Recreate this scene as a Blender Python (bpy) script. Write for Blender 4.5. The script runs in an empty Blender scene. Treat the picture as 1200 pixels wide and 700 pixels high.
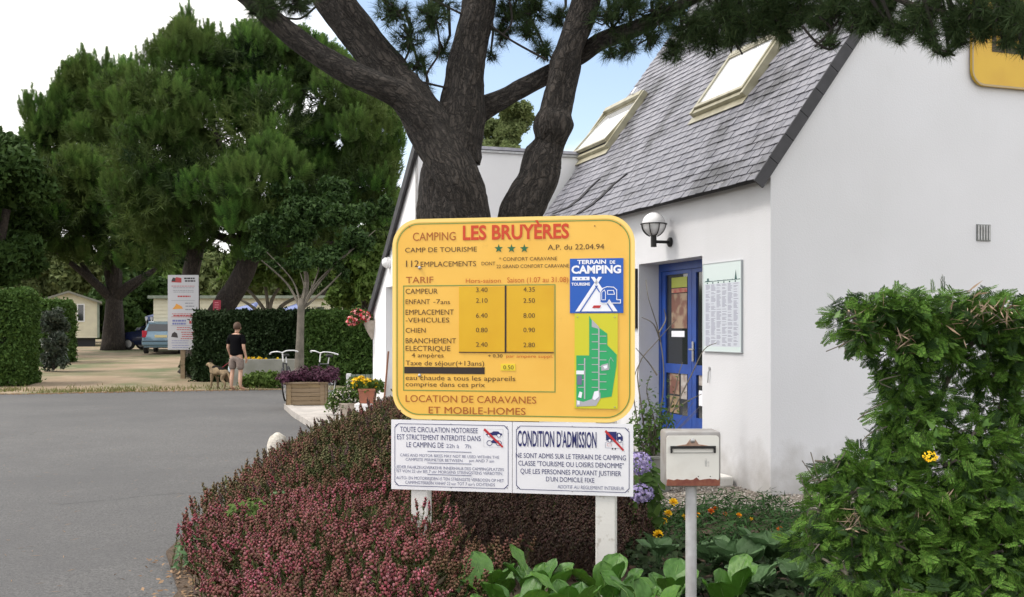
import bpy, bmesh, math, random
import numpy as np
from mathutils import Vector, Matrix, noise
random.seed(7); rng = np.random.default_rng(7)
C = bpy.context.scene.collection
R = math.radians
S = bpy.context.scene

# ------------------------------------------------------------ camera
CAMZ, F = 1.64, 1200.0
cam = bpy.data.objects.new('camera', bpy.data.cameras.new('camera')); C.objects.link(cam)
cam.location = (0, 0, CAMZ); cam.rotation_euler = (R(90), 0, 0)
cam.data.sensor_width = 36; cam.data.lens = 36; cam.data.shift_y = 35/1200
cam.data.clip_start = .1; cam.data.clip_end = 2000
S.camera = cam
# ------------------------------------------------------------ world and sun
SUN_EL, SUN_AZ = R(54), R(-98)          # azimuth measured from +Y towards +X
w = bpy.data.worlds.new('World'); S.world = w; w.use_nodes = True
nt = w.node_tree; nt.nodes.clear(); L = nt.links.new
out = nt.nodes.new('ShaderNodeOutputWorld'); bg = nt.nodes.new('ShaderNodeBackground')
sky = nt.nodes.new('ShaderNodeTexSky'); sky.sky_type = 'NISHITA'; sky.sun_disc = False
sky.sun_elevation = SUN_EL; sky.sun_rotation = SUN_AZ; sky.air_density = 1.0; sky.dust_density = 2.0
tc = nt.nodes.new('ShaderNodeTexCoord'); mp = nt.nodes.new('ShaderNodeMapping'); mp.inputs['Scale'].default_value = (1, 1, 2.2)
mp.inputs['Location'].default_value = (3.1, 1.7, .4)
nz = nt.nodes.new('ShaderNodeTexNoise'); nz.inputs['Scale'].default_value = 1.7; nz.inputs['Detail'].default_value = 7; nz.inputs['Roughness'].default_value = .55
rp = nt.nodes.new('ShaderNodeValToRGB'); rp.color_ramp.elements[0].position = .40; rp.color_ramp.elements[1].position = .56
mx = nt.nodes.new('ShaderNodeMixRGB'); mx.inputs[2].default_value = (9.3, 9.1, 8.8, 1)
bs = nt.nodes.new('ShaderNodeMixRGB'); bs.blend_type = 'MULTIPLY'; bs.inputs[0].default_value = 1; bs.inputs[2].default_value = (1.36, 1.27, 1.20, 1)
L(tc.outputs['Generated'], mp.inputs[0]); L(mp.outputs[0], nz.inputs['Vector']); L(mp.outputs[0], nz.inputs['Vector'])
nm_ = nt.nodes.new('ShaderNodeVectorMath'); nm_.operation = 'DISTANCE'; nm_.inputs[1].default_value = Vector((.07, 1, .24)).normalized(); L(tc.outputs['Generated'], nm_.inputs[0])
mk_ = nt.nodes.new('ShaderNodeMapRange'); mk_.interpolation_type = 'SMOOTHSTEP'; mk_.inputs[1].default_value = .10; mk_.inputs[2].default_value = .42; mk_.inputs[3].default_value = .16; mk_.inputs[4].default_value = -.06; L(nm_.outputs['Value'], mk_.inputs[0])
sbn = nt.nodes.new('ShaderNodeMath'); sbn.operation = 'SUBTRACT'; L(nz.outputs['Fac'], sbn.inputs[0]); L(mk_.outputs[0], sbn.inputs[1])
L(sky.outputs[0], bs.inputs[1]); L(bs.outputs[0], mx.inputs[1]); L(sbn.outputs[0], rp.inputs[0]); L(rp.outputs[0], mx.inputs[0]); L(mx.outputs[0], bg.inputs[0])
bg.inputs[1].default_value = .12; L(bg.outputs[0], out.inputs[0])
sl = bpy.data.lights.new('sun', 'SUN'); sl.energy = 1.5; sl.angle = R(11); sl.color = (1, .95, .87)
so = bpy.data.objects.new('sun', sl); C.objects.link(so)
sd = Vector((math.sin(SUN_AZ)*math.cos(SUN_EL), math.cos(SUN_AZ)*math.cos(SUN_EL), math.sin(SUN_EL)))
so.rotation_euler = sd.to_track_quat('Z', 'Y').to_euler(); so.location = (-20, 5, 40)
S.view_settings.view_transform = 'Standard'; S.view_settings.look = 'None'; S.view_settings.exposure = 0.84; S.view_settings.gamma = 1

# ------------------------------------------------------------ helpers
class Fr:                                # a flat frame: u along, w out of the face, z up
    def __init__(s, O, ex, ew, ez=(0, 0, 1)):
        s.O, s.ex, s.ew, s.ez = Vector(O), Vector(ex).normalized(), Vector(ew).normalized(), Vector(ez).normalized()
    def pt(s, u, w, z): return s.O+s.ex*u+s.ew*w+s.ez*z
    def uv(s, px, py):
        d = Vector(((px-600)/F, 1, (385-py)/F)); c = Vector((0, 0, CAMZ))
        k = (s.O-c).dot(s.ew)/d.dot(s.ew); p = c+d*k-s.O
        return p.dot(s.ex), p.dot(s.ez)
def at(px, py, Y): return Vector(((px-600)/F*Y, Y, CAMZ+(385-py)/F*Y))
WORLD = Fr((0, 0, 0), (1, 0, 0), (0, 1, 0))
def g(y, x=0):                           # ground height
    t = [(-50, 0), (27, 0), (34, .2), (43, .44), (50, .58), (60, .6), (400, .6)]
    for (a, za), (b, zb) in zip(t, t[1:]):
        if y <= b: return za+(zb-za)*max(0, (y-a))/(b-a)
    return .6
def link(o, parent=None):
    C.objects.link(o)
    if parent: o.parent = parent
    return o
def thing(name, label, cat, loc=(0, 0, 0), rz=0, group=None):
    o = bpy.data.objects.new(name, None); C.objects.link(o); o.location = loc; o.rotation_euler = (0, 0, rz)
    o.empty_display_size = .1
    o['label'] = label; o['category'] = cat
    if group: o['group'] = group
    o['_m'] = 1
    return o
def tag(o, label, cat, group=None, kind=None):
    if label: o['label'] = label
    if cat: o['category'] = cat
    if group: o['group'] = group
    if kind: o['kind'] = kind
    return o
def mat_world(o):
    m = Matrix.Translation(o.location) @ o.rotation_euler.to_matrix().to_4x4()
    return mat_world(o.parent) @ m if o.parent else m
class MB:
    def __init__(s, fr=None): s.v, s.f, s.m, s.fr, s.mi = [], [], [], fr, 0
    def add(s, vs, fs, raw=False):
        n = len(s.v)
        for p in vs: s.v.append(tuple(s.fr.pt(*p)) if (s.fr and not raw) else tuple(p))
        for f in fs: s.f.append(tuple(i+n for i in f)); s.m.append(s.mi)
        return s
    def box(s, a, b, ch=0):
        (x0, y0, z0), (x1, y1, z1) = a, b
        x0, x1 = min(x0, x1), max(x0, x1); y0, y1 = min(y0, y1), max(y0, y1); z0, z1 = min(z0, z1), max(z0, z1)
        if ch <= 0:
            return s.add([(x0, y0, z0), (x1, y0, z0), (x1, y1, z0), (x0, y1, z0), (x0, y0, z1), (x1, y0, z1), (x1, y1, z1), (x0, y1, z1)],
                         [(0, 3, 2, 1), (4, 5, 6, 7), (0, 1, 5, 4), (1, 2, 6, 5), (2, 3, 7, 6), (3, 0, 4, 7)])
        bm = bmesh.new(); bmesh.ops.create_cube(bm, size=1)
        for v in bm.verts: v.co = Vector(((x0+x1)/2+v.co.x*(x1-x0), (y0+y1)/2+v.co.y*(y1-y0), (z0+z1)/2+v.co.z*(z1-z0)))
        bmesh.ops.bevel(bm, geom=bm.edges[:], offset=ch, segments=2, affect='EDGES', profile=.5)
        vs = [v.co[:] for v in bm.verts]; fs = [[v.index for v in f.verts] for f in bm.faces]; bm.free()
        return s.add(vs, fs)
    def tube(s, pts, rad, n=8, cap=True, raw=False, disp=None):
        pts = [Vector(p) for p in pts]
        if not hasattr(rad, '__len__'): rad = [rad]*len(pts)
        prev = None; vs = []; fs = []
        for i, p in enumerate(pts):
            d = (pts[min(i+1, len(pts)-1)]-pts[max(i-1, 0)])
            d = d.normalized() if d.length > 1e-9 else Vector((0, 0, 1))
            if prev is None: a = d.orthogonal().normalized()
            else: a = (prev-d*prev.dot(d)).normalized()
            prev = a; b = d.cross(a)
            for k in range(n):
                t = 2*math.pi*k/n; r = rad[i]
                if disp: r *= disp(i, k, t)
                vs.append(p+(a*math.cos(t)+b*math.sin(t))*r)
        for i in range(len(pts)-1):
            for k in range(n):
                fs.append((i*n+k, i*n+(k+1) % n, (i+1)*n+(k+1) % n, (i+1)*n+k))
        if cap: fs.append(tuple(range(n))[::-1]); fs.append(tuple((len(pts)-1)*n+k for k in range(n)))
        return s.add(vs, fs, raw)
    def loft(s, rings, cap=True):        # rings: lists of points of equal count
        n = len(rings[0]); vs = [p for r in rings for p in r]; fs = []
        for i in range(len(rings)-1):
            for k in range(n): fs.append((i*n+k, i*n+(k+1) % n, (i+1)*n+(k+1) % n, (i+1)*n+k))
        if cap: fs.append(tuple(range(n))[::-1]); fs.append(tuple((len(rings)-1)*n+k for k in range(n)))
        return s.add(vs, fs)
    def lathe(s, c, prof, n=20, axis='z'):
        cx, cy, cz = c; rings = []
        for r, h in prof:
            ring = []
            for k in range(n):
                t = 2*math.pi*k/n; a, b = r*math.cos(t), r*math.sin(t)
                ring.append((cx+a, cy+b, cz+h) if axis == 'z' else ((cx+a, cy+h, cz+b) if axis == 'y' else (cx+h, cy+a, cz+b)))
            rings.append(ring)
        return s.loft(rings)
    def prism(s, poly, w0, w1, ax='w'):  # polygon in (u,z) extruded along w
        n = len(poly)
        vs = [(u, w0, z) for u, z in poly]+[(u, w1, z) for u, z in poly]
        fs = [tuple(range(n)), tuple(range(n, 2*n))[::-1]]+[(i, i+n, (i+1) % n+n, (i+1) % n) for i in range(n)]
        return s.add(vs, fs)
    def slab(s, poly, z0, z1):           # polygon in (x,y) extruded along z
        n = len(poly)
        vs = [(x, y, z0) for x, y in poly]+[(x, y, z1) for x, y in poly]
        fs = [tuple(range(n))[::-1], tuple(range(n, 2*n))]+[(i, (i+1) % n, (i+1) % n+n, i+n) for i in range(n)]
        return s.add(vs, fs)
def finish(me, mats, smooth, fixn=True):
    for m in (mats if isinstance(mats, (list, tuple)) else [mats]): me.materials.append(m)
    if fixn:
        bm = bmesh.new(); bm.from_mesh(me); bmesh.ops.recalc_face_normals(bm, faces=bm.faces[:]); bm.to_mesh(me); bm.free()
    if smooth is True: me.polygons.foreach_set('use_smooth', [True]*len(me.polygons))
    elif smooth: me.shade_smooth() if False else me.set_sharp_from_angle(angle=R(smooth)); 
    if smooth and smooth is not True: me.polygons.foreach_set('use_smooth', [True]*len(me.polygons))
def mk(name, mb, mats, parent=None, smooth=False, local=False, kind=None, label=None, fixn=True):
    me = bpy.data.meshes.new(name); vs = mb.v
    if parent and not local:
        inv = mat_world(parent).inverted(); vs = [inv @ Vector(v) for v in vs]
    me.from_pydata([tuple(v) for v in vs], [], mb.f); me.update()
    if any(mb.m): me.polygons.foreach_set('material_index', mb.m)
    finish(me, mats, smooth, fixn)
    o = link(bpy.data.objects.new(name, me), parent)
    if kind: o['kind'] = kind
    if label: o['label'] = label
    return o
def mk_np(name, V, Fc, mats, parent=None, mi=None, kind=None, smooth=False, label=None):
    """V (n,3), Fc (m,3|4) numpy"""
    V = np.asarray(V, float)
    if parent:
        M = np.array(mat_world(parent).inverted()); V = V @ M[:3, :3].T+M[:3, 3]
    k = Fc.shape[1]; me = bpy.data.meshes.new(name)
    me.vertices.add(len(V)); me.vertices.foreach_set('co', V.astype(np.float32).ravel())
    me.loops.add(Fc.size); me.loops.foreach_set('vertex_index', Fc.astype(np.int32).ravel())
    me.polygons.add(len(Fc)); me.polygons.foreach_set('loop_start', np.arange(0, Fc.size, k, dtype=np.int32))
    if mi is not None: me.polygons.foreach_set('material_index', np.asarray(mi, np.int32))
    if smooth: me.polygons.foreach_set('use_smooth', np.ones(len(Fc), bool))
    me.update(calc_edges=True)
    for m in (mats if isinstance(mats, (list, tuple)) else [mats]): me.materials.append(m)
    o = link(bpy.data.objects.new(name, me), parent)
    if kind: o['kind'] = kind
    if label: o['label'] = label
    return o
def frames(ax, roll=None):
    ax = ax/np.linalg.norm(ax, axis=1, keepdims=True); n = len(ax)
    h = rng.normal(size=(n, 3)); x = np.cross(h, ax); x /= np.linalg.norm(x, axis=1, keepdims=True)
    y = np.cross(ax, x)
    return np.stack([x, y, ax], axis=2)              # columns
def scatter(tv, tf, pos, ax, scale, M=None):
    """copies of a template merged in one array; +z of the template goes along ax"""
    M = frames(ax) if M is None else M
    sc = np.asarray(scale, float)
    if sc.ndim == 1: sc = sc[:, None]
    V = np.einsum('nij,kj->nki', M, tv)*sc[:, None, :]+pos[:, None, :] if sc.shape[1] == 1 else np.einsum('nij,nkj->nki', M, tv[None]*sc[:, None, :])+pos[:, None, :]
    n, k = len(pos), len(tv)
    Fc = (tf[None]+(np.arange(n)*k)[:, None, None]).reshape(-1, tf.shape[1])
    return V.reshape(-1, 3), Fc
def dup(root, loc, rz, label=None):
    r = root.copy(); C.objects.link(r); r.location = loc; r.rotation_euler = (0, 0, rz)
    if label: r['label'] = label
    for ch in list(root.children):
        c = ch.copy(); C.objects.link(c); c.parent = r
        for q in ch.children:
            d = q.copy(); C.objects.link(d); d.parent = c
    return r
# ------------------------------------------------------------ materials
def mat(name, col, rough=.7, col2=None, scale=5, detail=4, bump=0, bscale=None, metal=0, island=None, spec=.5, lo=.35, hi=.65,
        stretch=None, trans=0, emit=None, coat=0, obj=None, bdist=.02, dirt=None):
    m = bpy.data.materials.new(name); m.use_nodes = True; t = m.node_tree; N = t.nodes; K = t.links.new
    b = N['Principled BSDF']; b.inputs['Roughness'].default_value = rough; b.inputs['Metallic'].default_value = metal
    b.inputs['Specular IOR Level'].default_value = spec; b.inputs['Coat Weight'].default_value = coat
    c4 = lambda c: (c[0], c[1], c[2], 1)
    b.inputs['Base Color'].default_value = c4(col); cur = None
    tcn = N.new('ShaderNodeTexCoord'); mpn = N.new('ShaderNodeMapping'); K(tcn.outputs['Object'], mpn.inputs[0])
    if stretch: mpn.inputs['Scale'].default_value = stretch
    if island:
        ge = N.new('ShaderNodeNewGeometry'); r = N.new('ShaderNodeValToRGB'); K(ge.outputs['Random Per Island'], r.inputs[0])
        e = r.color_ramp.elements; e[0].color = c4(island[0]); e[1].color = c4(island[-1])
        for i, c in enumerate(island[1:-1]): q = e.new((i+1)/(len(island)-1)); q.color = c4(c)
        cur = r.outputs[0]
    elif obj:
        ge = N.new('ShaderNodeObjectInfo'); r = N.new('ShaderNodeValToRGB'); K(ge.outputs['Random'], r.inputs[0])
        e = r.color_ramp.elements; e[0].color = c4(obj[0]); e[1].color = c4(obj[-1])
        for i, c in enumerate(obj[1:-1]): q = e.new((i+1)/(len(obj)-1)); q.color = c4(c)
        cur = r.outputs[0]
    if col2:
        n_ = N.new('ShaderNodeTexNoise'); n_.inputs['Scale'].default_value = scale; n_.inputs['Detail'].default_value = detail
        K(mpn.outputs[0], n_.inputs['Vector'])
        r = N.new('ShaderNodeValToRGB'); r.color_ramp.elements[0].position = lo; r.color_ramp.elements[1].position = hi; K(n_.outputs['Fac'], r.inputs[0])
        x = N.new('ShaderNodeMixRGB'); K(r.outputs[0], x.inputs[0])
        if cur: K(cur, x.inputs[1])
        else: x.inputs[1].default_value = c4(col)
        x.inputs[2].default_value = c4(col2); cur = x.outputs[0]
    if dirt:                             # (colour, scale, lo, hi, amount)
        n_ = N.new('ShaderNodeTexNoise'); n_.inputs['Scale'].default_value = dirt[1]; n_.inputs['Detail'].default_value = 8; n_.inputs['Roughness'].default_value = .65
        K(tcn.outputs['Object'], n_.inputs['Vector'])
        r = N.new('ShaderNodeMapRange'); r.inputs[1].default_value = dirt[2]; r.inputs[2].default_value = dirt[3]; r.inputs[4].default_value = dirt[4]; K(n_.outputs['Fac'], r.inputs[0])
        x = N.new('ShaderNodeMixRGB'); K(r.outputs[0], x.inputs[0])
        if cur: K(cur, x.inputs[1])
        else: x.inputs[1].default_value = c4(col)
        x.inputs[2].default_value = c4(dirt[0]); cur = x.outputs[0]
    if cur: K(cur, b.inputs['Base Color'])
    if bump:
        n_ = N.new('ShaderNodeTexNoise'); n_.inputs['Scale'].default_value = bscale or scale*3; n_.inputs['Detail'].default_value = 6
        K(mpn.outputs[0], n_.inputs['Vector']); bp = N.new('ShaderNodeBump'); bp.inputs['Strength'].default_value = bump; bp.inputs['Distance'].default_value = bdist
        K(n_.outputs['Fac'], bp.inputs['Height']); K(bp.outputs[0], b.inputs['Normal'])
    if trans:
        tr = N.new('ShaderNodeBsdfTranslucent'); ms = N.new('ShaderNodeMixShader'); ms.inputs[0].default_value = trans
        if cur: K(cur, tr.inputs[0])
        else: tr.inputs[0].default_value = c4(col)
        K(b.outputs[0], ms.inputs[1]); K(tr.outputs[0], ms.inputs[2]); K(ms.outputs[0], N['Material Output'].inputs[0])
    if emit: b.inputs['Emission Color'].default_value = c4(col); b.inputs['Emission Strength'].default_value = emit
    return m
def srgb(r, g_, b): return tuple(((c/255)/12.92 if c/255 <= .04045 else ((c/255+.055)/1.055)**2.4) for c in (r, g_, b))
M = {}
M['asphalt'] = mat('asphalt', (.045, .045, .046), .92, (.16, .158, .155), 70, 4, .9, 150, dirt=((.075, .075, .077), .33, .40, .62, .7), bdist=.008, lo=.3, hi=.7)
M['drygrass'] = mat('drygrass', (.25, .185, .12), .95, (.10, .12, .05), .35, 8, .6, 30, dirt=((.33, .26, .18), .8, .5, .68, .8), bdist=.03, lo=.42, hi=.62)
M['soil'] = mat('soil', (.055, .038, .025), .95, (.11, .075, .048), 9, 8, 1, 40, bdist=.03)
M['gravelbase'] = mat('gravelbase', (.16, .135, .11), .95, (.28, .25, .22), 60, 6, 1, 90, bdist=.01)
M['pebble'] = mat('pebble', (.3, .3, .3), .85, island=[(.13, .11, .095), (.26, .225, .19), (.40, .37, .33), (.2, .165, .14), (.5, .48, .45)])
def splash(m):                            # dirt splashed on the foot of a wall, faint vertical rain streaks
    t = m.node_tree; N = t.nodes; K = t.links.new; P = N['Principled BSDF']; src = P.inputs['Base Color'].links[0].from_socket
    ge = N.new('ShaderNodeNewGeometry'); sx = N.new('ShaderNodeSeparateXYZ'); K(ge.outputs['Position'], sx.inputs[0])
    n_ = N.new('ShaderNodeTexNoise'); n_.inputs['Scale'].default_value = 5; n_.inputs['Detail'].default_value = 7; K(ge.outputs['Position'], n_.inputs['Vector'])
    ad = N.new('ShaderNodeMath'); ad.operation = 'MULTIPLY_ADD'; ad.inputs[1].default_value = -.75; K(n_.outputs['Fac'], ad.inputs[0]); K(sx.outputs['Z'], ad.inputs[2])
    r = N.new('ShaderNodeMapRange'); r.inputs[1].default_value = -.30; r.inputs[2].default_value = .16; r.inputs[3].default_value = .6; r.inputs[4].default_value = 0; K(ad.outputs[0], r.inputs[0])
    x = N.new('ShaderNodeMixRGB'); K(r.outputs[0], x.inputs[0]); K(src, x.inputs[1]); x.inputs[2].default_value = (.27, .25, .22, 1)
    mp_ = N.new('ShaderNodeMapping'); mp_.inputs['Scale'].default_value = (3.2, 3.2, .22); K(ge.outputs['Position'], mp_.inputs[0])
    n2_ = N.new('ShaderNodeTexNoise'); n2_.inputs['Scale'].default_value = 1.6; n2_.inputs['Detail'].default_value = 6; K(mp_.outputs[0], n2_.inputs['Vector'])
    r2 = N.new('ShaderNodeMapRange'); r2.inputs[1].default_value = .5; r2.inputs[2].default_value = .8; r2.inputs[4].default_value = .05; K(n2_.outputs['Fac'], r2.inputs[0])
    y = N.new('ShaderNodeMixRGB'); K(r2.outputs[0], y.inputs[0]); K(x.outputs[0], y.inputs[1]); y.inputs[2].default_value = (.42, .42, .41, 1); K(y.outputs[0], P.inputs['Base Color'])
M['render2'] = mat('render2', (.80, .80, .81), .93, (.76, .76, .77), 1.0, 6, .35, 70, bdist=.006)
M['concrete'] = mat('concrete', (.42, .39, .36), .9, (.33, .31, .29), 2.5, 8, .3, 60, bdist=.006, dirt=((.27, .25, .22), 1.3, .5, .7, .5))
M['render'] = mat('render', (.68, .69, .72), .93, (.65, .66, .685), 1.0, 6, .35, 70, bdist=.006, dirt=((.56, .56, .55), .5, .58, .78, .35))
splash(M['render'])
M['white'] = mat('white', (.78, .78, .79), .5, (.7, .69, .66), 8, 5, lo=.55, hi=.8)
M['whiteboard'] = mat('whiteboard', (.76, .76, .80), .35, (.70, .70, .74), 6, 5, lo=.5, hi=.8)
M['oldwhite'] = mat('oldwhite', (.66, .65, .62), .7, (.4, .37, .32), 22, 8, .4, 50, lo=.58, hi=.72, bdist=.003)
M['yellow'] = mat('yellow', srgb(234, 186, 82), .38, srgb(228, 177, 72), 4, 6, lo=.3, hi=.7, dirt=(srgb(205, 160, 70), 9, .62, .78, .5))
M['rim'] = mat('rim', srgb(240, 208, 120), .4)
M['mustard'] = mat('mustard', srgb(216, 172, 28), .3, srgb(208, 160, 20), 3, 4)
M['gablesign'] = mat('gablesign', srgb(205, 165, 30), .35, srgb(190, 145, 20), 1.5, 5)
M['brownink'] = mat('brownink', srgb(78, 50, 22), .5); M['dark'] = mat('dark', srgb(40, 28, 22), .5)
M['redink'] = mat('redink', srgb(196, 62, 22), .45); M['redbrown'] = mat('redbrown', srgb(160, 84, 28), .5)
M['orangeink'] = mat('orangeink', srgb(190, 95, 30), .5)
M['greenink'] = mat('greenink', srgb(38, 100, 62), .5); M['greenline'] = mat('greenline', srgb(110, 140, 66), .5)
M['blue'] = mat('blue', srgb(24, 86, 178), .3); M['navy'] = mat('navy', srgb(34, 38, 98), .4)
M['greyink'] = mat('greyink', srgb(105, 108, 138), .5); M['signred'] = mat('signred', srgb(180, 40, 45), .4)
M['maplime'] = mat('maplime', srgb(200, 196, 40), .4); M['mapgreen'] = mat('mapgreen', srgb(40, 160, 98), .4)
M['mapgrey'] = mat('mapgrey', srgb(170, 170, 178), .4); M['signwhite'] = mat('signwhite', srgb(232, 234, 242), .35)
M['greyboard'] = mat('greyboard', srgb(120, 124, 122), .5)
M['bark'] = None
M['doorblue'] = mat('doorblue', srgb(28, 70, 150), .4, srgb(24, 60, 135), 6, 4)
M['glassdark'] = mat('glassdark', (.02, .023, .025), .06, spec=.8)
M['skyglass'] = mat('skyglass', (.62, .64, .68), .04, spec=1.0, coat=1)  # pale base colour stands for reflected sky in the roof panes
M['metaldark'] = mat('metaldark', (.015, .015, .016), .45, metal=.3)
M['steel'] = mat('steel', (.42, .43, .44), .42, (.30, .29, .28), 12, 6, metal=.6)
M['galv'] = mat('galv', (.50, .51, .52), .5, (.38, .38, .38), 14, 6, metal=.35)
M['velux'] = mat('velux', (.38, .36, .26), .4, (.27, .25, .17), 6, 5, metal=.25)
M['globe'] = mat('globe', (.78, .78, .79), .12, spec=.6)
M['slate'] = mat('slate', (.15, .15, .175), .5, (.22, .22, .25), 7, 6, .25, 40, obj=[(.09, .092, .115), (.17, .172, .20), (.125, .127, .155), (.21, .212, .245)], dirt=((.03, .03, .033), 1.1, .50, .64, .9), bdist=.004)
M['slatei'] = mat('slatei', (.15, .15, .175), .5, (.22, .22, .25), 7, 6, .25, 40, island=[(.09, .092, .115), (.17, .172, .20), (.125, .127, .155), (.21, .212, .245)], dirt=((.03, .03, .033), 1.1, .50, .64, .9), bdist=.004)
M['slatedark'] = mat('slatedark', (.022, .023, .028), .6, (.04, .04, .048), 6, 5)
M['underlay'] = mat('underlay', (.03, .03, .033), .9)
M['rust'] = mat('rust', (.16, .045, .03), .8, (.24, .09, .05), 25, 6)
M['boxwhite'] = mat('boxwhite', (.66, .655, .61), .45, (.56, .54, .49), 7, 7, lo=.5, hi=.8, dirt=((.33, .24, .17), 16, .66, .8, .6))
M['terracotta'] = mat('terracotta', (.36, .13, .075), .85, (.28, .11, .07), 12, 5)
M['claywhite2'] = mat('claywhite2', (.55, .52, .46), .9, (.36, .33, .28), 14, 7, .6, 40, lo=.45, hi=.7)
M['claywhite'] = mat('claywhite', (.46, .40, .34), .85, (.36, .31, .26), 12, 5)
M['wood'] = mat('wood', (.30, .21, .115), .8, (.21, .15, .085), 3, 8, .4, 12, stretch=(1, 1, 9), obj=[(.33, .24, .13), (.26, .185, .11), (.29, .22, .15)], bdist=.004)
M['greywood'] = mat('greywood', (.25, .29, .23), .85, (.19, .22, .18), 4, 6)
M['potgrey'] = mat('potgrey', (.25, .255, .24), .85, (.17, .175, .16), 5, 7)
M['skin'] = mat('skin', (.50, .30, .21), .55); M['hair'] = mat('hair', (.09, .045, .025), .7, (.05, .026, .014), 60)
M['shirt'] = mat('shirt', (.005, .005, .006), .95, spec=.05); M['shorts'] = mat('shorts', (.24, .19, .16), .9, (.19, .15, .13), 30)
M['fur'] = mat('fur', (.26, .19, .11), .9, (.10, .07, .04), 4); M['furblack'] = mat('furblack', (.012, .010, .009), .95, spec=.1)
M['sandal'] = mat('sandal', (.30, .2, .12), .7); M['bag'] = mat('bag', (.6, .68, .72), .6)
M['carlight'] = mat('carlight', (.16, .25, .32), .25, metal=.3, coat=.6); M['cardark'] = mat('cardark', (.012, .02, .07), .2, metal=.2, coat=.8)
M['tyre'] = mat('tyre', (.02, .02, .02), .85); M['rimm'] = mat('rimm', (.5, .5, .5), .35, metal=.8)
M['plate'] = mat('plate', (.6, .5, .25), .5); M['redlamp'] = mat('redlamp', (.4, .01, .03), .2)
M['siding'] = mat('siding', (.64, .60, .45), .6, (.58, .54, .41), 3, 4); M['sidingroof'] = mat('sidingroof', (.2, .2, .17), .7)
M['awning'] = mat('awning', (.12, .16, .34), .7, (.16, .2, .38), 4); M['awningw'] = mat('awningw', (.7, .72, .78), .8)
def leafm(name, cols, trans=.25, rough=.72, c2=None, sc=.6): return mat(name, cols[0], rough, island=cols, trans=trans, col2=c2, scale=sc, spec=.2)
M['pinefar'] = leafm('pinefar', [(.03, .08, .016), (.06, .14, .022), (.04, .105, .02), (.11, .19, .035), (.045, .065, .02)], .3, c2=(.11, .14, .03), sc=.9)
def to_tint(m):                           # colour by the per-shoot attribute instead of per needle
    t = m.node_tree; at_ = t.nodes.new('ShaderNodeAttribute'); at_.attribute_name = 'tint'
    for l in list(t.links):
        if l.from_socket.name == 'Random Per Island': to = l.to_socket; t.links.remove(l); t.links.new(at_.outputs['Fac'], to)
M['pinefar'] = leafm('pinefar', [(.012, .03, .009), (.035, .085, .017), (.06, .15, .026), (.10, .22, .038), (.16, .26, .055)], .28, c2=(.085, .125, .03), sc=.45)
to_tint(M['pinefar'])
M['pinenear'] = leafm('pinenear', [(.03, .055, .02), (.05, .085, .028), (.04, .075, .03), (.07, .095, .03)], .2)
M['pinebrown'] = leafm('pinebrown', [(.12, .08, .035), (.07, .05, .03)], .1)
M['hedge'] = leafm('hedge', [(.04, .08, .018), (.065, .125, .025), (.05, .10, .02), (.09, .155, .03)], .25)
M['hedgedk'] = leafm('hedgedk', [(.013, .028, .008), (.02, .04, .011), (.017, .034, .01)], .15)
M['hedgelight'] = leafm('hedgelight', [(.06, .11, .02), (.09, .15, .03), (.075, .13, .025)], .3)
M['greybush'] = leafm('greybush', [(.05, .075, .05), (.08, .10, .075), (.045, .06, .04), (.10, .11, .09)], .1, .35)
M['decid'] = leafm('decid', [(.07, .12, .025), (.10, .17, .035), (.13, .2, .05), (.09, .14, .03)], .35)
M['decidpale'] = leafm('decidpale', [(.10, .14, .05), (.15, .19, .07), (.2, .24, .10), (.12, .16, .06)], .35)
M['deciddk'] = leafm('deciddk', [(.025, .055, .014), (.045, .085, .018), (.035, .07, .017)], .25)
M['hleaf'] = leafm('hleaf', [(.04, .07, .02), (.075, .11, .03), (.06, .07, .028), (.12, .15, .04)], .2)
M['hstem'] = leafm('hstem', [(.09, .06, .035), (.14, .09, .05), (.06, .04, .025)], 0)
M['hpink'] = leafm('hpink', [(.33, .055, .09), (.52, .12, .19), (.22, .055, .06), (.56, .22, .29), (.13, .055, .04)], .2, c2=(.17, .10, .06), sc=1.9)
M['hbrown'] = leafm('hbrown', [(.21, .07, .065), (.25, .12, .085), (.15, .075, .055), (.38, .10, .13), (.16, .16, .07)], .1, c2=(.12, .13, .055), sc=1.8)
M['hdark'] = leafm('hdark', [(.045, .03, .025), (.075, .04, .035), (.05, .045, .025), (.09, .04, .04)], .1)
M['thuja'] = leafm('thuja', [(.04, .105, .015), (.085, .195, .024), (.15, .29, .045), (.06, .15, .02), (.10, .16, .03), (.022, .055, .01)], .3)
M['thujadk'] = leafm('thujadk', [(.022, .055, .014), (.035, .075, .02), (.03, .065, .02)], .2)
M['ivy'] = leafm('ivy', [(.04, .10, .02), (.09, .19, .035), (.055, .13, .025), (.13, .24, .05)], .25, .4)
M['deadtwig'] = leafm('deadtwig', [(.28, .2, .13), (.36, .28, .2), (.2, .13, .08)], 0)
M['berg'] = mat('berg', (.075, .20, .02), .42, (.055, .15, .018), 9, 5, .35, 60, trans=.15, obj=[(.022, .085, .010), (.05, .145, .013), (.085, .20, .02), (.03, .10, .011)], bdist=.004)
M['bergrib'] = mat('bergrib', (.13, .24, .06), .5)
M['broadgrey'] = leafm('broadgrey', [(.06, .13, .05), (.09, .17, .07), (.05, .10, .035)], .2, .5)
M['marileaf'] = leafm('marileaf', [(.02, .06, .014), (.03, .08, .02), (.045, .10, .025)], .2)
M['marigold'] = leafm('marigold', [(.75, .33, .01), (.85, .42, .02), (.7, .25, .008)], .1)
M['marired'] = leafm('marired', [(.5, .08, .01), (.65, .2, .02), (.4, .04, .01)], .1)
M['lilac'] = leafm('lilac', [(.32, .28, .55), (.45, .38, .62), (.26, .22, .48), (.52, .46, .66)], .15)
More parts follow.
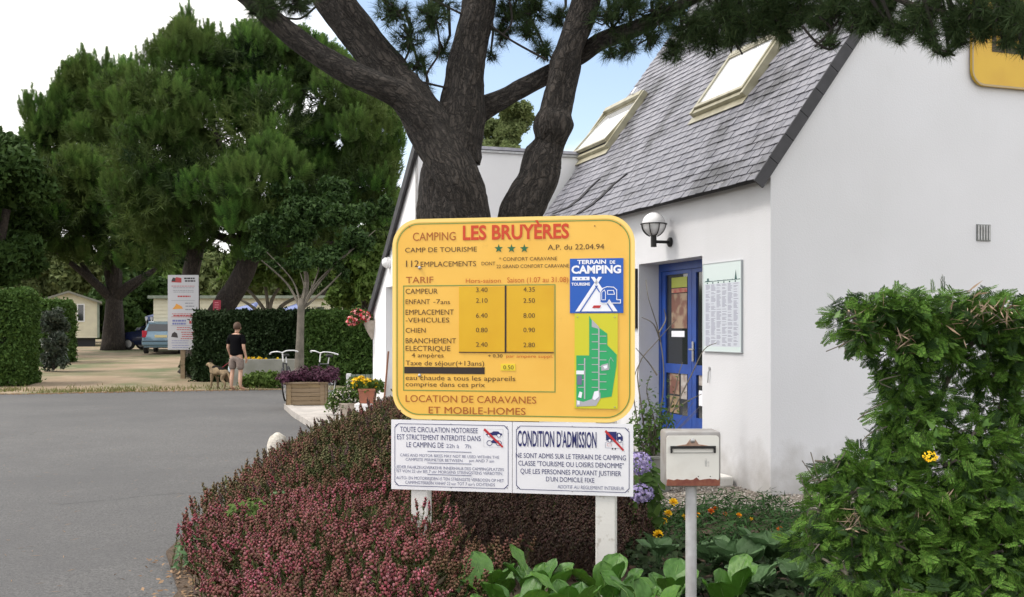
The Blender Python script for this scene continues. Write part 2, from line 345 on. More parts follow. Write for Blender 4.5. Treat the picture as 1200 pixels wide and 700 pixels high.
M['purple'] = leafm('purple', [(.05, .016, .035), (.08, .024, .05), (.035, .016, .024), (.12, .04, .075)], .15)
M['geranium'] = leafm('geranium', [(.6, .03, .05), (.75, .08, .10), (.8, .45, .45), (.5, .02, .03)], .1)
M['daisy'] = leafm('daisy', [(.6, .58, .52), (.45, .38, .36), (.3, .3, .15)], .1)
M['yflower'] = leafm('yflower', [(.8, .5, .01), (.85, .6, .03), (.7, .4, .01)], .1)
M['yflower2'] = leafm('yflower2', [(.4, .33, .05), (.5, .4, .03)], .1)
M['litter'] = leafm('litter', [(.22, .13, .07), (.3, .2, .12), (.14, .08, .045)], .1)
def bark(name, a, b, sc=1, near=False):
    m = mat(name, a, .95); t = m.node_tree; N = t.nodes; K = t.links.new; P = N['Principled BSDF']
    tcn = N.new('ShaderNodeTexCoord'); at_ = N.new('ShaderNodeAttribute'); at_.attribute_name = 'barkco'; src = at_.outputs['Vector'] if near else tcn.outputs['Object']
    n0 = N.new('ShaderNodeTexNoise'); n0.inputs['Scale'].default_value = 7*sc; n0.inputs['Detail'].default_value = 4; K(src, n0.inputs['Vector'])
    ad = N.new('ShaderNodeMixRGB'); ad.blend_type = 'ADD'; ad.inputs[0].default_value = .07/sc; K(src, ad.inputs[1]); K(n0.outputs['Color'], ad.inputs[2])
    mpn = N.new('ShaderNodeMapping'); mpn.inputs['Scale'].default_value = (24*sc, 24*sc, 5.5*sc); K(ad.outputs[0], mpn.inputs[0])
    v1 = N.new('ShaderNodeTexNoise'); v1.inputs['Scale'].default_value = 1.0; v1.inputs['Detail'].default_value = 5; v1.inputs['Roughness'].default_value = .6; K(mpn.outputs[0], v1.inputs['Vector'])
    sb = N.new('ShaderNodeMath'); sb.operation = 'SUBTRACT'; sb.inputs[1].default_value = .5; K(v1.outputs['Fac'], sb.inputs[0])
    ab = N.new('ShaderNodeMath'); ab.operation = 'ABSOLUTE'; K(sb.outputs[0], ab.inputs[0])
    r = N.new('ShaderNodeMapRange'); r.inputs[2].default_value = .085; K(ab.outputs[0], r.inputs[0])
    n1 = N.new('ShaderNodeTexNoise'); n1.inputs['Scale'].default_value = 45*sc; n1.inputs['Detail'].default_value = 8; n1.inputs['Roughness'].default_value = .7; K(src, n1.inputs['Vector'])
    m2 = N.new('ShaderNodeMapping'); m2.inputs['Scale'].default_value = (17*sc, 17*sc, 9*sc); K(ad.outputs[0], m2.inputs[0])
    vo = N.new('ShaderNodeTexVoronoi'); vo.feature = 'DISTANCE_TO_EDGE'; vo.inputs['Scale'].default_value = 1; vo.inputs['Randomness'].default_value = 1; K(m2.outputs[0], vo.inputs['Vector'])
    vr = N.new('ShaderNodeMapRange'); vr.inputs[2].default_value = .10; vr.inputs[3].default_value = .25; K(vo.outputs['Distance'], vr.inputs[0])
    mm_ = N.new('ShaderNodeMath'); mm_.operation = 'MULTIPLY'; K(r.outputs[0], mm_.inputs[0]); K(vr.outputs[0], mm_.inputs[1])
    mu = N.new('ShaderNodeMath'); mu.operation = 'MULTIPLY_ADD'; K(mm_.outputs[0], mu.inputs[0]); mu.inputs[1].default_value = .65; K(n1.outputs['Fac'], mu.inputs[2])
    mr = N.new('ShaderNodeMapRange'); mr.inputs[1].default_value = .35; mr.inputs[2].default_value = 1.35; K(mu.outputs[0], mr.inputs[0])
    x = N.new('ShaderNodeMixRGB'); x.inputs[1].default_value = (*a, 1); x.inputs[2].default_value = (*b, 1); K(mr.outputs[0], x.inputs[0]); K(x.outputs[0], P.inputs['Base Color'])
    bp = N.new('ShaderNodeBump'); bp.inputs['Strength'].default_value = 1; bp.inputs['Distance'].default_value = .035; K(mu.outputs[0], bp.inputs['Height']); K(bp.outputs[0], P.inputs['Normal'])
    return m
M['bark'] = bark('bark', (.006, .005, .0045), (.10, .085, .073), near=True); M['barkfar'] = bark('barkfar', (.018, .014, .012), (.07, .055, .045), .5)
M['barkpale'] = mat('barkpale', (.17, .15, .12), .9, (.1, .09, .07), 6)
# ============================================================ GROUND
def sheet(name, xs, ys, dz, m, mask=None):
    mb = MB(); idx = {}
    vs = []; fs = []
    for j, y in enumerate(ys):
        for i, x in enumerate(xs): vs.append((x, y, g(y)+dz))
    n = len(xs)
    for j in range(len(ys)-1):
        for i in range(n-1): fs.append((j*n+i, j*n+i+1, (j+1)*n+i+1, (j+1)*n+i))
    mb.add(vs, fs); return mk(name, mb, m, kind='structure')
ysg = [-60, -10, 0, 10, 20, 27, 30, 34, 38, 43, 50, 60, 90, 150, 300, 900]
sheet('ground', [-900, -200, -60, -20, 0, 20, 60, 200, 900], ysg, 0, M['drygrass'])
def flat(name, poly, z0, z1, m, kind='structure', **k):
    mb = MB(); mb.slab(poly, z0, z1); return mk(name, mb, m, kind=kind, **k)
rg = random.Random(3)
edge = [(-30, 25.0), (-24, 25.2), (-18, 25.0), (-14, 25.3), (-12, 25.6), (-10.5, 26.2), (-9, 26.7), (-7.5, 27.1), (-6.2, 27.6), (-4.2, 27.6), (-2, 27.8), (8, 28)]
edge2 = []
for (x0, y0), (x1, y1) in zip(edge, edge[1:]):
    for k in range(8): t = k/8; edge2.append((x0+(x1-x0)*t, y0+(y1-y0)*t+rg.uniform(-.07, .07)))
flat('road', [(-30, -20), (12, -20), (12, 28)]+edge2[::-1], -.05, .006, M['asphalt'])
# planting bed soil (outline follows the heather edge), gravel, paved apron with kerb
bed = [(-1.75, 3.0), (-1.95, 5.2), (-2.05, 6.3), (-2.5, 7.4), (-2.62, 8.6), (-2.72, 10.2), (-2.86, 12.0), (-2.8, 13.2), (-2.0, 14.4), (-1.0, 14.9), (.9, 14.3),
       (1.2, 11.6), (1.12, 9.6), (2.2, 9.15), (6, 9.1), (6, 2.2), (0, 2.0)]
flat('soil', bed, -.02, .03, M['soil'])
flat('gravel', [(1.15, 9.3), (2.3, 8.95), (7.5, 9.0), (7.5, 12.5), (2.5, 9.9), (.3, 15.6), (-.4, 15.4), (.9, 11.6)], -.02, .045, M['gravelbase'])
n = 7000
px = rng.uniform(1.0, 4.6, n); py = rng.uniform(8.9, 13.0, n)
ok = (px*.949-py*(-.316)*0 < 99)
inner = np.array([(p-2.46)*.949+(q-9.74)*.316 for p, q in zip(px, py)])
fr_ = np.array([(p-2.46)*.316*-1+(q-9.74)*.949 for p, q in zip(px, py)])
ok = ((inner < 0) | (fr_ < 0)) & ((py > 9.0+.1*np.sin(px*9)) | (px < 1.6)) & (px > 1.1)
px, py = px[ok], py[ok]
ov = np.array([(1, 0, 0), (-1, 0, 0), (0, 1, 0), (0, -1, 0), (0, 0, 1), (0, 0, -1)], float)
of = np.array([(0, 2, 4), (2, 1, 4), (1, 3, 4), (3, 0, 4), (2, 0, 5), (1, 2, 5), (3, 1, 5), (0, 3, 5)])
sc = rng.uniform(.008, .02, (len(px), 1))*np.array([1, 1, .7])*rng.uniform(.7, 1.2, (len(px), 3))
V, Fc = scatter(ov, of, np.stack([px, py, np.full(len(px), .052)], 1), rng.normal(size=(len(px), 3)), sc)
tag(mk_np('gravel_stones', V, Fc, M['pebble'], kind='stuff'), 'loose grey and brown gravel along the foot of the white walls', 'gravel')
# apron: kerb stones are parts, slab joints recessed
ap = thing('paved_apron', 'pale concrete apron with a kerb under the wooden planter beside the white annex', 'paving', (-3.4, 18, 0))
kl = [(-4.62, 20.75), (-4.05, 18.9), (-3.42, 17.1), (-2.95, 15.6), (-2.55, 14.2)]
def lerp2(a, b, t): return (a[0]+(b[0]-a[0])*t, a[1]+(b[1]-a[1])*t)
kp = []
for a, b in zip(kl, kl[1:]):
    L_ = math.dist(a, b); k = max(1, round(L_/1.0))
    for i in range(k):
        p, q = lerp2(a, b, i/k+.004), lerp2(a, b, (i+1)/k-.004); d = Vector((q[0]-p[0], q[1]-p[1])).normalized(); nrm = Vector((-d.y, d.x))*-1
        if nrm.x > 0: nrm = -nrm
        mb = MB(); mb.slab([p, q, (q[0]-nrm.x*.14, q[1]-nrm.y*.14), (p[0]-nrm.x*.14, p[1]-nrm.y*.14)], -.05, .115+rg.uniform(-.003, .003)); mk('kerb_stone', mb, M['concrete'], ap)
ins = [(x+.15, y+.02) for x, y in kl]
mb = MB(); mb.slab(ins+[(-1.3, 14.6), (-1.45, 15.35), (-2.7, 19.2), (-2.9, 20.9), (-3.2, 21.3), (-4.3, 21.2)], -.05, .1); mk('slab', mb, M['concrete'], ap)
# dry leaf litter at the front left corner of the bed
n = 260; lx = rng.normal(-2.05, .16, n); ly = rng.uniform(5.4, 7.2, n)
lv = np.array([(-.5, 0, 0), (0, -.25, .05), (.5, 0, 0), (0, .25, .05)]); lf = np.array([(0, 1, 2, 3)])
a3 = np.stack([rng.normal(0, .3, n), rng.normal(0, .3, n), np.ones(n)], 1)
V, Fc = scatter(lv, lf, np.stack([lx-(ly-6.3)*.25, ly, np.full(n, .036)], 1), a3, rng.uniform(.02, .05, n))
tag(mk_np('leaf_litter', V, Fc, M['litter'], kind='stuff'), 'dry brown leaf litter on the tarmac by the corner of the heather bed', 'leaf litter')

# ============================================================ MAIN HOUSE
u2 = Vector((-.316, .949, 0)).normalized(); n2 = Vector((.949, .316, 0)).normalized()
H0 = Vector((2.46, 9.74, 0))
HF = Fr(H0, u2, -n2)                     # front wall frame: u = t, w outward (-s)
GF = Fr(H0, n2, -u2)                     # gable wall frame: u = s
TAN, ZE, TL, SR = 1.37, 3.27, 6.45, 3.35
house = thing('house', 'white rendered house with steep grey slate roof and blue door at right', 'house', H0)
D = .267
mb = MB(HF)
Y0 = -.3
mb.box((D, -D, Y0), (1.32, 0, 3.26)); mb.box((2.89, -D, Y0), (TL-.0, 0, 3.26)); mb.box((1.32, -D, 2.42), (2.89, 0, 3.26))
mk('front_wall', mb, M['render'], house)
mb = MB(GF); zr = lambda s: ZE-.02+TAN*s-.02
mb.prism([(0, Y0), (2*SR, Y0), (2*SR, zr(0)), (SR, zr(SR)), (0, zr(0))], -D, 0); gw = mk('gable_wall', mb, M['render'], house)
mb = MB(GF); mb.box((D, -TL, Y0), (2*SR, -TL+.2, 3.0)); mb.prism([(D, 2.9), (2*SR, 2.9), (SR, zr(SR)-.1)], -TL+.0, -TL+.2)
mb.box((2*SR-.2, -TL+.2, Y0), (2*SR, -D, 3.2)); mk('rear_wall', mb, M['render'], house)
# step / threshold
mb = MB(HF); mb.box((1.25, -D, -.05), (2.95, .25, .11)); mk('doorstep', mb, M['concrete'], house)
mb = MB(HF); mb.box((1.32, -1.6, -.05), (2.89, -D-.1, .09)); mk('inner_floor', mb, M['greyboard'], house)
# roof: frame along the slope; u = t, z = up the slope, w = out of the slope
sl = math.sqrt(1+TAN*TAN)
up = (n2+Vector((0, 0, TAN))).normalized(); rn = (-n2*TAN+Vector((0, 0, 1))).normalized()
RF = Fr(H0+Vector((0, 0, ZE)), u2, rn, up)
LE, LR = -.168*sl, SR*sl
roof = link(bpy.data.objects.new('roof', None), house); roof.empty_display_size = .1
mb = MB(RF); mb.box((-.02, -.05, LE+.03), (TL, -.012, LR)); mk('roof_boards', mb, M['underlay'], roof)
upb = (-n2+Vector((0, 0, TAN))).normalized(); rnb = (n2*TAN+Vector((0, 0, 1))).normalized()
RB = Fr(H0+n2*2*SR+Vector((0, 0, ZE)), u2, rnb, upb)
mb = MB(RB); mb.box((-.02, -.05, LE), (TL, .0, LR)); mk('rear_roof_slope', mb, M['slatei'], roof)
mb = MB(RF)
mb.box((-.03, -.02, LR-.1), (TL+.03, .03, LR+.02)); mk('ridge_tile', mb, M['slatedark'], roof)
# skylight rectangles from the photograph
def rect(pts):
    q = [RF.uv(*p) for p in pts]; us = sorted(a for a, b in q); vs = sorted(b for a, b in q)
    return (us[0]+us[1])/2, (us[2]+us[3])/2, (vs[0]+vs[1])/2, (vs[2]+vs[3])/2
SK1 = rect([(670, 189), (710, 182), (763, 108), (721, 131)])
SK2 = rect([(814, 138), (870, 120), (929, 43), (869, 62)])
print('SK', SK1, SK2)
slots = [([(652, 251), (668, 244), (682, 233), (693, 221), (704, 211)], .11), ([(680, 251), (694, 242), (708, 230), (721, 217), (736, 205)], .09)]
# slates
EXP, SW = .112, .165
rows = int((LR-LE)/EXP); sls = []
for r in range(rows):
    v0 = LE+r*EXP; off = (r % 2)*SW/2
    nc = int(TL/SW)+2
    for c in range(nc):
        a = -.01+c*SW-off; b = a+SW-.011
        a, b = max(a, -.02), min(b, TL)
        if b-a < .04: continue
        vm = v0+EXP/2; um = (a+b)/2; skip = False
        for (x0, x1, y0, y1) in (SK1, SK2):
            if x0-.02 < um < x1+.02 and y0 < vm < y1-.02: skip = True
        if skip: continue
        sls.append((a, b, v0+rg.uniform(-.006, .006)))
def slate_pts(a, b, v0):
    j = rg.uniform(-.004, .004); t = .006; h = .235; lift = .018+rg.uniform(0, .006); w0 = lift; w1 = .0
    c = rg.uniform(0, .03)
    o = [(a, v0+j), (b-c*.5, v0-j), (b, v0+.02), (b, v0+h), (a, v0+h)]
    vs = []
    for ww in (0, -t):
        for (uu, vv) in o: vs.append((uu, w0+(w1-w0)*(vv-v0)/h+ww+.0, vv))
    return vs, [(0, 1, 2, 3, 4), (9, 8, 7, 6, 5)]+[(i, i+5, (i+1) % 5+5, (i+1) % 5) for i in range(5)]
def prj(p): return 600+F*p.x/p.y, 385-F*(p.z-CAMZ)/p.y
cand = []
for s_ in sls:
    p = RF.pt((s_[0]+s_[1])/2, 0, s_[2]+.05); x, y = prj(p)
    vis = 0 < y and 640 < x and not (x > 960 and y < 30)
    cand.append(((p-Vector((0, 0, CAMZ))).length if vis else 1e3, s_))
cand.sort(key=lambda q: q[0])
for d_, s_ in cand[:299]:
    mb = MB(RF); mb.add(*slate_pts(*s_)); mk('slate', mb, M['slate'], roof, fixn=False)
mb = MB(RF)
for d_, s_ in cand[299:]: mb.add(*slate_pts(*s_))
mk('slates', mb, M['slatei'], roof, kind='stuff', fixn=False)
# dark strips laid on the slates for shaded gaps near the left eave end
for pts, w_ in slots:
    q = [RF.uv(*p) for p in pts]; mb = MB(RF); rings = []
    for i, (a, b) in enumerate(q):
        k = w_*(1-.75*i/(len(q)-1)); rings.append([(a-k, .015, b), (a-k, .030, b), (a+k, .030, b), (a+k, .015, b)])
    mb.loft(rings); mk('gap_shade_strip', mb, M['underlay'], roof)
# verge slates (dark strip along the gable)
nv = 21
for i in range(nv):
    v0 = LE-.03+i*(LR-LE+.03)/nv; v1 = LE-.03+(i+1)*(LR-LE+.03)/nv+.03
    mb = MB(RF); mb.box((-.055, -.085, v0), (-.035-(i % 2)*.004, .030+(i % 2)*.003, v1-.036)); mk('verge_slate', mb, M['slatedark'], roof)
mb = MB(RF); mb.box((-.035, -.08, LE+.01), (-.021, .024, LR)); mk('verge_board', mb, M['underlay'], roof)
mb = MB(HF); 
for k in range(8): mb.box((k*.8, .0, 3.10), (k*.8+.79, .13, 3.115))
mk('soffit', mb, M['oldwhite'], house)
# skylights
def skylight(rc, opened):
    x0, x1, y0, y1 = rc; sk = link(bpy.data.objects.new('roof_window', None), house)
    mb = MB(RF); t = .055; hh = .10
    mb.box((x0, .0, y0), (x0+t, hh, y1)); mb.box((x1-t, .0, y0), (x1, hh, y1)); mb.box((x0+t, .0, y0), (x1-t, hh*.85, y0+t)); mb.box((x0+t, .0, y1-.09), (x1-t, hh+.02, y1))
    mk('window_frame', mb, M['velux'], sk)
    mb = MB(RF); mb.box((x0-.02, .026, y0-.11), (x1+.02, .034, y0-.002)); mk('flashing', mb, M['velux'], sk)
    mb = MB(RF); cx, cy = (x0+x1)/2, (y0+y1)/2; a = R(6 if opened else 0)
    rot = Fr(RF.pt(0, .085 if not opened else .075, cy), RF.ex, RF.ew*math.cos(a)+RF.ez*math.sin(a), RF.ez*math.cos(a)-RF.ew*math.sin(a))
    hy = (y1-y0)/2-.07; s0, s1 = x0+t+.004, x1-t-.004; q = .05
    mb = MB(rot)
    mb.box((s0, -.02, -hy), (s0+q, .03, hy)); mb.box((s1-q, -.02, -hy), (s1, .03, hy)); mb.box((s0+q, -.02, -hy), (s1-q, .03, -hy+q)); mb.box((s0+q, -.02, hy-q), (s1-q, .03, hy))
    mk('sash', mb, M['velux'], sk)
    mb = MB(rot); mb.box((s0+q, .0, -hy+q), (s1-q, .012, hy-q)); mk('pane', mb, M['skyglass'], sk)
    mb = MB(RF); mb.box((x0+t, -.012 if not opened else -.011, y0+t), (x1-t, .004, y1-.09)); mk('blind', mb, M['awningw'], sk)
    if opened: mb = MB(RF); mb.box((x0+.3, hh+.02, y1-.02), (x0+.36, hh+.05, y1+.1)); mk('latch', mb, M['signwhite'], sk)
skylight(SK1, True); skylight(SK2, False)
# vent grille on the gable
vu, vz = GF.uv(1144, 263); vu1, vz1 = GF.uv(1160, 283)
vent = link(bpy.data.objects.new('vent', None), house)
mb = MB(GF); mb.box((vu, 0, vz1), (vu1, .012, vz)); mk('vent_plate', mb, M['greyboard'], vent)
for k in range(5):
    mb = MB(GF); x = vu+(vu1-vu)*(k+.2)/5; mb.box((x, .012, vz1+.01), (x+.014, .022, vz-.01)); mk('slat', mb, M['galv'], vent)
# ---- door (in the recess plane)
DF = Fr(HF.pt(0, -D+.0, 0), u2, -n2)
dz = lambda py, px=797: DF.uv(px, py)[1]
du = lambda px, py=400: DF.uv(px, py)[0]
door = link(bpy.data.objects.new('double_door', None), house)
uL, uR = 2.89, 1.32
mb = MB(DF); fw = .07
mb.box((uL-fw, -.08, .1), (uL, 0, 2.42)); mb.box((uR, -.08, .1), (uR+fw, 0, 2.42)); mb.box((uR+fw, -.08, 2.33), (uL-fw, 0, 2.42)); mk('door_frame', mb, M['doorblue'], door)
um = du(810)
print('door', uL, uR, um)
zr0, zr1 = dz(438), dz(427); zt = dz(321); zb = dz(487)
def leaf(a, b):                          # a > b along t
    lf = link(bpy.data.objects.new('door_leaf', None), door)
    st = .095; mb = MB(DF)
    mb.box((b, -.05, .12), (b+st, -.008, 2.325)); mb.box((a-st, -.05, .12), (a, -.008, 2.325))
    for z0, z1 in ((.12, zb), (zr0, zr1), (zt, 2.325)): mb.box((b+st, -.049, z0), (a-st, -.009, z1))
    o1 = mk('leaf_frame', mb, M['doorblue'], door)
    mb = MB(DF); mb.box((b+st, -.035, zb), (a-st, -.028, zr0)); mb.box((b+st, -.035, zr1), (a-st, -.028, zt)); mk('glass_pane', mb, M['glassdark'], door)
    bpy.data.objects.remove(lf)
leaf(uL-fw-.003, um+.004); leaf(um-.004, uR+fw+.003)
def sticker(x0, x1, y0, y1, m, nm='poster'):
    mb = MB(DF); a, b = du(x0, y0), du(x1, y0); z0, z1 = DF.uv((x0+x1)/2, y1)[1], DF.uv((x0+x1)/2, y0)[1]
    mb.box((a, -.026, z0), (b, -.022, z1)); return mk(nm, mb, m, door)
pb = mat('posterbrown', (.16, .07, .05), .5, (.30, .22, .15), 7, 6, lo=.45, hi=.6); pg = mat('posterlime', (.38, .42, .06), .5); pw = mat('posterpale', (.42, .40, .38), .5, (.25, .2, .18), 14, 5)
pr = mat('posterred', (.4, .06, .05), .5, (.5, .3, .2), 9)
sticker(785, 803, 325, 337, pg); sticker(785, 803, 338, 343, pr); sticker(785, 803, 344, 385, pb); sticker(785, 800, 388, 395, M['signwhite'])
sticker(783, 794, 438, 462, pb); sticker(796, 803, 438, 468, pw); sticker(783, 794, 464, 484, mat('posterolive', (.14, .12, .06), .6, (.3, .2, .12), 12))
sticker(817, 821.5, 440, 452, pw); sticker(817, 821.5, 458, 476, M['signwhite'])
mb = MB(DF); a = um-.05; z = dz(412); mb.box((a-.02, 0, z-.11), (a+.02, .012, z+.12), .004); mb.tube([(a, .012, z+.03), (a, .05, z+.03), (a-.11, .05, z+.03)], .011, 8); mk('handle', mb, M['steel'], door)
# black framed panel on the wall, mostly behind the yellow sign
bn = thing('wall_panel', 'narrow black framed panel on the house wall half hidden behind the yellow sign', 'panel', HF.pt(3.2, 0, 1.6))
mb = MB(HF); z0, z1 = HF.uv(747, 385)[1], HF.uv(747, 315)[1]; ua = HF.uv(747.5, 350)[0]
mb.box((ua, .002, z0), (ua+.03, .03, z1)); mb.box((ua+.5, .002, z0), (ua+.53, .03, z1)); mb.box((ua+.03, .002, z0), (ua+.5, .03, z0+.03)); mb.box((ua+.03, .002, z1-.03), (ua+.5, .03, z1)); mk('frame', mb, M['metaldark'], bn)
mb = MB(HF); mb.box((ua+.03, .002, z0+.03), (ua+.5, .012, z1-.03)); mk('panel', mb, M['signwhite'], bn)
# ---- notice board with six printed columns
nb = thing('notice_board', 'tall white printed notice board with six columns of grey text beside the blue door', 'notice board', HF.pt(.9, 0, 1.9))
a0, a1 = HF.uv(826, 360)[0], HF.uv(870.5, 360)[0]; z0, z1 = HF.uv(848, 412)[1], HF.uv(848, 308)[1]; Wn = a0-a1; Hn = z1-z0
mb = MB(HF); mb.box((a1, .003, z0), (a0, .02, z1)); mk('board', mb, mat('noticeboard', srgb(208, 222, 222), .3), nb)
mb = MB(HF)
for q in ((a1-.005, a1), (a0, a0+.005)): mb.box((q[0], .003, z0-.008), (q[1], .024, z1+.008))
mb.box((a1, .003, z0-.008), (a0, .024, z0)); mb.box((a1, .003, z1), (a0, .024, z1+.008)); mk('trim', mb, mat('trimgrey', srgb(175, 182, 186), .4), nb)
mb = MB(HF); rr = random.Random(5)
for c in range(6):
    cx = a0-Wn*(.075+c*.148); z = z1-Hn*.24
    while z > z0+Hn*.06:
        ln = rr.uniform(.07, .125)*Wn; mb.box((cx-ln, .02, z-.006), (cx, .0212, z)); z -= rr.choice([.0115, .0115, .0115, .024])
mk('printed_text', mb, mat('palegreyink', srgb(150, 152, 172), .5), nb, kind='stuff')
mb = MB(HF); mb.box((a1+.02, .0201, z0+.05), (a0-.02, .0205, z1-Hn*.23)); mk('printed_panel', mb, mat('noticelilac', srgb(202, 208, 218), .3), nb)
mb = MB(HF)
for k in range(40):
    x = a0-Wn*(.04+k*.0235); h_ = .006+.012*abs(noise.noise(Vector((k*.7, 0, 0))))+(.03 if k in (3, 4) else 0); mb.box((x-Wn*.0235, .0202, z1-Hn*.205), (x, .0212, z1-Hn*.205+h_))
mb.add([(a1+Wn*.1, .0213, z1-Hn*.2), (a1+Wn*.16, .0213, z1-Hn*.2), (a1+Wn*.13, .0213, z1-Hn*.09)], [(0, 1, 2)])
for c in range(6): cx = a0-Wn*(.12+c*.148); mb.box((cx-.012, .0206, z1-Hn*.228), (cx+.012, .0214, z1-Hn*.212))
mk('printed_skyline', mb, mat('inkteal', srgb(30, 80, 80), .5), nb)
# ---- globe wall lamp
lu = HF.uv(786, 284)[0]; lz = HF.uv(786, 284)[1]; Lc = Fr(HF.pt(lu, 0, lz), u2, -n2)
lamp = thing('wall_lamp', 'white globe lamp in a black cage on the wall above the blue door', 'wall lamp', HF.pt(lu, 0, lz))
mb = MB(Lc); mb.lathe((0, .012, 0), [(0, -.012), (.055, -.012), (.055, .008), (.04, .02), (0, .02)], 20, 'y'); mk('wall_plate', mb, M['metaldark'], lamp, 40)
mb = MB(Lc); mb.tube([(0, .02, .0), (0, .20, .0)], .018, 12); mb.lathe((0, .215, -.06), [(0, 0), (.033, 0), (.033, .13), (0, .13)], 16); mk('arm', mb, M['metaldark'], lamp, 40)
gc = (0, .215, .20); GR = .132
mb = MB(Lc); mb.lathe(gc, [(GR*math.sin(R(180-k*9)), GR*math.cos(R(180-k*9))) for k in range(21)], 32); mk('globe', mb, M['globe'], lamp, True)
for k in range(8):
    t = 2*math.pi*k/8; mb = MB(Lc)
    mb.tube([(gc[0]+(GR+.012)*math.cos(t)*math.cos(R(-a)), gc[1]+(GR+.012)*math.sin(t)*math.cos(R(-a)), gc[2]+(GR+.012)*math.sin(R(-a))) for a in range(0, 76, 9)], .006, 6); mk('cage_rib', mb, M['metaldark'], lamp, True)
mb = MB(Lc); mb.tube([(gc[0]+(GR+.014)*math.cos(R(a)), gc[1]+(GR+.014)*math.sin(R(a)), gc[2]) for a in range(0, 361, 12)], .008, 6, cap=False); mk('cage_ring', mb, M['metaldark'], lamp, True)
# little white block at the foot of the wall
mb = MB(HF); mb.box((.62, .03, .04), (.95, .2, .15), .02); tag(mk('stone_block', mb, M['oldwhite']), 'small pale block lying in the gravel against the house wall behind the letterbox', 'block')
# brass hook / key on the wall
kx = HF.uv(832, 442); mb = MB(HF); mb.tube([(kx[0], .005, kx[1]+.09), (kx[0], .02, kx[1]+.05), (kx[0]+.01, .02, kx[1]-.06)], .006, 6); mb.lathe((kx[0], .012, kx[1]+.09), [(0, -.012), (.018, -.012), (.018, .0), (0, .0)], 10, 'y')
tag(mk('wall_hook', mb, M['steel']), 'small metal hook hanging on the white wall below the notice board', 'hook')

# ============================================================ ANNEX (left wing)
P0 = Vector((-1.41, 15.4, 0)); AF = Fr(P0, n2, -u2); AS = Fr(P0, u2, -n2)   # facing wall, side wall
annex = thing('annex', 'white annex with a sloping dark roof edge and open doorway left of the pine', 'building', P0)
mb = MB(AF); mb.box((0, -.2, Y0), (4.2, 0, 4.34)); mk('facing_wall', mb, M['render2'], annex)
mb = MB(AS); LL = 3.64; za = lambda b: 4.33-(4.34-1.95)/LL*b
b0, b1, ht = .9, 2.457, 2.35
mb.prism([(.001, Y0), (b0, Y0), (b0, za(b0)), (.001, za(0))], -.2, 0); mb.prism([(b1, Y0), (LL, Y0), (LL, za(LL)), (b1, za(b1))], -.2, 0)
mb.prism([(b0, ht), (b1, ht), (b1, za(b1)), (b0, za(b0))], -.2, 0); mk('side_wall', mb, M['render2'], annex)
mb = MB(AS); mb.box((b0-.1, -.9, Y0), (b1+.1, -.8, ht+.2)); mb.box((b1, -.8, Y0), (b1+.1, -.2, ht+.2)); mb.box((b0-.1, -.8, Y0), (b0, -.2, ht+.2)); mb.box((b0, -.8, ht), (b1, -.2, ht+.1)); mk('doorway_lining', mb, M['render2'], annex)
mb = MB(AS); ra = Fr(AS.pt(0, 0, 4.36), (u2*LL-Vector((0, 0, 4.34-1.95))), -n2, (u2*(4.34-1.95)+Vector((0, 0, LL))))
mb2 = MB(ra); rl = math.hypot(LL, 2.39); mb2.box((-.05, -4.4, .0), (rl+.12, .05, .06)); mk('roof', mb2, M['slatei'], annex)
mb2 = MB(ra); mb2.box((-.06, .052, -.09), (rl+.13, .075, .075)); mk('verge_board', mb2, M['slatedark'], annex)
mb = MB(AF); mb.box((-.05, -.24, 4.342), (4.2, .03, 4.375)); mk('coping', mb, M['galv'], annex)
mb = MB(AS); mb.box((LL-.2, -4.2, Y0), (LL-.0, -.2, 1.9)); mk('rear_wall', mb, M['render2'], annex)
# bulkhead light, tools leaning in the doorway
q = AS.uv(457, 308); bl = thing('bulkhead_light', 'small round white bulkhead light high on the side wall of the annex', 'wall light', AS.pt(q[0], 0, q[1]))
mb = MB(AS); mb.lathe((q[0], 0, q[1]), [(0, 0), (.10, 0), (.10, .04), (0, .04)], 16, 'y'); mk('base', mb, M['white'], bl)
mb = MB(AS); mb.lathe((q[0], .04, q[1]), [(.09, 0), (.085, .05), (.05, .09), (0, .10)], 16, 'y'); mk('cover', mb, M['globe'], bl, True)
q = AS.uv(457, 420)[0]
br = thing('broom', 'brown wooden broom leaning in the doorway of the annex behind the sign', 'broom', AS.pt(q, .1, .1))
mb = MB(AS); mb.tube([(q, .12, .18), (q+.03, .02, 1.25)], .016, 8); mk('broom_handle', mb, mat('broomred', (.2, .08, .04), .6), br)
mb = MB(AS); mb.box((q-.12, .09, .1), (q+.14, .15, .2), .01); mk('broom_head', mb, M['greyboard'], br)
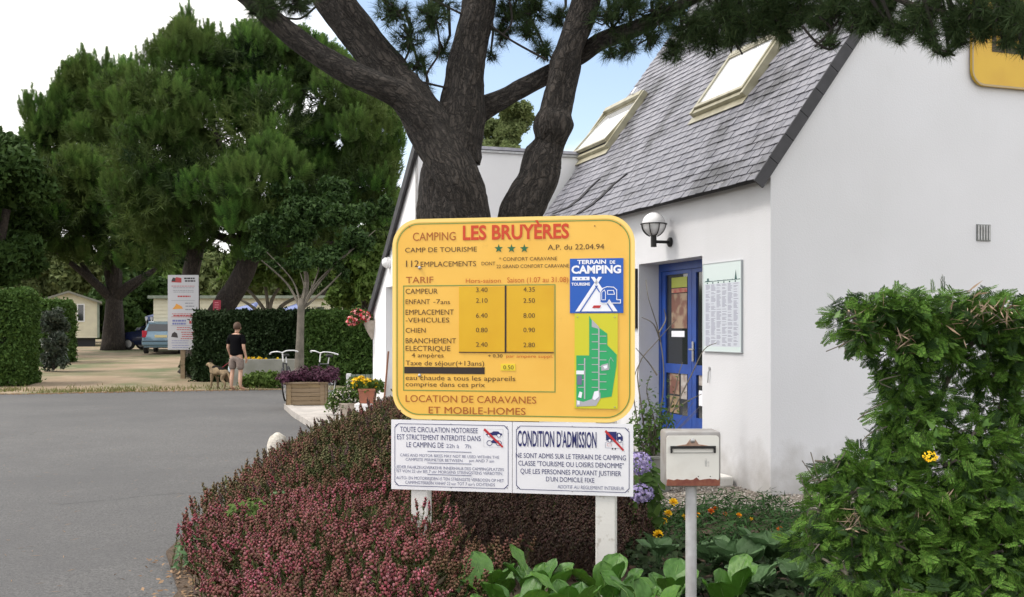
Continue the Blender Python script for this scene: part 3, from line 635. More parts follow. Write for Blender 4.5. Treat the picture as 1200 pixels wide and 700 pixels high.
# ============================================================ GABLE SIGN
def rrect(x0, x1, z0, z1, r, n=7):
    pts = []
    for cx, cz, a0 in ((x1-r, z1-r, 0), (x0+r, z1-r, 90), (x0+r, z0+r, 180), (x1-r, z0+r, 270)):
        for k in range(n+1): a = R(a0+90*k/n); pts.append((cx+r*math.cos(a), cz+r*math.sin(a)))
    return pts
def ring(mb, outer, inner, w):
    n = len(outer); mb.add([(a, w, b) for a, b in outer]+[(a, w, b) for a, b in inner], [(i, (i+1) % n, (i+1) % n+n, i+n) for i in range(n)])
def text(fr, body, x0, x1, yb, yt, m, parent, wofs=.003, bold=0, shear=0, name='lettering', lab=None, align=None, u_fix=None, th=.0008):
    cu = bpy.data.curves.new('t', 'FONT'); cu.body = body; cu.size = 1; cu.offset = bold; cu.shear = shear; cu.resolution_u = 3
    ob = bpy.data.objects.new('t', cu); me = bpy.data.meshes.new_from_object(ob)
    cu.body = 'H'; cu.offset = 0; mh = bpy.data.meshes.new_from_object(ob); capH = max(v.co.y for v in mh.vertices); bpy.data.meshes.remove(mh); bpy.data.objects.remove(ob); bpy.data.curves.remove(cu)
    xs = [v.co.x for v in me.vertices]; a, b = min(xs), max(xs)
    if u_fix: U0, U1, Z0, Z1 = u_fix
    else:
        xm = (x0+x1)/2; U0 = fr.uv(x0, yb)[0]; U1 = fr.uv(x1, yb)[0]; Z0 = fr.uv(xm, yb)[1]; Z1 = fr.uv(xm, yt)[1]
    sx = (U1-U0)/(b-a); sz = (Z1-Z0)/capH
    mb = MB(fr); mb.add([(U0+(v.co.x-a)*sx, wofs, Z0+v.co.y*sz) for v in me.vertices], [tuple(p.vertices) for p in me.polygons])
    bpy.data.meshes.remove(me); o = mk(name, mb, m, parent, fixn=False)
    if lab: o['label'] = lab
    return o
gs = thing('gable_sign', 'large rounded yellow sign with dark letters high on the white gable at top right', 'sign', GF.pt(3.4, .05, 4.13))
gu, gz = GF.uv(1135, 104)[0], GF.uv(1143, 101.5)[1]
mb = MB(GF); mb.prism(rrect(gu, gu+2.6, gz, gz+1.25, .16), .02, .05); mk('panel', mb, M['gablesign'], gs)
mb = MB(GF); ring(mb, rrect(gu, gu+2.6, gz, gz+1.25, .16), rrect(gu+.02, gu+2.58, gz+.02, gz+1.23, .14), .0525); mk('border', mb, mat('rimgreyed', srgb(170, 150, 110), .5), gs)
text(GF, 'LES', 0, 0, 0, 0, mat('gableink', srgb(60, 45, 10), .5), gs, .0535, .03, u_fix=(GF.uv(1158, 60)[0], GF.uv(1158, 60)[0]+.5, GF.uv(1170, 62)[1], GF.uv(1170, 62)[1]+.3))
# ============================================================ THE YELLOW CAMPING SIGN
SF = Fr((-.7466, 6.393, 0), (.981, -.196, 0), (-.196, -.981, 0))
sign = thing('camping_sign', 'large yellow price sign with rounded corners on two white posts above two white notice boards', 'sign', SF.pt(.75, -.06, 0))
sx0, sx1 = 0.0, SF.uv(744, 370)[0]; sz0 = SF.uv(600, 493.5)[1]; sz1 = SF.uv(600, 254.5)[1]
mb = MB(SF); mb.prism(rrect(sx0, sx1, sz0, sz1, .17, 10), -.006, 0); mk('yellow_panel', mb, M['yellow'], sign)
e = .0035
mb = MB(SF); ring(mb, rrect(sx0, sx1, sz0, sz1, .17, 10), rrect(sx0+.022, sx1-.022, sz0+.022, sz1-.022, .15, 10), .0012); mk('panel_rim', mb, M['rim'], sign)
mb = MB(SF); ring(mb, rrect(sx0+.028, sx1-.028, sz0+.028, sz1-.028, .145, 10), rrect(sx0+.034, sx1-.034, sz0+.034, sz1-.034, .14, 10), .0014); mk('green_outline', mb, M['greenline'], sign)
def r4(x0, x1, y0, y1): 
    xm, ym = (x0+x1)/2, (y0+y1)/2
    return SF.uv(x0, ym)[0], SF.uv(x1, ym)[0], SF.uv(xm, y1)[1], SF.uv(xm, y0)[1]
def panel(x0, x1, y0, y1, w0, w1, m, name, fr=SF, par=sign):
    a, b, c, d = r4(x0, x1, y0, y1); mb = MB(fr); mb.box((a, w0, c), (b, w1, d)); return mk(name, mb, m, par)
# green frame round the prices
a, b, c, d = r4(472.5, 651, 334, 459); mb = MB(SF)
sq = lambda a, b, c, d: [(a, c), (b, c), (b, d), (a, d)]
ring(mb, sq(a, b, c, d), sq(a+.006, b-.006, c+.006, d-.006), .0014); mk('price_frame', mb, M['greenline'], sign)
panel(538, 592, 336, 413, 0, .003, M['mustard'], 'price_panel'); panel(594, 649, 335, 412, 0, .003, M['mustard'], 'price_panel')
panel(591.6, 593.4, 335, 414, 0, .0045, M['dark'], 'divider'); panel(538, 649, 412.6, 413.8, 0, .0042, M['brownink'], 'price_shadow_line')
panel(474, 568, 430.3, 438.2, 0, .002, M['dark'], 'painted_bar')
B, RB_, OI, RI = M['brownink'], M['redbrown'], M['orangeink'], M['redink']
T = lambda *a, **k: text(SF, *a, parent=sign, **k)
T('CAMPING', 484, 534, 282, 272.5, m=RB_, bold=0)
T('LES BRUYÈRES', 542.5, 667, 280, 264, m=RI, bold=.028)
T('CAMP DE TOURISME', 475, 559, 295.5, 290, m=B)
T('A.P. du 22.04.94', 642, 708, 292.5, 286.5, m=B)
T('112', 476, 491, 313, 305.5, m=B)
T('EMPLACEMENTS', 493, 558, 312.5, 306.5, m=B)
T('DONT', 564.5, 580.5, 311, 307, m=B)
T('* CONFORT CARAVANE', 585, 653, 305.5, 301.5, m=B)
T('22 GRAND CONFORT CARAVANE', 582, 667, 314, 310, m=B)
T('TARIF', 476, 508, 332, 324.5, m=RB_)
T('Hors-saison', 546, 587, 331.5, 326.5, m=OI)
T('Saison (1.07 au 31.08)', 594.5, 666, 331, 325, m=OI)
T('CAMPEUR', 475.5, 513, 344.5, 338.5, m=B)
T('ENFANT', 475.5, 504, 356.5, 351, m=B); T('-7', 508, 516, 356, 351, m=B); T('ans', 516.5, 527.5, 356.5, 351.5, m=B)
T('EMPLACEMENT', 475.5, 532, 369, 363, m=B); T('-VEHICULES', 475.5, 526.5, 378, 372.5, m=B)
T('CHIEN', 475.5, 499, 390, 384.5, m=B)
T('BRANCHEMENT', 475.5, 534.5, 402.5, 396.5, m=B); T('ELECTRIQUE', 475.5, 528, 411.5, 405.5, m=B)
T('4 ampères', 482.5, 520, 419, 414, m=B)
for s_, y in (('3.40', 342.5), ('2.10', 355), ('6.40', 372.5), ('0.80', 389.5), ('2.40', 406.5)): T(s_, 558, 571.5, y, y-5.3, m=B, wofs=.0045)
for s_, y in (('4.35', 342), ('2.50', 355), ('8.00', 372.5), ('0.90', 389.5), ('2.80', 407)): T(s_, 613.5, 627, y, y-5.3, m=B, wofs=.0045)
T('+ 0.30', 572, 589, 419, 415.3, m=B, bold=.008); T('par ampere suppl.', 593.5, 648, 419.3, 415.8, m=OI)
T('Taxe de séjour(+13ans)', 475.5, 567.5, 428.5, 423, m=B)
panel(587, 604, 426.5, 434.5, 0, .0028, mat('stickeryellow', srgb(226, 200, 50), .35), 'price_sticker'); T('0.50', 590, 602, 433, 428.3, m=B, wofs=.004)
T('eau chaude a tous les appareils', 475.5, 604, 446, 440.5, m=B); T('comprise dans ces prix', 475.5, 568.5, 453.3, 448, m=B)
T('LOCATION DE CARAVANES', 475.5, 628.5, 472, 464, m=RB_); T('ET MOBILE-HOMES', 502.5, 616, 485.5, 477.5, m=RB_)
def star(mb, cx, cz, r, w):
    pts = [(cx+(r if k % 2 == 0 else r*.4)*math.sin(math.pi*k/5), w, cz+(r if k % 2 == 0 else r*.4)*math.cos(math.pi*k/5)) for k in range(10)]; mb.add(pts+[(cx, w, cz)], [(i, (i+1) % 10, 10) for i in range(10)])
for px_ in (584.5, 599.5, 614.5):
    mb = MB(SF); q = SF.uv(px_, 291.5); star(mb, q[0], q[1], .028, .003); mk('star', mb, M['greenink'], sign, fixn=False)
# blue plate
bp_ = link(bpy.data.objects.new('blue_plate', None), sign)
a, b, c, d = r4(668, 730.5, 303, 367); Wb, Hb = b-a, d-c
mb = MB(SF); mb.box((a, 0, c), (b, .005, d)); mk('plate', mb, M['blue'], bp_)
SW_ = M['signwhite']; E = .0068
def bt(s_, f0, f1, g0, g1, bold=0, m=SW_): text(SF, s_, 0, 0, 0, 0, m, bp_, E, bold, u_fix=(a+Wb*f0, a+Wb*f1, c+Hb*g0, c+Hb*g1))
bt('TERRAIN', .14, .68, .90, .97, .03); bt('DE', .75, .85, .90, .955, .03); bt('CAMPING', .03, .96, .73, .865, .04); bt('TOURISME', .03, .38, .505, .555, .03)
def poly(fr, pts, w, m, par, name, A=None, W=None, Cc=None, Hh=None):
    A, W, Cc, Hh = (a, Wb, c, Hb) if A is None else (A, W, Cc, Hh)
    mb = MB(fr); mb.add([(A+W*x, w, Cc+Hh*y) for x, y in pts], [tuple(range(len(pts)))]); return mk(name, mb, m, par, fixn=False)
poly(SF, [(.05, .60), (.37, .60), (.37, .665), (.05, .665)], E, SW_, bp_, 'rating_bar')
for f in (.12, .21, .30): 
    mb = MB(SF); star(mb, a+Wb*f, c+Hb*.632, .007, E+.001); mk('star', mb, M['blue'], bp_, fixn=False)
poly(SF, [(.50, .50), (.84, .03), (.16, .03)], E, SW_, bp_, 'tent_shape')
for (x0, y0, x1, y1, wd, mm, ee) in ((.43, .66, .86, .03, .035, SW_, .0075), (.57, .66, .14, .03, .035, SW_, .0075), (.48, .50, .80, .03, .012, M['blue'], .0084), (.52, .50, .20, .03, .012, M['blue'], .0084)):
    poly(SF, [(x0-wd, y0), (x0+wd, y0), (x1+wd, y1), (x1-wd, y1)], ee, mm, bp_, 'tent_pole')
def outline(fr, pts, wd, w, m, par, name, A, W, Cc, Hh, closed=True):
    P = [Vector((A+W*x, Cc+Hh*y)) for x, y in pts]; n = len(P); mb = MB(fr)
    for i in range(n if closed else n-1):
        p, q = P[i], P[(i+1) % n]; d_ = (q-p).normalized(); nn = Vector((-d_.y, d_.x))*wd; p2, q2 = p-d_*wd, q+d_*wd
        ww = w+(i % 2)*.0002
        mb.add([(p2.x-nn.x, ww, p2.y-nn.y), (q2.x-nn.x, ww, q2.y-nn.y), (q2.x+nn.x, ww, q2.y+nn.y), (p2.x+nn.x, ww, p2.y+nn.y)], [(0, 1, 2, 3)])
    return mk(name, mb, m, par, fixn=False)
cv = [(.57, .20), (.57, .38), (.62, .45), (.70, .48), (.82, .47), (.88, .42), (.88, .24), (.95, .24), (.95, .18), (.78, .18), (.74, .24), (.70, .18), (.60, .18)]
poly(SF, cv, .009, M['blue'], bp_, 'caravan_shape'); outline(SF, cv, .0022, .0098, SW_, bp_, 'caravan_outline', a, Wb, c, Hb)
outline(SF, [(.60, .24), (.60, .38), (.65, .42), (.67, .38), (.67, .24)], .0018, .0098, SW_, bp_, 'caravan_outline', a, Wb, c, Hb); outline(SF, [(.71, .34), (.71, .41), (.82, .41), (.84, .34)], .002, .0098, SW_, bp_, 'caravan_outline', a, Wb, c, Hb)
poly(SF, [(.42, .09), (.56, .09), (.59, .14), (.45, .14)], .0088, M['signred'], bp_, 'small_logo')
# site map
mp_ = link(bpy.data.objects.new('site_map', None), sign)
a, b, c, d = r4(673.5, 724, 367.8, 479); Wb, Hb = b-a, d-c
mb = MB(SF); mb.box((a, 0, c), (b, .005, d)); mk('map_panel', mb, M['maplime'], mp_)
PM = lambda pts, w, m, nm: poly(SF, pts, w, m, mp_, nm, a, Wb, c, Hb)
PM([(.34, .98), (.40, .93), (.52, .87), (.76, .79), (.76, .67), (.98, .57), (.97, .45), (.86, .13), (.60, .11), (.50, .03), (.04, .02), (.04, .56), (.34, .56)], .0062, M['mapgreen'], 'map_green')
PM([(.40, .94), (.56, .865), (.56, .84), (.40, .86)], .0066, M['mapgrey'], 'map_patch')
PM([(.04, .02), (.50, .03), (.60, .11), (.60, .17), (.45, .17), (.40, .10), (.20, .07), (.04, .09)], .0066, M['mapgrey'], 'map_patch')
for q in ([(.55, .85), (.58, .85), (.58, .17), (.55, .17)], [(.22, .53), (.25, .53), (.25, .10), (.22, .10)]): PM(q, .0069, M['mapgrey'], 'map_road')
for k, y in enumerate((.78, .70, .62, .53, .46, .38, .30, .22)):
    PM([(.40, y), (.55, y), (.55, y+.008), (.40, y+.008)], .0071, M['mapgrey'], 'map_road'); PM([(.58, y-.02), (.74, y-.02), (.74, y-.012), (.58, y-.012)], .0071, M['mapgrey'], 'map_road')
    if k > 3: PM([(.08, y), (.22, y), (.22, y+.008), (.08, y+.008)], .0073, M['mapgrey'], 'map_road')
PM([(.62, .46), (.78, .48), (.80, .41), (.62, .40)], .0075, M['mapgrey'], 'map_patch'); PM([(.66, .45), (.76, .46), (.76, .43), (.70, .42)], .0079, SW_, 'map_building')
PM([(.04, .36), (.22, .36), (.22, .40), (.04, .40)], .0077, SW_, 'map_building'); PM([(.06, .25), (.17, .25), (.17, .35), (.06, .35)], .0077, M['greyink'], 'map_building')
PM([(.42, .10), (.46, .18), (.56, .19), (.57, .13), (.48, .09)], .0077, SW_, 'map_building'); PM([(.08, .12), (.12, .18), (.18, .17), (.16, .11)], .0077, SW_, 'map_building'); PM([(.06, .04), (.12, .04), (.12, .08), (.06, .08)], .0077, SW_, 'map_building')
outline(SF, [(.90, .50), (.84, .54), (.80, .50), (.82, .42)], .0012, .0081, M['mapgrey'], mp_, 'map_road', a, Wb, c, Hb, False)
for x, y in ((.07, .965), (.93, .965), (.07, .02), (.93, .02)):
    mb = MB(SF); mb.lathe((a+Wb*x, .006, c+Hb*y), [(0, 0), (.004, 0), (.003, .003), (0, .003)], 8, 'y'); mk('screw', mb, M['steel'], mp_)
for (x, y) in ((492, 314), (492, 440)):
    q = SF.uv(x, y); mb = MB(SF); mb.lathe((q[0], .002, q[1]), [(0, 0), (.011, 0), (.010, .008), (.004, .013), (0, .013)], 12, 'y'); mk('bolt', mb, M['galv'], sign, True)
for (x, y) in ((697, 265), (727, 264), (469, 481), (480, 266)):
    q = SF.uv(x, y); mb = MB(SF); mb.lathe((q[0], .001, q[1]), [(0, 0), (.004, 0), (.004, .003), (0, .003)], 8, 'y'); mk('screw', mb, M['rust'], sign)
# posts
for x0, x1, lb in ((697.5, 721, None), (481, 500, None)):
    a, b = SF.uv(x0, 600)[0], SF.uv(x1, 600)[0]; mb = MB(SF); mb.box((a, -.115, -.1), (b, -.012, 2.2), .006); mk('post', mb, M['oldwhite'], sign)
# ---- two white notice boards (each a thing: screwed on under the yellow one)
def board(x0, x1, label, nm):
    Z0, Z1 = .637, 1.07
    t = thing(nm, label, 'notice board', SF.pt(SF.uv(x0, 530)[0], 0, Z0), group='white notice boards under the yellow sign')
    a, b = SF.uv(x0, 535)[0], SF.uv(x1, 535)[0]
    mb = MB(SF); mb.box((a, -.008, Z0), (b, .0, Z1)); mk('board', mb, M['whiteboard'], t)
    k = .022; q = .03; A0, B0, C0, D0 = a+k, b-k, Z0+k, Z1-k; o = []
    for off in (0, .0035):
        A, B_, C_, D_ = A0+off, B0-off, C0+off, D0-off; q2 = q*.8
        o.append([(A+q2, C_), (B_-q2, C_), (B_, C_+q2), (B_, D_-q2), (B_-q2, D_), (A+q2, D_), (A, D_-q2), (A, C_+q2)])
    mb = MB(SF); ring(mb, o[0], o[1], .0015); mk('border_line', mb, M['navy'], t)
    for x, z in ((a+.03, Z0+.03), (b-.03, Z0+.03), (a+.03, Z1-.03), (b-.03, Z1-.03), ((a+b)/2, Z0+.02), ((a+b)/2, Z1-.02)):
        mb = MB(SF); mb.lathe((x, .0, z), [(0, 0), (.004, 0), (.003, .002), (0, .0025)], 8, 'y'); mk('screw', mb, M['steel'], t)
    return t, a, b, Z0, Z1
t1, a1_, b1_, z0_, z1_ = board(458.5, 600, 'white notice board banning motor traffic, left of the pair under the yellow sign', 'notice_board')
NV, GI = M['navy'], M['greyink']
Q = lambda s_, x0, x1, yb, yt, m=NV, par=None, **k: text(SF, s_, x0, x1, yb, yt, m, par or t1, .002, **k)
Q('TOUTE CIRCULATION MOTORISEE', 469, 560, 507, 501); Q('EST STRICTEMENT INTERDITE DANS', 465.5, 563.5, 516, 510); Q('LE CAMPING DE', 476.5, 520, 524.5, 518.5)
Q('22h à', 523, 538, 525, 520.5, m=GI); Q('7h', 545, 552, 525.5, 521, m=GI)
Q('CARS AND MOTOR BIKES MAY NOT BE USED WITHIN THE', 469, 585, 536.3, 533, m=GI); Q('CAMPSITE PERIMETER BETWEEN', 475.5, 542, 540.8, 537.5, m=GI); Q('pm AND 7 am', 550, 579, 541.8, 538.5, m=GI)
Q('JEDER FAHRZEUGVERKEHR INNERHALB DES CAMPINGPLATZES', 464.5, 590.5, 550.5, 547, m=GI); Q('IST VON 22 uhr BIS 7 uhr MORGENS STRENGSTENS VERBOTEN.', 465, 589.5, 555.2, 551.8, m=GI)
Q('AUTO- EN MOTORRIJDEN IS TEN STRENGSTE VERBODEN OP HET', 464.5, 590.5, 563.3, 559.8, m=GI); Q('CAMPINGTERREIN VANAF 22 uur TOT 7 uur\'s OCHTENDS', 475, 580, 568.5, 565, m=GI)
for y in (529.8, 543.5, 557): 
    A, B_ = SF.uv(501, y)[0], SF.uv(552.5, y)[0]; z = SF.uv(526, y)[1]; mb = MB(SF); mb.box((A, .001, z), (B_, .002, z+.0035)); mk('rule_line', mb, GI, t1)
def picto(par, x0, x1, y0, y1, kind):
    A, B_, Cc, Dd = *(SF.uv(x, (y0+y1)/2)[0] for x in (x0, x1)), SF.uv((x0+x1)/2, y1)[1], SF.uv((x0+x1)/2, y0)[1]; W_, H_ = B_-A, Dd-Cc
    f = link(bpy.data.objects.new('pictogram', None), par)
    o = lambda pts, wd, w, m, nm, cl=True: outline(SF, pts, wd, w, m, f, nm, A, W_, Cc, H_, cl)
    p = lambda pts, w, m, nm: poly(SF, pts, w, m, f, nm, A, W_, Cc, H_)
    circ = lambda x, y, r, n=12: [(x+r*math.cos(2*math.pi*k/n), y+r*1.0*math.sin(2*math.pi*k/n)) for k in range(n)]
    if kind == 0:
        o([(0, 0), (1, 0), (1, 1), (0, 1)], .0006, .0015, M['mapgrey'], 'border_line')
        p([(.1, .68), (.2, .78), (.4, .80), (.5, .88), (.75, .88), (.85, .78), (.95, .76), (.95, .66), (.1, .66)], .002, NV, 'car_shape')
        for x in (.28, .78): p(circ(x, .65, .09), .0026, SW_, 'wheel_shape'); o(circ(x, .65, .09), .0012, .0029, NV, 'wheel_shape')
        for x in (.3, .78): o(circ(x, .22, .14), .0018, .0024, NV, 'wheel_shape')
        p([(.35, .28), (.5, .42), (.72, .38), (.8, .30), (.62, .22), (.5, .22)], .0024, NV, 'motorbike_shape')
    else:
        p([(.05, .50), (.05, .95), (.62, .95), (.62, .50)], .002, NV, 'lorry_shape'); p([(.64, .50), (.64, .90), (.80, .90), (.95, .72), (.95, .50)], .002, NV, 'lorry_shape'); p([(.70, .70), (.70, .85), (.78, .85), (.86, .72)], .0024, SW_, 'lorry_window')
        for x in (.25, .78): p(circ(x, .50, .09), .0028, SW_, 'wheel_shape'); o(circ(x, .50, .08), .0014, .0031, NV, 'wheel_shape')
        o([(.02, .12), (.95, .12), (.95, .40), (.85, .44), (.10, .44), (.02, .38)], .0009, .0019, M['greyink'], 'caravan_outline'); o([(.12, .22), (.35, .22), (.35, .34), (.12, .34)], .0007, .0021, M['signred'], 'caravan_outline')
        for x in (.40, .55): p(circ(x, .08, .04), .0022, M['dark'], 'wheel_shape')
    p([(-.02, .94), (.06, 1.04), (1.02, .05), (.96, -.03)], .0035, M['signred'], 'red_bar')
picto(t1, 567, 589.5, 503, 524, 0)
t2, *_ = board(600.7, 742, 'white notice board headed CONDITION D\'ADMISSION, right of the pair under the yellow sign', 'notice_board')
Q('CONDITION D\'ADMISSION', 606.5, 699, 523.8, 506, par=t2, bold=.016)
Q('NE SONT ADMIS SUR LE TERRAIN DE CAMPING', 604.5, 733.5, 538, 532.3, par=t2); Q('CLASSE "TOURISME OU LOISIRS DENOMME"', 607.5, 731, 547.2, 541.5, par=t2)
Q('QUE LES PERSONNES POUVANT JUSTIFIER', 610, 728, 556.5, 550.8, par=t2); Q('D\'UN DOMICILE FIXE', 640, 696.5, 565, 559.5, par=t2); Q('ADDITIF AU REGLEMENT INTERIEUR', 653.5, 731.5, 573.5, 569.5, par=t2, m=GI)
picto(t2, 709, 731, 505, 528, 1)

# ============================================================ LETTERBOX
mY = 5.0; mx0, mx1 = (780-600)/F*mY, (845.5-600)/F*mY; mz0, mz1 = CAMZ-(571-385)/F*mY, CAMZ-(506-385)/F*mY
lb = thing('letterbox', 'cream metal letterbox with rusty bottom edge on a grey pole near the house', 'letterbox', ((mx0+mx1)/2, mY+.08, 0))
MFb = Fr((mx0, mY, mz0), (1, .03, 0), (.03, -1, 0)); W_, H_ = mx1-mx0, mz1-mz0
mb = MB(MFb); mb.box((0, -.16, 0), (W_, 0, H_), .014); mk('case', mb, mat('casegrey', (.27, .265, .26), .6, (.19, .17, .155), 9, 6), lb, 40)
mb = MB(MFb); mb.add([], []); 
vs = [(u, .004, z) for u, z in rrect(.005, W_-.012, .034, H_-.018, .012, 4)]
dr = rrect(.004, W_-.012, .03, H_-.02, .014, 4); mb.prism(dr, -.001, .006); mk('front_door', mb, M['boxwhite'], lb)
pts = [(.004, .008), (W_-.008, .006), (W_-.008, .040)]+[(W_-.012-k*(W_-.02)/16, .032+.008*abs(math.sin(k*1.1))+(.008 if k in (3, 7) else 0)) for k in range(17)]
mb = MB(MFb); mb.prism(pts, -.001, .0085); mk('rusty_edge', mb, M['rust'], lb)
mb = MB(MFb); zt_ = H_*.70; mb.box((.022, .006, zt_), (W_-.03, .020, zt_+.012)); mb.box((.022, .006, zt_-.022), (.030, .018, zt_)); mb.box((W_-.038, .006, zt_-.022), (W_-.030, .018, zt_)); mk('slot_hood', mb, M['metaldark'], lb)
mb = MB(MFb); mb.box((.034, .006, zt_-.020), (W_-.042, .009, zt_-.002)); mk('flap', mb, M['boxwhite'], lb); 
mb = MB(MFb); mb.box((.034, .006, zt_-.0225), (W_-.042, .0098, zt_-.0205)); mk('flap_edge', mb, M['greyboard'], lb)
mb = MB(MFb); c_ = W_*.48; mb.prism([(.05, zt_+.012), (W_-.06, zt_+.012), (c_+.03, zt_+.02), (c_+.012, zt_+.045), (c_-.012, zt_+.045), (c_-.03, zt_+.02)], .006, .0085); mk('rust_stain', mb, mat('rustlight', (.27, .15, .10), .8, (.4, .3, .24), 30, 6), lb)
mb = MB(MFb); mb.lathe((c_, .008, zt_+.038), [(0, 0), (.012, 0), (.011, .006), (.006, .01), (0, .01)], 14, 'y'); mk('lock', mb, M['steel'], lb, 40)
mb = MB(MFb)
for x, z in ((W_*.585, .052), (W_*.80, .052)): mb.lathe((x, .0055, z), [(0, 0), (.0028, 0), (.0028, .0015), (0, .0015)], 8, 'y')
mk('rivet', mb, M['metaldark'], lb)
mb = MB(MFb); mb.box((W_*.70, .0062, H_*.37), (W_*.74, .0068, H_*.52)); mb.box((W_*.75, .0062, H_*.36), (W_*.78, .0068, H_*.46)); mk('scuff_mark', mb, mat('scuff', (.42, .42, .40), .6, (.6, .59, .55), 60, 5, lo=.5, hi=.6), lb)
mb = MB(); mb.tube([((mx0+mx1)/2, mY+.07, -.1), ((mx0+mx1)/2, mY+.07, mz0)], .0275, 20); mk('pole', mb, M['galv'], lb, 40)
# white painted stone at the road edge
mb = MB(); rings = []
base = at(325, 551, 11.9)
for k in range(9):
    t = k/8; z = .03+.40*t; r = .12*(1-.12*t)*(1-t**10)**.5 if k < 8 else .02
    rings.append([(base.x+r*(1+.1*math.sin(3*a+k))*math.cos(a), base.y+r*math.sin(a), z) for a in [2*math.pi*j/12 for j in range(12)]])
mb.loft(rings); tag(mk('marker_stone', mb, M['claywhite2'], smooth=True), 'white painted marker stone at the tarmac edge behind the heather', 'marker stone')
# ============================================================ NEAR PINE (twin trunks)
def smooth_path(pts, n):
    P = [Vector(p) for p in pts]; out = []
    for i in range(len(P)-1):
        p0, p1, p2, p3 = P[max(i-1, 0)], P[i], P[i+1], P[min(i+2, len(P)-1)]
        for k in range(n):
            t = k/n; out.append(.5*((2*p1)+(p2-p0)*t+(2*p0-5*p1+4*p2-p3)*t*t+(3*p1-p0-3*p2+p3)*t**3))
    out.append(P[-1]); return out
def limb(pxs, n=8, seg=40, amp=.09, seed=0):
    """pxs: (px, py, Y, width_px)"""
    pts = [at(a, b, Y) for a, b, Y, w_ in pxs]; rad = [w_/2*Y/F for a, b, Y, w_ in pxs]
    path = smooth_path(pts, n); rr_ = []
    for i in range(len(pxs)-1):
        for k in range(n): t = k/n; rr_.append(rad[i]+(rad[i+1]-rad[i])*(t*t*(3-2*t)))
    rr_.append(rad[-1]); L_ = [0]
    for a, b in zip(path, path[1:]): L_.append(L_[-1]+(b-a).length)
    def disp(i, k, t):
        s_ = L_[i]; r = rr_[i]
        v = Vector((math.cos(t)*r*14+seed, math.sin(t)*r*14, s_*2.6))
        a = noise.noise(v*1.0); b = noise.noise(v*2.3+Vector((5, 0, 0))); c_ = noise.noise(Vector((math.cos(t)*1.2, math.sin(t)*1.2, s_*2.0+seed)))
        ridge = 1-abs(a)*2.2
        return 1+amp*(ridge*.55+b*.35+.3*noise.noise(v*5.1))+c_*.15
    mb = MB(); mb.tube(path, rr_, seg, disp=disp);     co = []
    for i in range(len(path)):
        for k in range(seg): t = 2*math.pi*k/seg; co.append((math.cos(t)*rr_[i]+seed, math.sin(t)*rr_[i], L_[i]))
    mb.co = co; return mb, path, rr_
pine = thing('pine_tree', 'big near pine with two thick rough trunks rising behind the yellow sign', 'tree', (-.3, 8.2, 0))
TY = 8.2
limbs = [
 ('trunk', [(535, 645, TY, 112), (534, 500, TY, 90), (532, 330, TY, 78), (528, 262, TY, 72), (524, 215, TY, 62), (532, 165, TY, 56), (541, 128, TY, 48)], 64, .075),
 ('trunk', [(592, 640, TY+.05, 84), (600, 480, TY+.05, 60), (603, 330, TY+.05, 52), (612, 250, TY+.05, 50), (629, 212, TY+.05, 46), (634, 190, TY+.05, 44), (644, 168, TY+.05, 36), (649, 145, TY, 45), (652, 128, TY, 36), (659, 95, TY, 34), (663, 74, TY, 37), (669, 55, TY, 32), (684, 10, TY, 31), (700, -60, TY-.1, 32), (720, -200, TY-.3, 26), (740, -420, TY-.4, 14)], 56, .08),
 ('limb', [(540, 230, TY-.10, 26), (520, 170, TY-.12, 36), (500, 142, TY-.15, 36), (472, 114, TY-.2, 32), (440, 98, TY-.25, 29), (400, 80, TY-.25, 27), (350, 48, TY-.3, 25), (285, -8, TY-.4, 21), (220, -70, TY-.5, 18), (150, -170, TY-.6, 12)], 40, .08),
 ('limb', [(562, 330, TY-.06, 24), (551, 262, TY-.10, 48), (535, 208, TY-.12, 56), (510, 162, TY-.10, 50), (486, 122, TY-.06, 45), (462, 92, TY, 43), (432, 55, TY, 42), (395, 5, TY, 42), (360, -60, TY, 36), (330, -180, TY, 26), (320, -330, TY, 12)], 44, .08),
 ('limb', [(470, 100, TY-.02, 22), (448, 62, TY-.06, 22), (418, 20, TY-.1, 22), (400, -20, TY-.15, 20), (380, -150, TY-.2, 14)], 30, .08),
 ('limb', [(536, 190, TY+.02, 56), (540, 140, TY+.02, 52), (546, 85, TY+.02, 42), (552, 45, TY, 38), (562, -5, TY, 38), (570, -120, TY, 32), (575, -300, TY, 18)], 52, .08),
 ('limb', [(540, 150, TY+.12, 34), (566, 128, TY+.15, 27), (600, 110, TY+.15, 21), (640, 88, TY+.2, 20), (680, 66, TY+.15, 19), (705, 48, TY+.05, 19), (745, 34, TY-.1, 18), (790, 10, TY-.3, 14), (840, -12, TY-.5, 11), (930, -25, TY-.9, 9), (1000, -20, TY-1.2, 7)], 32, .08),
 ('limb', [(700, -60, TY-.1, 24), (780, -55, TY-.6, 18), (900, -50, TY-1.1, 13), (1000, -25, TY-1.4, 9), (1070, 6, TY-1.6, 6), (1130, 18, TY-1.7, 5.5), (1200, 27, TY-1.8, 5), (1290, 30, TY-1.9, 3)], 20, .08)]
for k, (nm, px_, seg, amp) in enumerate(limbs):
    mb, path, rr_ = limb(px_, 12, seg, amp*1.5, k*7.3); o_ = mk(nm, mb, M['bark'], pine, smooth=True)
    at__ = o_.data.attributes.new('barkco', 'FLOAT_VECTOR', 'POINT'); at__.data.foreach_set('vector', np.array(mb.co, np.float32).ravel())
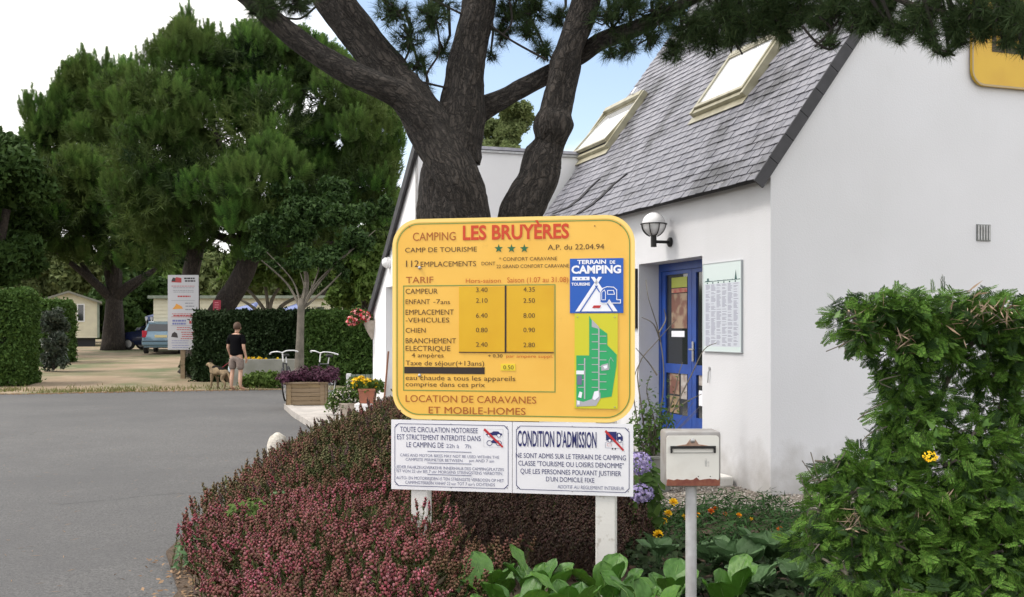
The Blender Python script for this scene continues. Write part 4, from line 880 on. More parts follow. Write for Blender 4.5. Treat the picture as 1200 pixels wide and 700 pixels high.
# needle tuft template
def needle_tuft(nn, wd, seed, back=.25):
    r = np.random.default_rng(seed); V = []; Fc = []
    for k in range(nn):
        z0 = r.uniform(-.55, .05); d = np.array([r.normal(), r.normal(), r.uniform(back-.1, 1.2)]); d /= np.linalg.norm(d)
        s_ = np.cross(d, r.normal(size=3)); s_ /= np.linalg.norm(s_); p = np.array([0, 0, z0]); L_ = r.uniform(.75, 1.05)
        V += [p-s_*wd, p+s_*wd, p+d*L_+np.array([0, 0, .05])]; Fc.append((3*k, 3*k+1, 3*k+2))
    return np.array(V), np.array(Fc)
tufts = [needle_tuft(54, .016, s_) for s_ in range(3)]
clus = [  # px, py, Y, radius_px, tufts
 (315, 8, 7.8, 26, 26), (350, 2, 7.9, 20, 14), (460, 15, 8.0, 24, 16), (480, 45, 8.1, 22, 14), (505, 20, 8.0, 22, 16), (490, 78, 8.2, 18, 8), (500, 108, 8.3, 10, 4), (520, 60, 8.3, 14, 6), (515, 5, 8.3, 26, 16),
 (600, 15, 8.3, 26, 22), (625, 10, 8.4, 20, 18), (590, 40, 8.4, 16, 10), (620, 40, 8.3, 16, 12), (640, 60, 8.3, 14, 8), (600, -15, 8.2, 30, 26), (655, 20, 8.5, 14, 10), (575, 62, 8.4, 10, 3),
 (715, 20, 8.1, 24, 24), (740, 5, 8.0, 30, 30), (735, 56, 8.1, 16, 14), (715, 60, 8.1, 10, 6), (760, 45, 8.0, 15, 12), (775, 15, 7.9, 30, 34), (790, 55, 7.9, 18, 18), (810, 30, 7.8, 30, 44), (835, 48, 7.7, 18, 20), (850, 15, 7.6, 34, 60), (880, 28, 7.5, 28, 50), (860, 45, 7.5, 14, 14),
 (905, 8, 7.4, 30, 50), (915, 32, 7.4, 20, 22), (940, 12, 7.3, 26, 38), (962, 26, 7.1, 16, 14), (970, 50, 7.0, 10, 5), (985, 8, 7.0, 24, 30), (1010, 22, 6.9, 24, 34), (1035, 12, 6.8, 24, 38), (1048, 32, 6.7, 13, 12), (1055, 48, 6.65, 5, 3), (1075, 20, 6.6, 22, 30),
 (1090, 44, 6.55, 13, 12), (1098, 57, 6.5, 7, 4), (1112, 62, 6.5, 5, 3), (1120, 30, 6.5, 18, 22), (1122, 50, 6.5, 9, 8), (1140, 12, 6.4, 24, 32), (1150, 38, 6.4, 13, 12), (1175, 15, 6.3, 22, 32), (1180, 42, 6.3, 14, 12), (1200, 25, 6.2, 22, 26), (1198, 55, 6.2, 7, 5),
 (1230, 10, 6.3, 40, 40), (1100, -30, 6.6, 50, 70), (1000, -40, 7.0, 60, 80), (900, -45, 7.4, 60, 80), (800, -50, 7.8, 60, 70), (700, -60, 8.2, 60, 50), (1180, -50, 6.4, 60, 60),
 (560, -120, 8.2, 120, 130), (350, -150, 8, 120, 130), (200, -160, 7.6, 90, 80), (450, -280, 8.2, 160, 180), (650, -260, 8.2, 160, 190), (800, -180, 7.8, 130, 170), (950, -170, 7.2, 120, 160), (1100, -180, 6.8, 100, 130), (480, -160, 9.8, 130, 200), (620, -150, 10.5, 130, 220), (540, -130, 11.6, 120, 220), (660, -110, 12.2, 110, 200), (420, -220, 11.0, 120, 160), (740, -220, 10.8, 120, 170), (600, -440, 8.2, 170, 200), (800, -380, 8.0, 160, 170), (320, -330, 8, 140, 130)]  # unseen upper canopy; rear clusters added to shade the house front
P_, A_, tw = [], [], MB(); rg = random.Random(11)
for (cx, cy, Y, r, n_) in clus:
    c_ = at(cx, cy, Y); rw = r*Y/F
    for k in range(int(n_*(1.9 if cx > 690 and r <= 50 else (2.5 if r < 30 else 1.1)))):
        d = Vector((rg.gauss(0, 1), rg.gauss(0, 1.3), rg.gauss(0, 1))).normalized()*rw*(rg.random()**.4)
        if r > 50: d.y *= 1.5
        p = c_+d; ax = (d.normalized()+Vector((rg.gauss(0, .5), rg.gauss(0, .5), rg.uniform(-.5, .9)))).normalized()
        P_.append(p); A_.append(ax)
        if k % 2 == 0 and r < 60:
            m_ = (c_+p)/2+Vector((rg.gauss(0, .03), rg.gauss(0, .03), rg.gauss(0, .03)-.02)); tw.tube([c_, m_, p-ax*.03, p+ax*.02], [.010, .007, .005, .003], 4, cap=False)
    # feeder twig toward the nearest limb
    if r < 60: 
        q = c_+Vector((rg.uniform(-.25, .1), rg.uniform(0, .2), .25+rg.uniform(0, .25))); tw.tube([q, (q+c_)/2+Vector((.03, .02, -.05)), c_], [.016, .012, .009], 5, cap=False)
# fine bare twigs among the trunks
for (pts) in ([(430, 60), (470, 88), (510, 100), (545, 108), (552, 118)], [(452, 92), (470, 78), (482, 50), (480, 20)], [(545, 110), (532, 80), (560, 60)], [(505, 112), (500, 88), (515, 60), (510, 20)], [(590, 40), (600, 25), (596, -5)],
              [(548, 20), (528, 10), (500, -4)], [(575, 30), (600, 48), (640, 70)], [(960, 20), (975, 35), (968, 52)], [(985, 20), (970, 40), (955, 55)], [(940, 30), (955, 48), (972, 58), (985, 50)], [(1000, 5), (985, 30), (975, 50)], [(370, 8), (352, 22), (330, 20)], [(700, 45), (725, 25), (735, 0)]):
    tw.tube(smooth_path([at(a, b, 8.15 if a < 900 else 7.0) for a, b in pts], 4), .009, 5, cap=False)
mk('twigs', tw, M['bark'], pine, kind='stuff', fixn=False)
P_, A_ = np.array(P_), np.array(A_); Vs, Fs = [], []; o_ = 0
for k in range(3):
    s_ = slice(k, None, 3); V, Fc = scatter(*tufts[k], P_[s_], A_[s_], rng.uniform(.075, .115, len(P_[s_]))); Vs.append(V); Fs.append(Fc+o_); o_ += len(V)
mk_np('needles', np.vstack(Vs), np.vstack(Fs), M['pinenear'], pine, kind='stuff')
# ============================================================ HEATHER
def tri_mesh(parts):
    V = []; Fc = []; mi = []
    for vs, fs, m_ in parts:
        o = len(V); V += vs; Fc += [tuple(i+o for i in f) for f in fs]; mi += [m_]*len(fs)
    return np.array(V, float), np.array(Fc), np.array(mi)
def sprig(seed, leaves=26, bells=16, spike=.38, fat=.018):
    r = random.Random(seed); parts = []
    bx_, by_ = r.uniform(-.12, .12), r.uniform(-.12, .12)
    c = lambda z: Vector((bx_*z*z, by_*z*z, z))
    for k in range(3):
        z0, z1 = k/3, (k+1)/3
        for a in (0, 1.57):
            d = Vector((math.cos(a), math.sin(a), 0))*.006; p, q = c(z0), c(z1)
            parts.append(([p-d, p+d, q+d, q-d], [(0, 1, 2), (0, 2, 3)], 1))
    for k in range(leaves):
        z = r.uniform(.15, 1-spike*.5); a = r.uniform(0, 6.28); p = c(z); d = Vector((math.cos(a), math.sin(a), r.uniform(.3, 1.2))).normalized(); s_ = d.cross(Vector((0, 0, 1))).normalized()*.018
        l = r.uniform(.07, .13); parts.append(([p-s_, p+s_, p+d*l], [(0, 1, 2)], 0))
    for k in range(bells):
        z = 1-spike+spike*k/bells; a = k*2.4; tp = 1-(k/bells)*.45; p = c(z)+Vector((math.cos(a), math.sin(a), 0))*.024*tp; f = fat*tp
        vs = [p+Vector((f, 0, f*.9)), p+Vector((-f*.5, f*.87, f*.9)), p+Vector((-f*.5, -f*.87, f*.9)), p-Vector((0, 0, f*1.6))]
        parts.append((vs, [(0, 1, 2), (1, 0, 3), (2, 1, 3), (0, 2, 3)], 2))
    for i, (vs, fs, m_) in enumerate(parts): parts[i] = ([tuple(v) for v in vs], fs, m_)
    return tri_mesh(parts)
hpoly = [(-1.3, 3.3), (-1.5, 5.0), (-1.85, 6.0), (-2.28, 7.0), (-2.45, 8.0), (-2.5, 9.8), (-2.55, 11.2), (-2.1, 12.4), (-1.1, 12.9), (.1, 12.2), (.85, 10.2), (1.05, 8.6), (1.02, 7.4), (.65, 6.5), (-.05, 6.2), (-.12, 5.4), (-.25, 4.6), (-.5, 3.9)]
def inside(poly_, x, y):
    c_ = False; n_ = len(poly_)
    for i in range(n_):
        (x0, y0), (x1, y1) = poly_[i], poly_[(i+1) % n_]
        if (y0 > y) != (y1 > y) and x < (x1-x0)*(y-y0)/(y1-y0)+x0: c_ = not c_
    return c_
def edged(poly_, x, y):
    m_ = 9e9; n_ = len(poly_)
    for i in range(n_):
        (x0, y0), (x1, y1) = poly_[i], poly_[(i+1) % n_]; L2 = (x1-x0)**2+(y1-y0)**2; t = max(0, min(1, ((x-x0)*(x1-x0)+(y-y0)*(y1-y0))/L2)); m_ = min(m_, math.hypot(x-x0-t*(x1-x0), y-y0-t*(y1-y0)))
    return m_
def ss(a, b, x): t = max(0, min(1, (x-a)/(b-a))); return t*t*(3-2*t)
def hh(x, y):
    e_ = edged(hpoly, x, y); hm = .50+.32*ss(7.2, 9.4, y)
    hm *= 1-.42*ss(-.3, .5, x)*(1-.35*ss(7.6, 9, y))
    hm *= 1-.35*ss(-1.3, -2.3, x)
    hm += .08*noise.noise(Vector((x*2.1, y*1.6, 0)))+.05*noise.noise(Vector((x*5, y*5, 3)))
    if y < 6.0: hm *= 1+.12*ss(-.9, -.4, x)
    return max(.05, hm*(1-math.exp(-(e_+.03)/.2)))
groups = {'pink': [], 'brown': [], 'dark': []}
rg = random.Random(5); tot = 0
while tot < 6600:
    y = 4.2+(12.9-4.2)*rg.random()**1.25; x = rg.uniform(-2.65, 1.05)
    if not inside(hpoly, x, y) or abs(x) > .5*y+.35: continue
    if noise.noise(Vector((x*4.2, y*3.1, 9))) > .22+.3*rg.random(): continue
    tot += 1
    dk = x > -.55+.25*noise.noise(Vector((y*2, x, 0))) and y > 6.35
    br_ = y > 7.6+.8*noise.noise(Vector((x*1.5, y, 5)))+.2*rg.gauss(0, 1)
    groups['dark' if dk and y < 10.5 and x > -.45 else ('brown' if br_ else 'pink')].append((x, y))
def plant(nm, pts, mats_, lab, mono=False, spk=.24, bells=10, ls=(.20, .42), cat='heather', leaves=36, fat=.036):
    Vs, Fs, Ms = [], [], []; o = 0; T_ = [sprig(s_, leaves, bells, spk, fat) for s_ in range(5)]
    pts = np.array(pts); n_ = len(pts)
    H_ = np.array([hh(a, b) for a, b in pts]); e_ = .12
    gx = np.array([hh(a+e_, b)-hh(a-e_, b) for a, b in pts])/(2*e_); gy = np.array([hh(a, b+e_)-hh(a, b-e_) for a, b in pts])/(2*e_)
    ax = np.stack([-gx*.55, -gy*.45, np.ones(n_)], 1)+rng.normal(0, .22, (n_, 3)); L_ = rng.uniform(*ls, n_)
    ax /= np.linalg.norm(ax, axis=1, keepdims=True); jit = rng.normal(0, .028, n_)
    depth = np.where(rng.random(n_) < .3, rng.uniform(0, .55, n_), rng.uniform(0, .1, n_))
    base = np.stack([pts[:, 0], pts[:, 1], np.maximum(.02, H_*(1-depth)+jit)], 1)-ax*L_[:, None]*.85
    base[:, 2] = np.maximum(base[:, 2], .0)
    for k, (v_, f_, m_) in enumerate(T_):
        s_ = slice(k, None, 5)
        if len(pts[s_]) == 0: continue
        V, Fc = scatter(v_, f_, base[s_], ax[s_], L_[s_]); Vs.append(V); Fs.append(Fc+o); Ms.append(np.tile(m_, len(pts[s_]))); o += len(V)
    return tag(mk_np(nm, np.vstack(Vs), np.vstack(Fs), mats_, mi=np.concatenate(Ms), kind='stuff'), lab, cat)
plant('pink_heather', groups['pink'], [M['hleaf'], M['hstem'], M['hpink']], 'low pink flowering heather spreading in front of the sign posts and tarmac edge')
plant('faded_heather', groups['brown'], [M['hleaf'], M['hstem'], M['hbrown']], 'taller heather with faded reddish brown spikes behind the pink heather', spk=.24, bells=8, ls=(.26, .46), leaves=30)
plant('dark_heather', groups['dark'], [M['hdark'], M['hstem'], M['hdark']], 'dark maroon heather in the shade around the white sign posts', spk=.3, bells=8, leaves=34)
# lower twiggy filling under the mounds
n = 9000; fx, fy = [], []
while len(fx) < n:
    y = rg.uniform(4.2, 12.8); x = rg.uniform(-2.65, 1.05)
    if inside(hpoly, x, y) and abs(x) < .5*y+.35: fx.append(x); fy.append(y)
fz = np.array([hh(a, b)*rg.uniform(.1, .82) for a, b in zip(fx, fy)])
lv2 = np.array([(-.5, 0, 0), (0, -.09, .03), (.5, 0, 0), (0, .09, .03)])
V, Fc = scatter(lv2, lf, np.stack([fx, fy, fz], 1), rng.normal(size=(n, 3)), rng.uniform(.05, .12, n))
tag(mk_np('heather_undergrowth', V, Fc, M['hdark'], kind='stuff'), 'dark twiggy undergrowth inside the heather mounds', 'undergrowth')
# tall sprigs poking up in front of the board corner
tall = [(rg.uniform(-1.0, -.25), rg.uniform(5.75, 6.2)) for _ in range(46)]
_h = hh; hh0 = hh
def hh(x, y): return hh0(x, y)+.14
plant('tall_heather_sprigs', tall, [M['hleaf'], M['hstem'], M['hpink']], 'tall pink heather sprigs poking up before the lower left corner of the white boards', ls=(.2, .3))
def hh(x, y): return hh0(x, y)+rg.uniform(.03, .12)
tall = []
while len(tall) < 380:
    x, y = rg.uniform(-2.6, .3), rg.uniform(7.5, 12.4)
    if inside(hpoly, x, y): tall.append((x, y))
plant('heather_seed_heads', tall, [M['hleaf'], M['hstem'], mat('seedhead', (.09, .045, .05), .8, island=[(.08, .04, .045), (.13, .05, .06), (.06, .035, .04)])], 'stiff dark heather seed heads standing above the faded heather', spk=.2, bells=10, fat=.026, ls=(.25, .35))
hh = hh0
# bright green leafy patches in the heather
def leaf_patch(nm, c_, r_, n_, m_, lab, cat, sz=(.03, .06), up_=1.0, tmpl=None):
    d = rng.normal(size=(n_, 3)); d /= np.linalg.norm(d, axis=1, keepdims=True); pos = np.array(c_)+d*np.array(r_)*(rng.random((n_, 1))**.4)
    a = d*.6+np.array([0, -.3, up_])+rng.normal(0, .4, (n_, 3)); tv = np.array([(-.5, 0, 0), (-.2, -.22, .06), (.25, -.2, .06), (.5, 0, 0), (.25, .2, .06), (-.2, .22, .06)]); tf = np.array([(0, 1, 2, 3), (0, 3, 4, 5)])
    V, Fc = scatter(tv, tf, pos, a, rng.uniform(*sz, n_)); return V, Fc
for (p, r_, n_) in ((at(292, 600, 7.3), (.16, .2, .10), 260), (at(330, 585, 7.6), (.12, .14, .06), 120), (at(220, 650, 6.9), (.10, .2, .14), 130)):
    V, Fc = leaf_patch('', p, r_, n_, 0, '', '')
    lb_ = {260: 'bright green leafy clump growing through the pink heather', 120: 'small green leafy tuft at the top of the pink heather slope', 130: 'pale green leafy clump at the left tip of the heather bed'}[n_]
    tag(mk_np('leafy_clump', V, Fc, M['hedgelight'] if n_ > 130 else M['broadgrey'], kind='stuff'), lb_, 'plant')
# ============================================================ BERGENIA
def berg_leaf(seed):
    r = random.Random(seed); vs = []; fs = []; nu, nv_ = 9, 9; cup = r.uniform(.1, .3); wv = r.uniform(.02, .05)
    for i in range(nu):
        t = i/(nu-1); wdt = .46*(math.sin(math.pi*min(1, (t*.93+.055)))**.5)*(.82+.22*t)
        if i == nu-1: wdt *= .45
        for j in range(nv_):
            s_ = (j/(nv_-1))*2-1; y = s_*wdt; z = cup*y*y*2.0-.12*(t-.4)**2+wv*math.sin(j*2.1+i*1.3+seed)+.012*abs(math.sin(j*math.pi/1.0+i*1.57))
            z -= .018*(1-min(1, abs(s_)*5))
            vs.append((t, y, z))
    for i in range(nu-1):
        for j in range(nv_-1): fs.append((i*nv_+j, (i+1)*nv_+j, (i+1)*nv_+j+1, i*nv_+j+1))
    mb = MB(); mb.add(vs, fs); mb.mi = 1
    mb.tube([(-.55, 0, -.25), (-.25, 0, -.04), (0, 0, -.015), (.45, 0, -.012), (.9, 0, -.03)], [.035, .03, .022, .014, .004], 5, cap=False); mb.mi = 0
    me = bpy.data.meshes.new('leaf'); me.from_pydata(mb.v, [], mb.f); me.polygons.foreach_set('material_index', mb.m); finish(me, [M['berg'], M['bergrib']], True, False); return me
BL = [berg_leaf(s_) for s_ in range(5)]
bergs = [((575, 690), 5.55, 7, 'bergenia clump with broad green leaves left of the right sign post among pink heather'),
         ((632, 680), 5.45, 9, 'largest bergenia clump with round glossy leaves just left of the right sign post'),
         ((668, 700), 5.1, 8, 'bergenia clump with pale ribbed leaves at the bottom edge left of the sign post'),
         ((712, 690), 5.5, 8, 'bergenia clump whose upright leaf stands against the foot of the right sign post'),
         ((748, 705), 5.3, 8, 'bergenia clump with glossy leaves between the sign post and the letterbox pole'),
         ((785, 688), 5.75, 6, 'small bergenia clump beside the letterbox pole on its left'),
         ((610, 712), 5.0, 8, 'bergenia clump lowest at the bottom edge under the middle of the sign'),
         ((855, 694), 5.7, 6, 'small bergenia clump just right of the letterbox pole')]
rg = random.Random(21)
for (px_, Y, nl, lab) in bergs:
    c_ = at(px_[0], px_[1], Y); c_.z = .03
    t = thing('bergenia', lab, 'plant', c_, group='bergenia plants at the foot of the sign')
    top = CAMZ-(px_[1]-22-385)/F*Y
    for k in range(nl):
        a = 2*math.pi*k/nl+rg.uniform(-.4, .4); tilt = rg.uniform(R(28), R(75)); o = link(bpy.data.objects.new('leaf', BL[rg.randrange(5)]), t)
        s_ = rg.uniform(.13, .215); rr_ = rg.uniform(.03, .10)
        o.location = (rr_*math.cos(a), rr_*math.sin(a), max(.10, top-.03-s_*math.sin(tilt)*.75+rg.uniform(-.11, .04))); o.scale = (s_, s_*rg.uniform(.8, 1), s_); o.rotation_euler = (rg.uniform(-.4, .4), -tilt, a)
    mb = MB(); 
    for k in range(5): a = k*1.3; mb.tube([c_, c_+Vector((.05*math.cos(a), .05*math.sin(a), max(.1, top-.25)))], .012, 6)
    mk('rootstock', mb, M['bergrib'], t)
# ============================================================ MARIGOLDS and bed plants
def flower_head(seed, nl=26):
    r = random.Random(seed); V = []; Fc = []
    for k in range(nl):
        a = k*2.4; e_ = 1.25*(1-k/nl)+.15; d = Vector((math.cos(a)*math.sin(e_), math.sin(a)*math.sin(e_), math.cos(e_))); s_ = d.cross(Vector((0, 0, 1))).normalized()*.22
        p = d*.15; q = d*r.uniform(.85, 1.05); o = len(V); V += [p, q*.8-s_, q+Vector((0, 0, .08)), q*.8+s_]; Fc.append((o, o+1, o+2, o+3))
    mb = MB(); mb.add(V, Fc); return mb
def feather(n_): return np.array([(-.5, 0, 0), (0, -.12, .04), (.5, 0, 0), (0, .12, .04)])
rg = random.Random(31)
heads = [(789, 590, 7.9, 'y', 1.2), (783, 603, 7.8, 'y', 1.1), (778, 612, 7.75, 'y', 1), (771, 628, 7.3, 'y', 1.3), (802, 607, 7.9, 'y', .9), (817, 604, 8, 'o', .8), (833, 600, 8.2, 'r', .9), (838, 597, 8.4, 'r', .8), (866, 605, 8.2, 'o', .8), (880, 609, 8.2, 'y', .6),
         (888, 630, 7.3, 'o', .9), (895, 638, 7.2, 'y', 1.0), (912, 632, 7.3, 'o', 1.3), (921, 633, 7.3, 'o', 1.1), (914, 622, 7.6, 'r', .9), (896, 641, 7.1, 'y', .8), (937, 640, 7.2, 'r', .7), (850, 603, 8.2, 'r', .6), (903, 627, 7.4, 'o', .7), (956, 625, 7.6, 'y', .7)]
pl = [(-1, )]
spots = []
for k in range(26):
    spots.append((rg.uniform(1.0, 2.6), rg.uniform(6.9, 8.9)))
spots = [(x, y) for x, y in spots if (x-.88) > -.02]
names_pos = ['left of', 'right of']
def seg_name(x, y):
    a = 'near the letterbox pole' if x < 1.5 else ('in the middle of the bed' if x < 2.0 else 'beside the conifer hedge')
    return a
plants = [(1.10, 7.9), (1.24, 7.45), (1.42, 8.3), (1.62, 8.5), (1.36, 7.8), (1.72, 7.9), (1.95, 8.4), (1.55, 7.3), (1.82, 7.3), (2.05, 7.75), (2.25, 8.2), (2.3, 7.3), (2.55, 8.4), (2.5, 7.7), (1.2, 8.6), (1.85, 8.75), (2.2, 8.75), (2.1, 6.9)]
hw = [(at(a, b, Y), c_, s_) for a, b, Y, c_, s_ in heads]; used_h = set()
desc = ['yellow blossoms left of the letterbox pole', 'yellow blossom lowest left in the bed', 'red blossoms just right of the letterbox pole', 'few small blossoms behind the letterbox pole', 'dark leaves behind the letterbox', 'small orange blossom in the middle of the bed',
        'dark leaves towards the gravel', 'dark feathery leaves in front', 'orange and yellow blossoms low in the middle', 'big orange blossoms near the conifer hedge', 'rusty blossom near the gravel', 'blossom by the conifer foliage at right',
        'leaves under the far right wall corner', 'leaves half hidden by the conifer hedge', 'leaves beside the grey pot', 'leaves at the gravel edge in the middle', 'leaves at the gravel edge at right', 'low leaves in front of the orange blossoms']
HB = {c_: None for c_ in 'yor'}
for i, (x, y) in enumerate(plants):
    t = thing('marigold', 'feathery dark green marigold, '+desc[i], 'flower', (x, y, .03), group='marigolds in the bed by the gravel')
    n_ = 330; r_ = .2; hgt = .25 if y > 7.2 else .2
    d = rng.normal(size=(n_, 3)); d /= np.linalg.norm(d, axis=1, keepdims=True); pos = np.array([x, y, .03+hgt*.45])+d*np.array([r_, r_, hgt*.55])*(rng.random((n_, 1))**.45)
    V, Fc = scatter(lv2, lf, pos, d*.3+np.array([0, 0, .9])+rng.normal(0, .4, (n_, 3)), rng.uniform(.05, .09, n_)); mk_np('foliage', V, Fc, M['marileaf'], t)
    for j, (p, c_, s_) in enumerate(hw):
        if j in used_h: continue
        if min(range(len(plants)), key=lambda q: math.hypot(p.x-plants[q][0], p.y-plants[q][1])) == i:
            used_h.add(j); fb = flower_head(j); mb = MB(); R0 = .035*s_
            mm = Matrix.Rotation(R(40), 3, 'X')
            mb.add([p+mm @ v_*R0 if False else p+(mm @ Vector(v_))*R0 for v_ in fb.v], fb.f); mk('blossom', mb, {'y': M['yflower'], 'o': M['marigold'], 'r': M['marired']}[c_], t, fixn=False)
            mb = MB(); mb.tube([(x, y, .08), (p.x, p.y, p.z-.01)], .004, 4); mk('stem', mb, M['marileaf'], t)
# broad greyish leaves and low ground cover in the bed
def rosette(nm, c_, nl, size, m_, lab, cat='plant', grp=None, tilt=(25, 60)):
    t = thing(nm, lab, cat, c_, group=grp)
    for k in range(nl):
        a = 2*math.pi*k/nl+rg.uniform(-.3, .3); o = link(bpy.data.objects.new('leaf', m_[rg.randrange(len(m_))]), t); s_ = size*rg.uniform(.8, 1.15)
        o.location = (.03*math.cos(a), .03*math.sin(a), .12+rg.uniform(-.03, .05)); o.scale = (s_, s_, s_); o.rotation_euler = (rg.uniform(-.3, .3), -R(rg.uniform(*tilt)), a)
    return t
def recol(me, mats_):
    q = me.copy(); q.materials.clear(); [q.materials.append(x) for x in mats_]; return q
GB = [recol(m_, [M['broadgrey'], M['bergrib']]) for m_ in BL[:3]]
for k, (a, b, Y, s_, lab) in enumerate([(868, 668, 6.3, .2, 'broad grey green leafed plant right of the letterbox pole'), (905, 662, 6.4, .22, 'largest broad grey green leafed plant in the middle of the bed'), (835, 660, 6.6, .16, 'broad leafed plant directly behind the letterbox pole'),
                                        (945, 690, 5.8, .17, 'broad leafed plant at the foot of the conifer hedge'), (885, 700, 5.9, .15, 'small broad leafed plant at the bottom edge right of the pole'), (772, 655, 6.5, .13, 'small broad leafed plant between dark heather and letterbox pole')]):
    c_ = at(a, b, Y); c_.z = max(.03, c_.z-.1); rosette('broad_leaved_plant', c_, 7, s_, GB, lab, 'plant', 'broad leaved plants in the bed')
n = 9000; xs_ = rng.uniform(.6, 3.9, n); ys_ = rng.uniform(4.4, 7.6, n); k_ = (xs_ > .9-(ys_-5.5)*.1) & (xs_ < .52*ys_+.2); xs_, ys_ = xs_[k_], ys_[k_]
hz_ = np.array([.06+.13*max(0, .5+noise.noise(Vector((a*2.5, b*2.5, 0)))) for a, b in zip(xs_, ys_)])*rng.uniform(.3, 1.0, len(xs_))+.03
tv6 = np.array([(-.5, 0, 0), (-.2, -.26, .06), (.25, -.24, .06), (.5, 0, 0), (.25, .24, .06), (-.2, .26, .06)]); tf6 = np.array([(0, 1, 2, 3), (0, 3, 4, 5)])
V, Fc = scatter(tv6, tf6, np.stack([xs_, ys_, hz_], 1), np.array([0, -.2, 1])+rng.normal(0, .45, (len(xs_), 3)), rng.uniform(.035, .085, len(xs_)))
tag(mk_np('ground_cover', V, Fc, M['hedgedk'], kind='stuff'), 'low dark green ground cover filling the bed below the conifer and marigolds', 'ground cover')
# ============================================================ CONIFER HEDGE with ivy (right)
def spray(seed, n_=11):
    r = random.Random(seed); V = []; Fc = []
    def q(p, d, l, w_, nrm):
        s_ = d.cross(nrm).normalized()*w_; o = len(V); V.extend([p+d*l*.25-s_, p+d*l*.25+s_, p+d*l]); Fc.append((o, o+1, o+2))
    nrm = Vector((0, 1, 0)); q(Vector((0, 0, 0)), Vector((0, 0, 1)), 1, .03, nrm)
    for k in range(n_):
        z = .08+.85*k/n_; ln = .40*(1-.6*k/n_)*r.uniform(.8, 1.1)
        for sgn in (-1, 1):
            d = Vector((sgn*.75, r.uniform(-.1, .1), .65)).normalized(); p = Vector((0, -.12*z*z, z)); q(p, d, ln, .024, nrm)
            for m_ in (.25, .5, .75): q(p+d*ln*m_, Vector((sgn*.25, 0, 1)).normalized(), ln*.46, .026, nrm)
    return np.array([tuple(v) for v in V]), np.array(Fc)
SP = [spray(s_) for s_ in range(3)]
con = thing('conifer_bush', 'straggly green conifer overgrown with ivy, with gaps showing the white wall, at right', 'bush', (2.9, 5.8, 0))
lob = [(1000, 372, 5.7, 26, 60), (1030, 362, 5.7, 26, 70), (1065, 368, 5.7, 30, 90), (1100, 370, 5.75, 32, 100), (1140, 372, 5.8, 32, 100), (1180, 374, 5.8, 34, 110), (1215, 385, 5.8, 40, 100),
       (1010, 392, 5.6, 16, 34), (1050, 410, 5.7, 34, 100), (1088, 404, 5.7, 27, 75), (1150, 404, 5.8, 25, 45), (1195, 425, 5.8, 32, 110), (1120, 418, 5.75, 20, 34), (1165, 440, 5.8, 22, 44), (1100, 470, 5.7, 20, 40), (1060, 445, 5.7, 28, 80), (1055, 480, 5.65, 26, 70), (1070, 505, 5.6, 30, 80), (1050, 530, 5.6, 26, 60),
       (1170, 475, 5.8, 24, 34), (1130, 440, 5.9, 14, 12), (1205, 490, 5.8, 40, 90), (1140, 510, 5.6, 27, 55), (1165, 530, 5.6, 36, 100), (1110, 545, 5.5, 36, 110), (1010, 545, 5.6, 22, 60), (980, 548, 5.6, 18, 40), (962, 568, 5.6, 18, 34), (1000, 580, 5.5, 34, 100), (1050, 580, 5.45, 38, 120), (960, 600, 5.5, 24, 50),
       (1100, 600, 5.4, 42, 140), (1160, 590, 5.4, 42, 150), (1210, 570, 5.5, 50, 130), (1000, 625, 5.35, 36, 110), (1050, 640, 5.3, 40, 120), (950, 640, 5.4, 24, 46), (1110, 655, 5.25, 42, 120), (1170, 650, 5.2, 44, 130), (1225, 640, 5.3, 40, 100), (990, 670, 5.2, 30, 60), (1050, 700, 5.1, 40, 80), (1130, 710, 5.05, 50, 90), (1210, 710, 5.0, 50, 80), (1260, 480, 5.9, 60, 150), (1290, 620, 5.4, 60, 130)]
P_, A_, P2, A2, P3, A3 = [], [], [], [], [], []; tw = MB(); rg = random.Random(77)
for (cx, cy, Y, r, n_) in lob:
    c_ = at(cx, cy, Y); rw = r*Y/F*.92
    for k in range(int(n_*(1.0 if cx < 1005 and cy > 530 else 1.9))):
        d = Vector((rg.gauss(0, 1), rg.gauss(0, 1), rg.gauss(0, .9))).normalized(); p = c_+Vector((d.x*rw, d.y*rw*1.7, d.z*rw))*(rg.random()**.4)
        ax = Vector((d.x*.7+rg.gauss(0, .45), d.y*.6-.35+rg.gauss(0, .3), d.z*.4-.25+rg.gauss(0, .35)))
        (P2 if rg.random() < .25 else P_).append(p); (A2 if len(P2)+len(P_) > len(A_)+len(A2) and len(P2) > len(A2) else A_).append(ax)
    if cy < 520:
        for k in range(int(n_*.32)):
            d = Vector((rg.gauss(0, 1), rg.gauss(0, 1), rg.gauss(0, 1))).normalized(); P3.append(c_+Vector((d.x*rw, d.y*rw*1.8, d.z*rw))*(rg.random()**.3)); A3.append(Vector((rg.gauss(0, .5), -.9, .5+rg.gauss(0, .4))))
    for k in range(3):
        d = Vector((rg.gauss(0, 1), rg.gauss(0, 1), rg.gauss(0, .7))).normalized()*rw*.9; m_ = Vector((rg.gauss(0, .03), rg.gauss(0, .03), .03)); tw.tube([c_-d*.2, c_+d*.4+m_, c_+d], [.008, .005, .002], 4, cap=False)
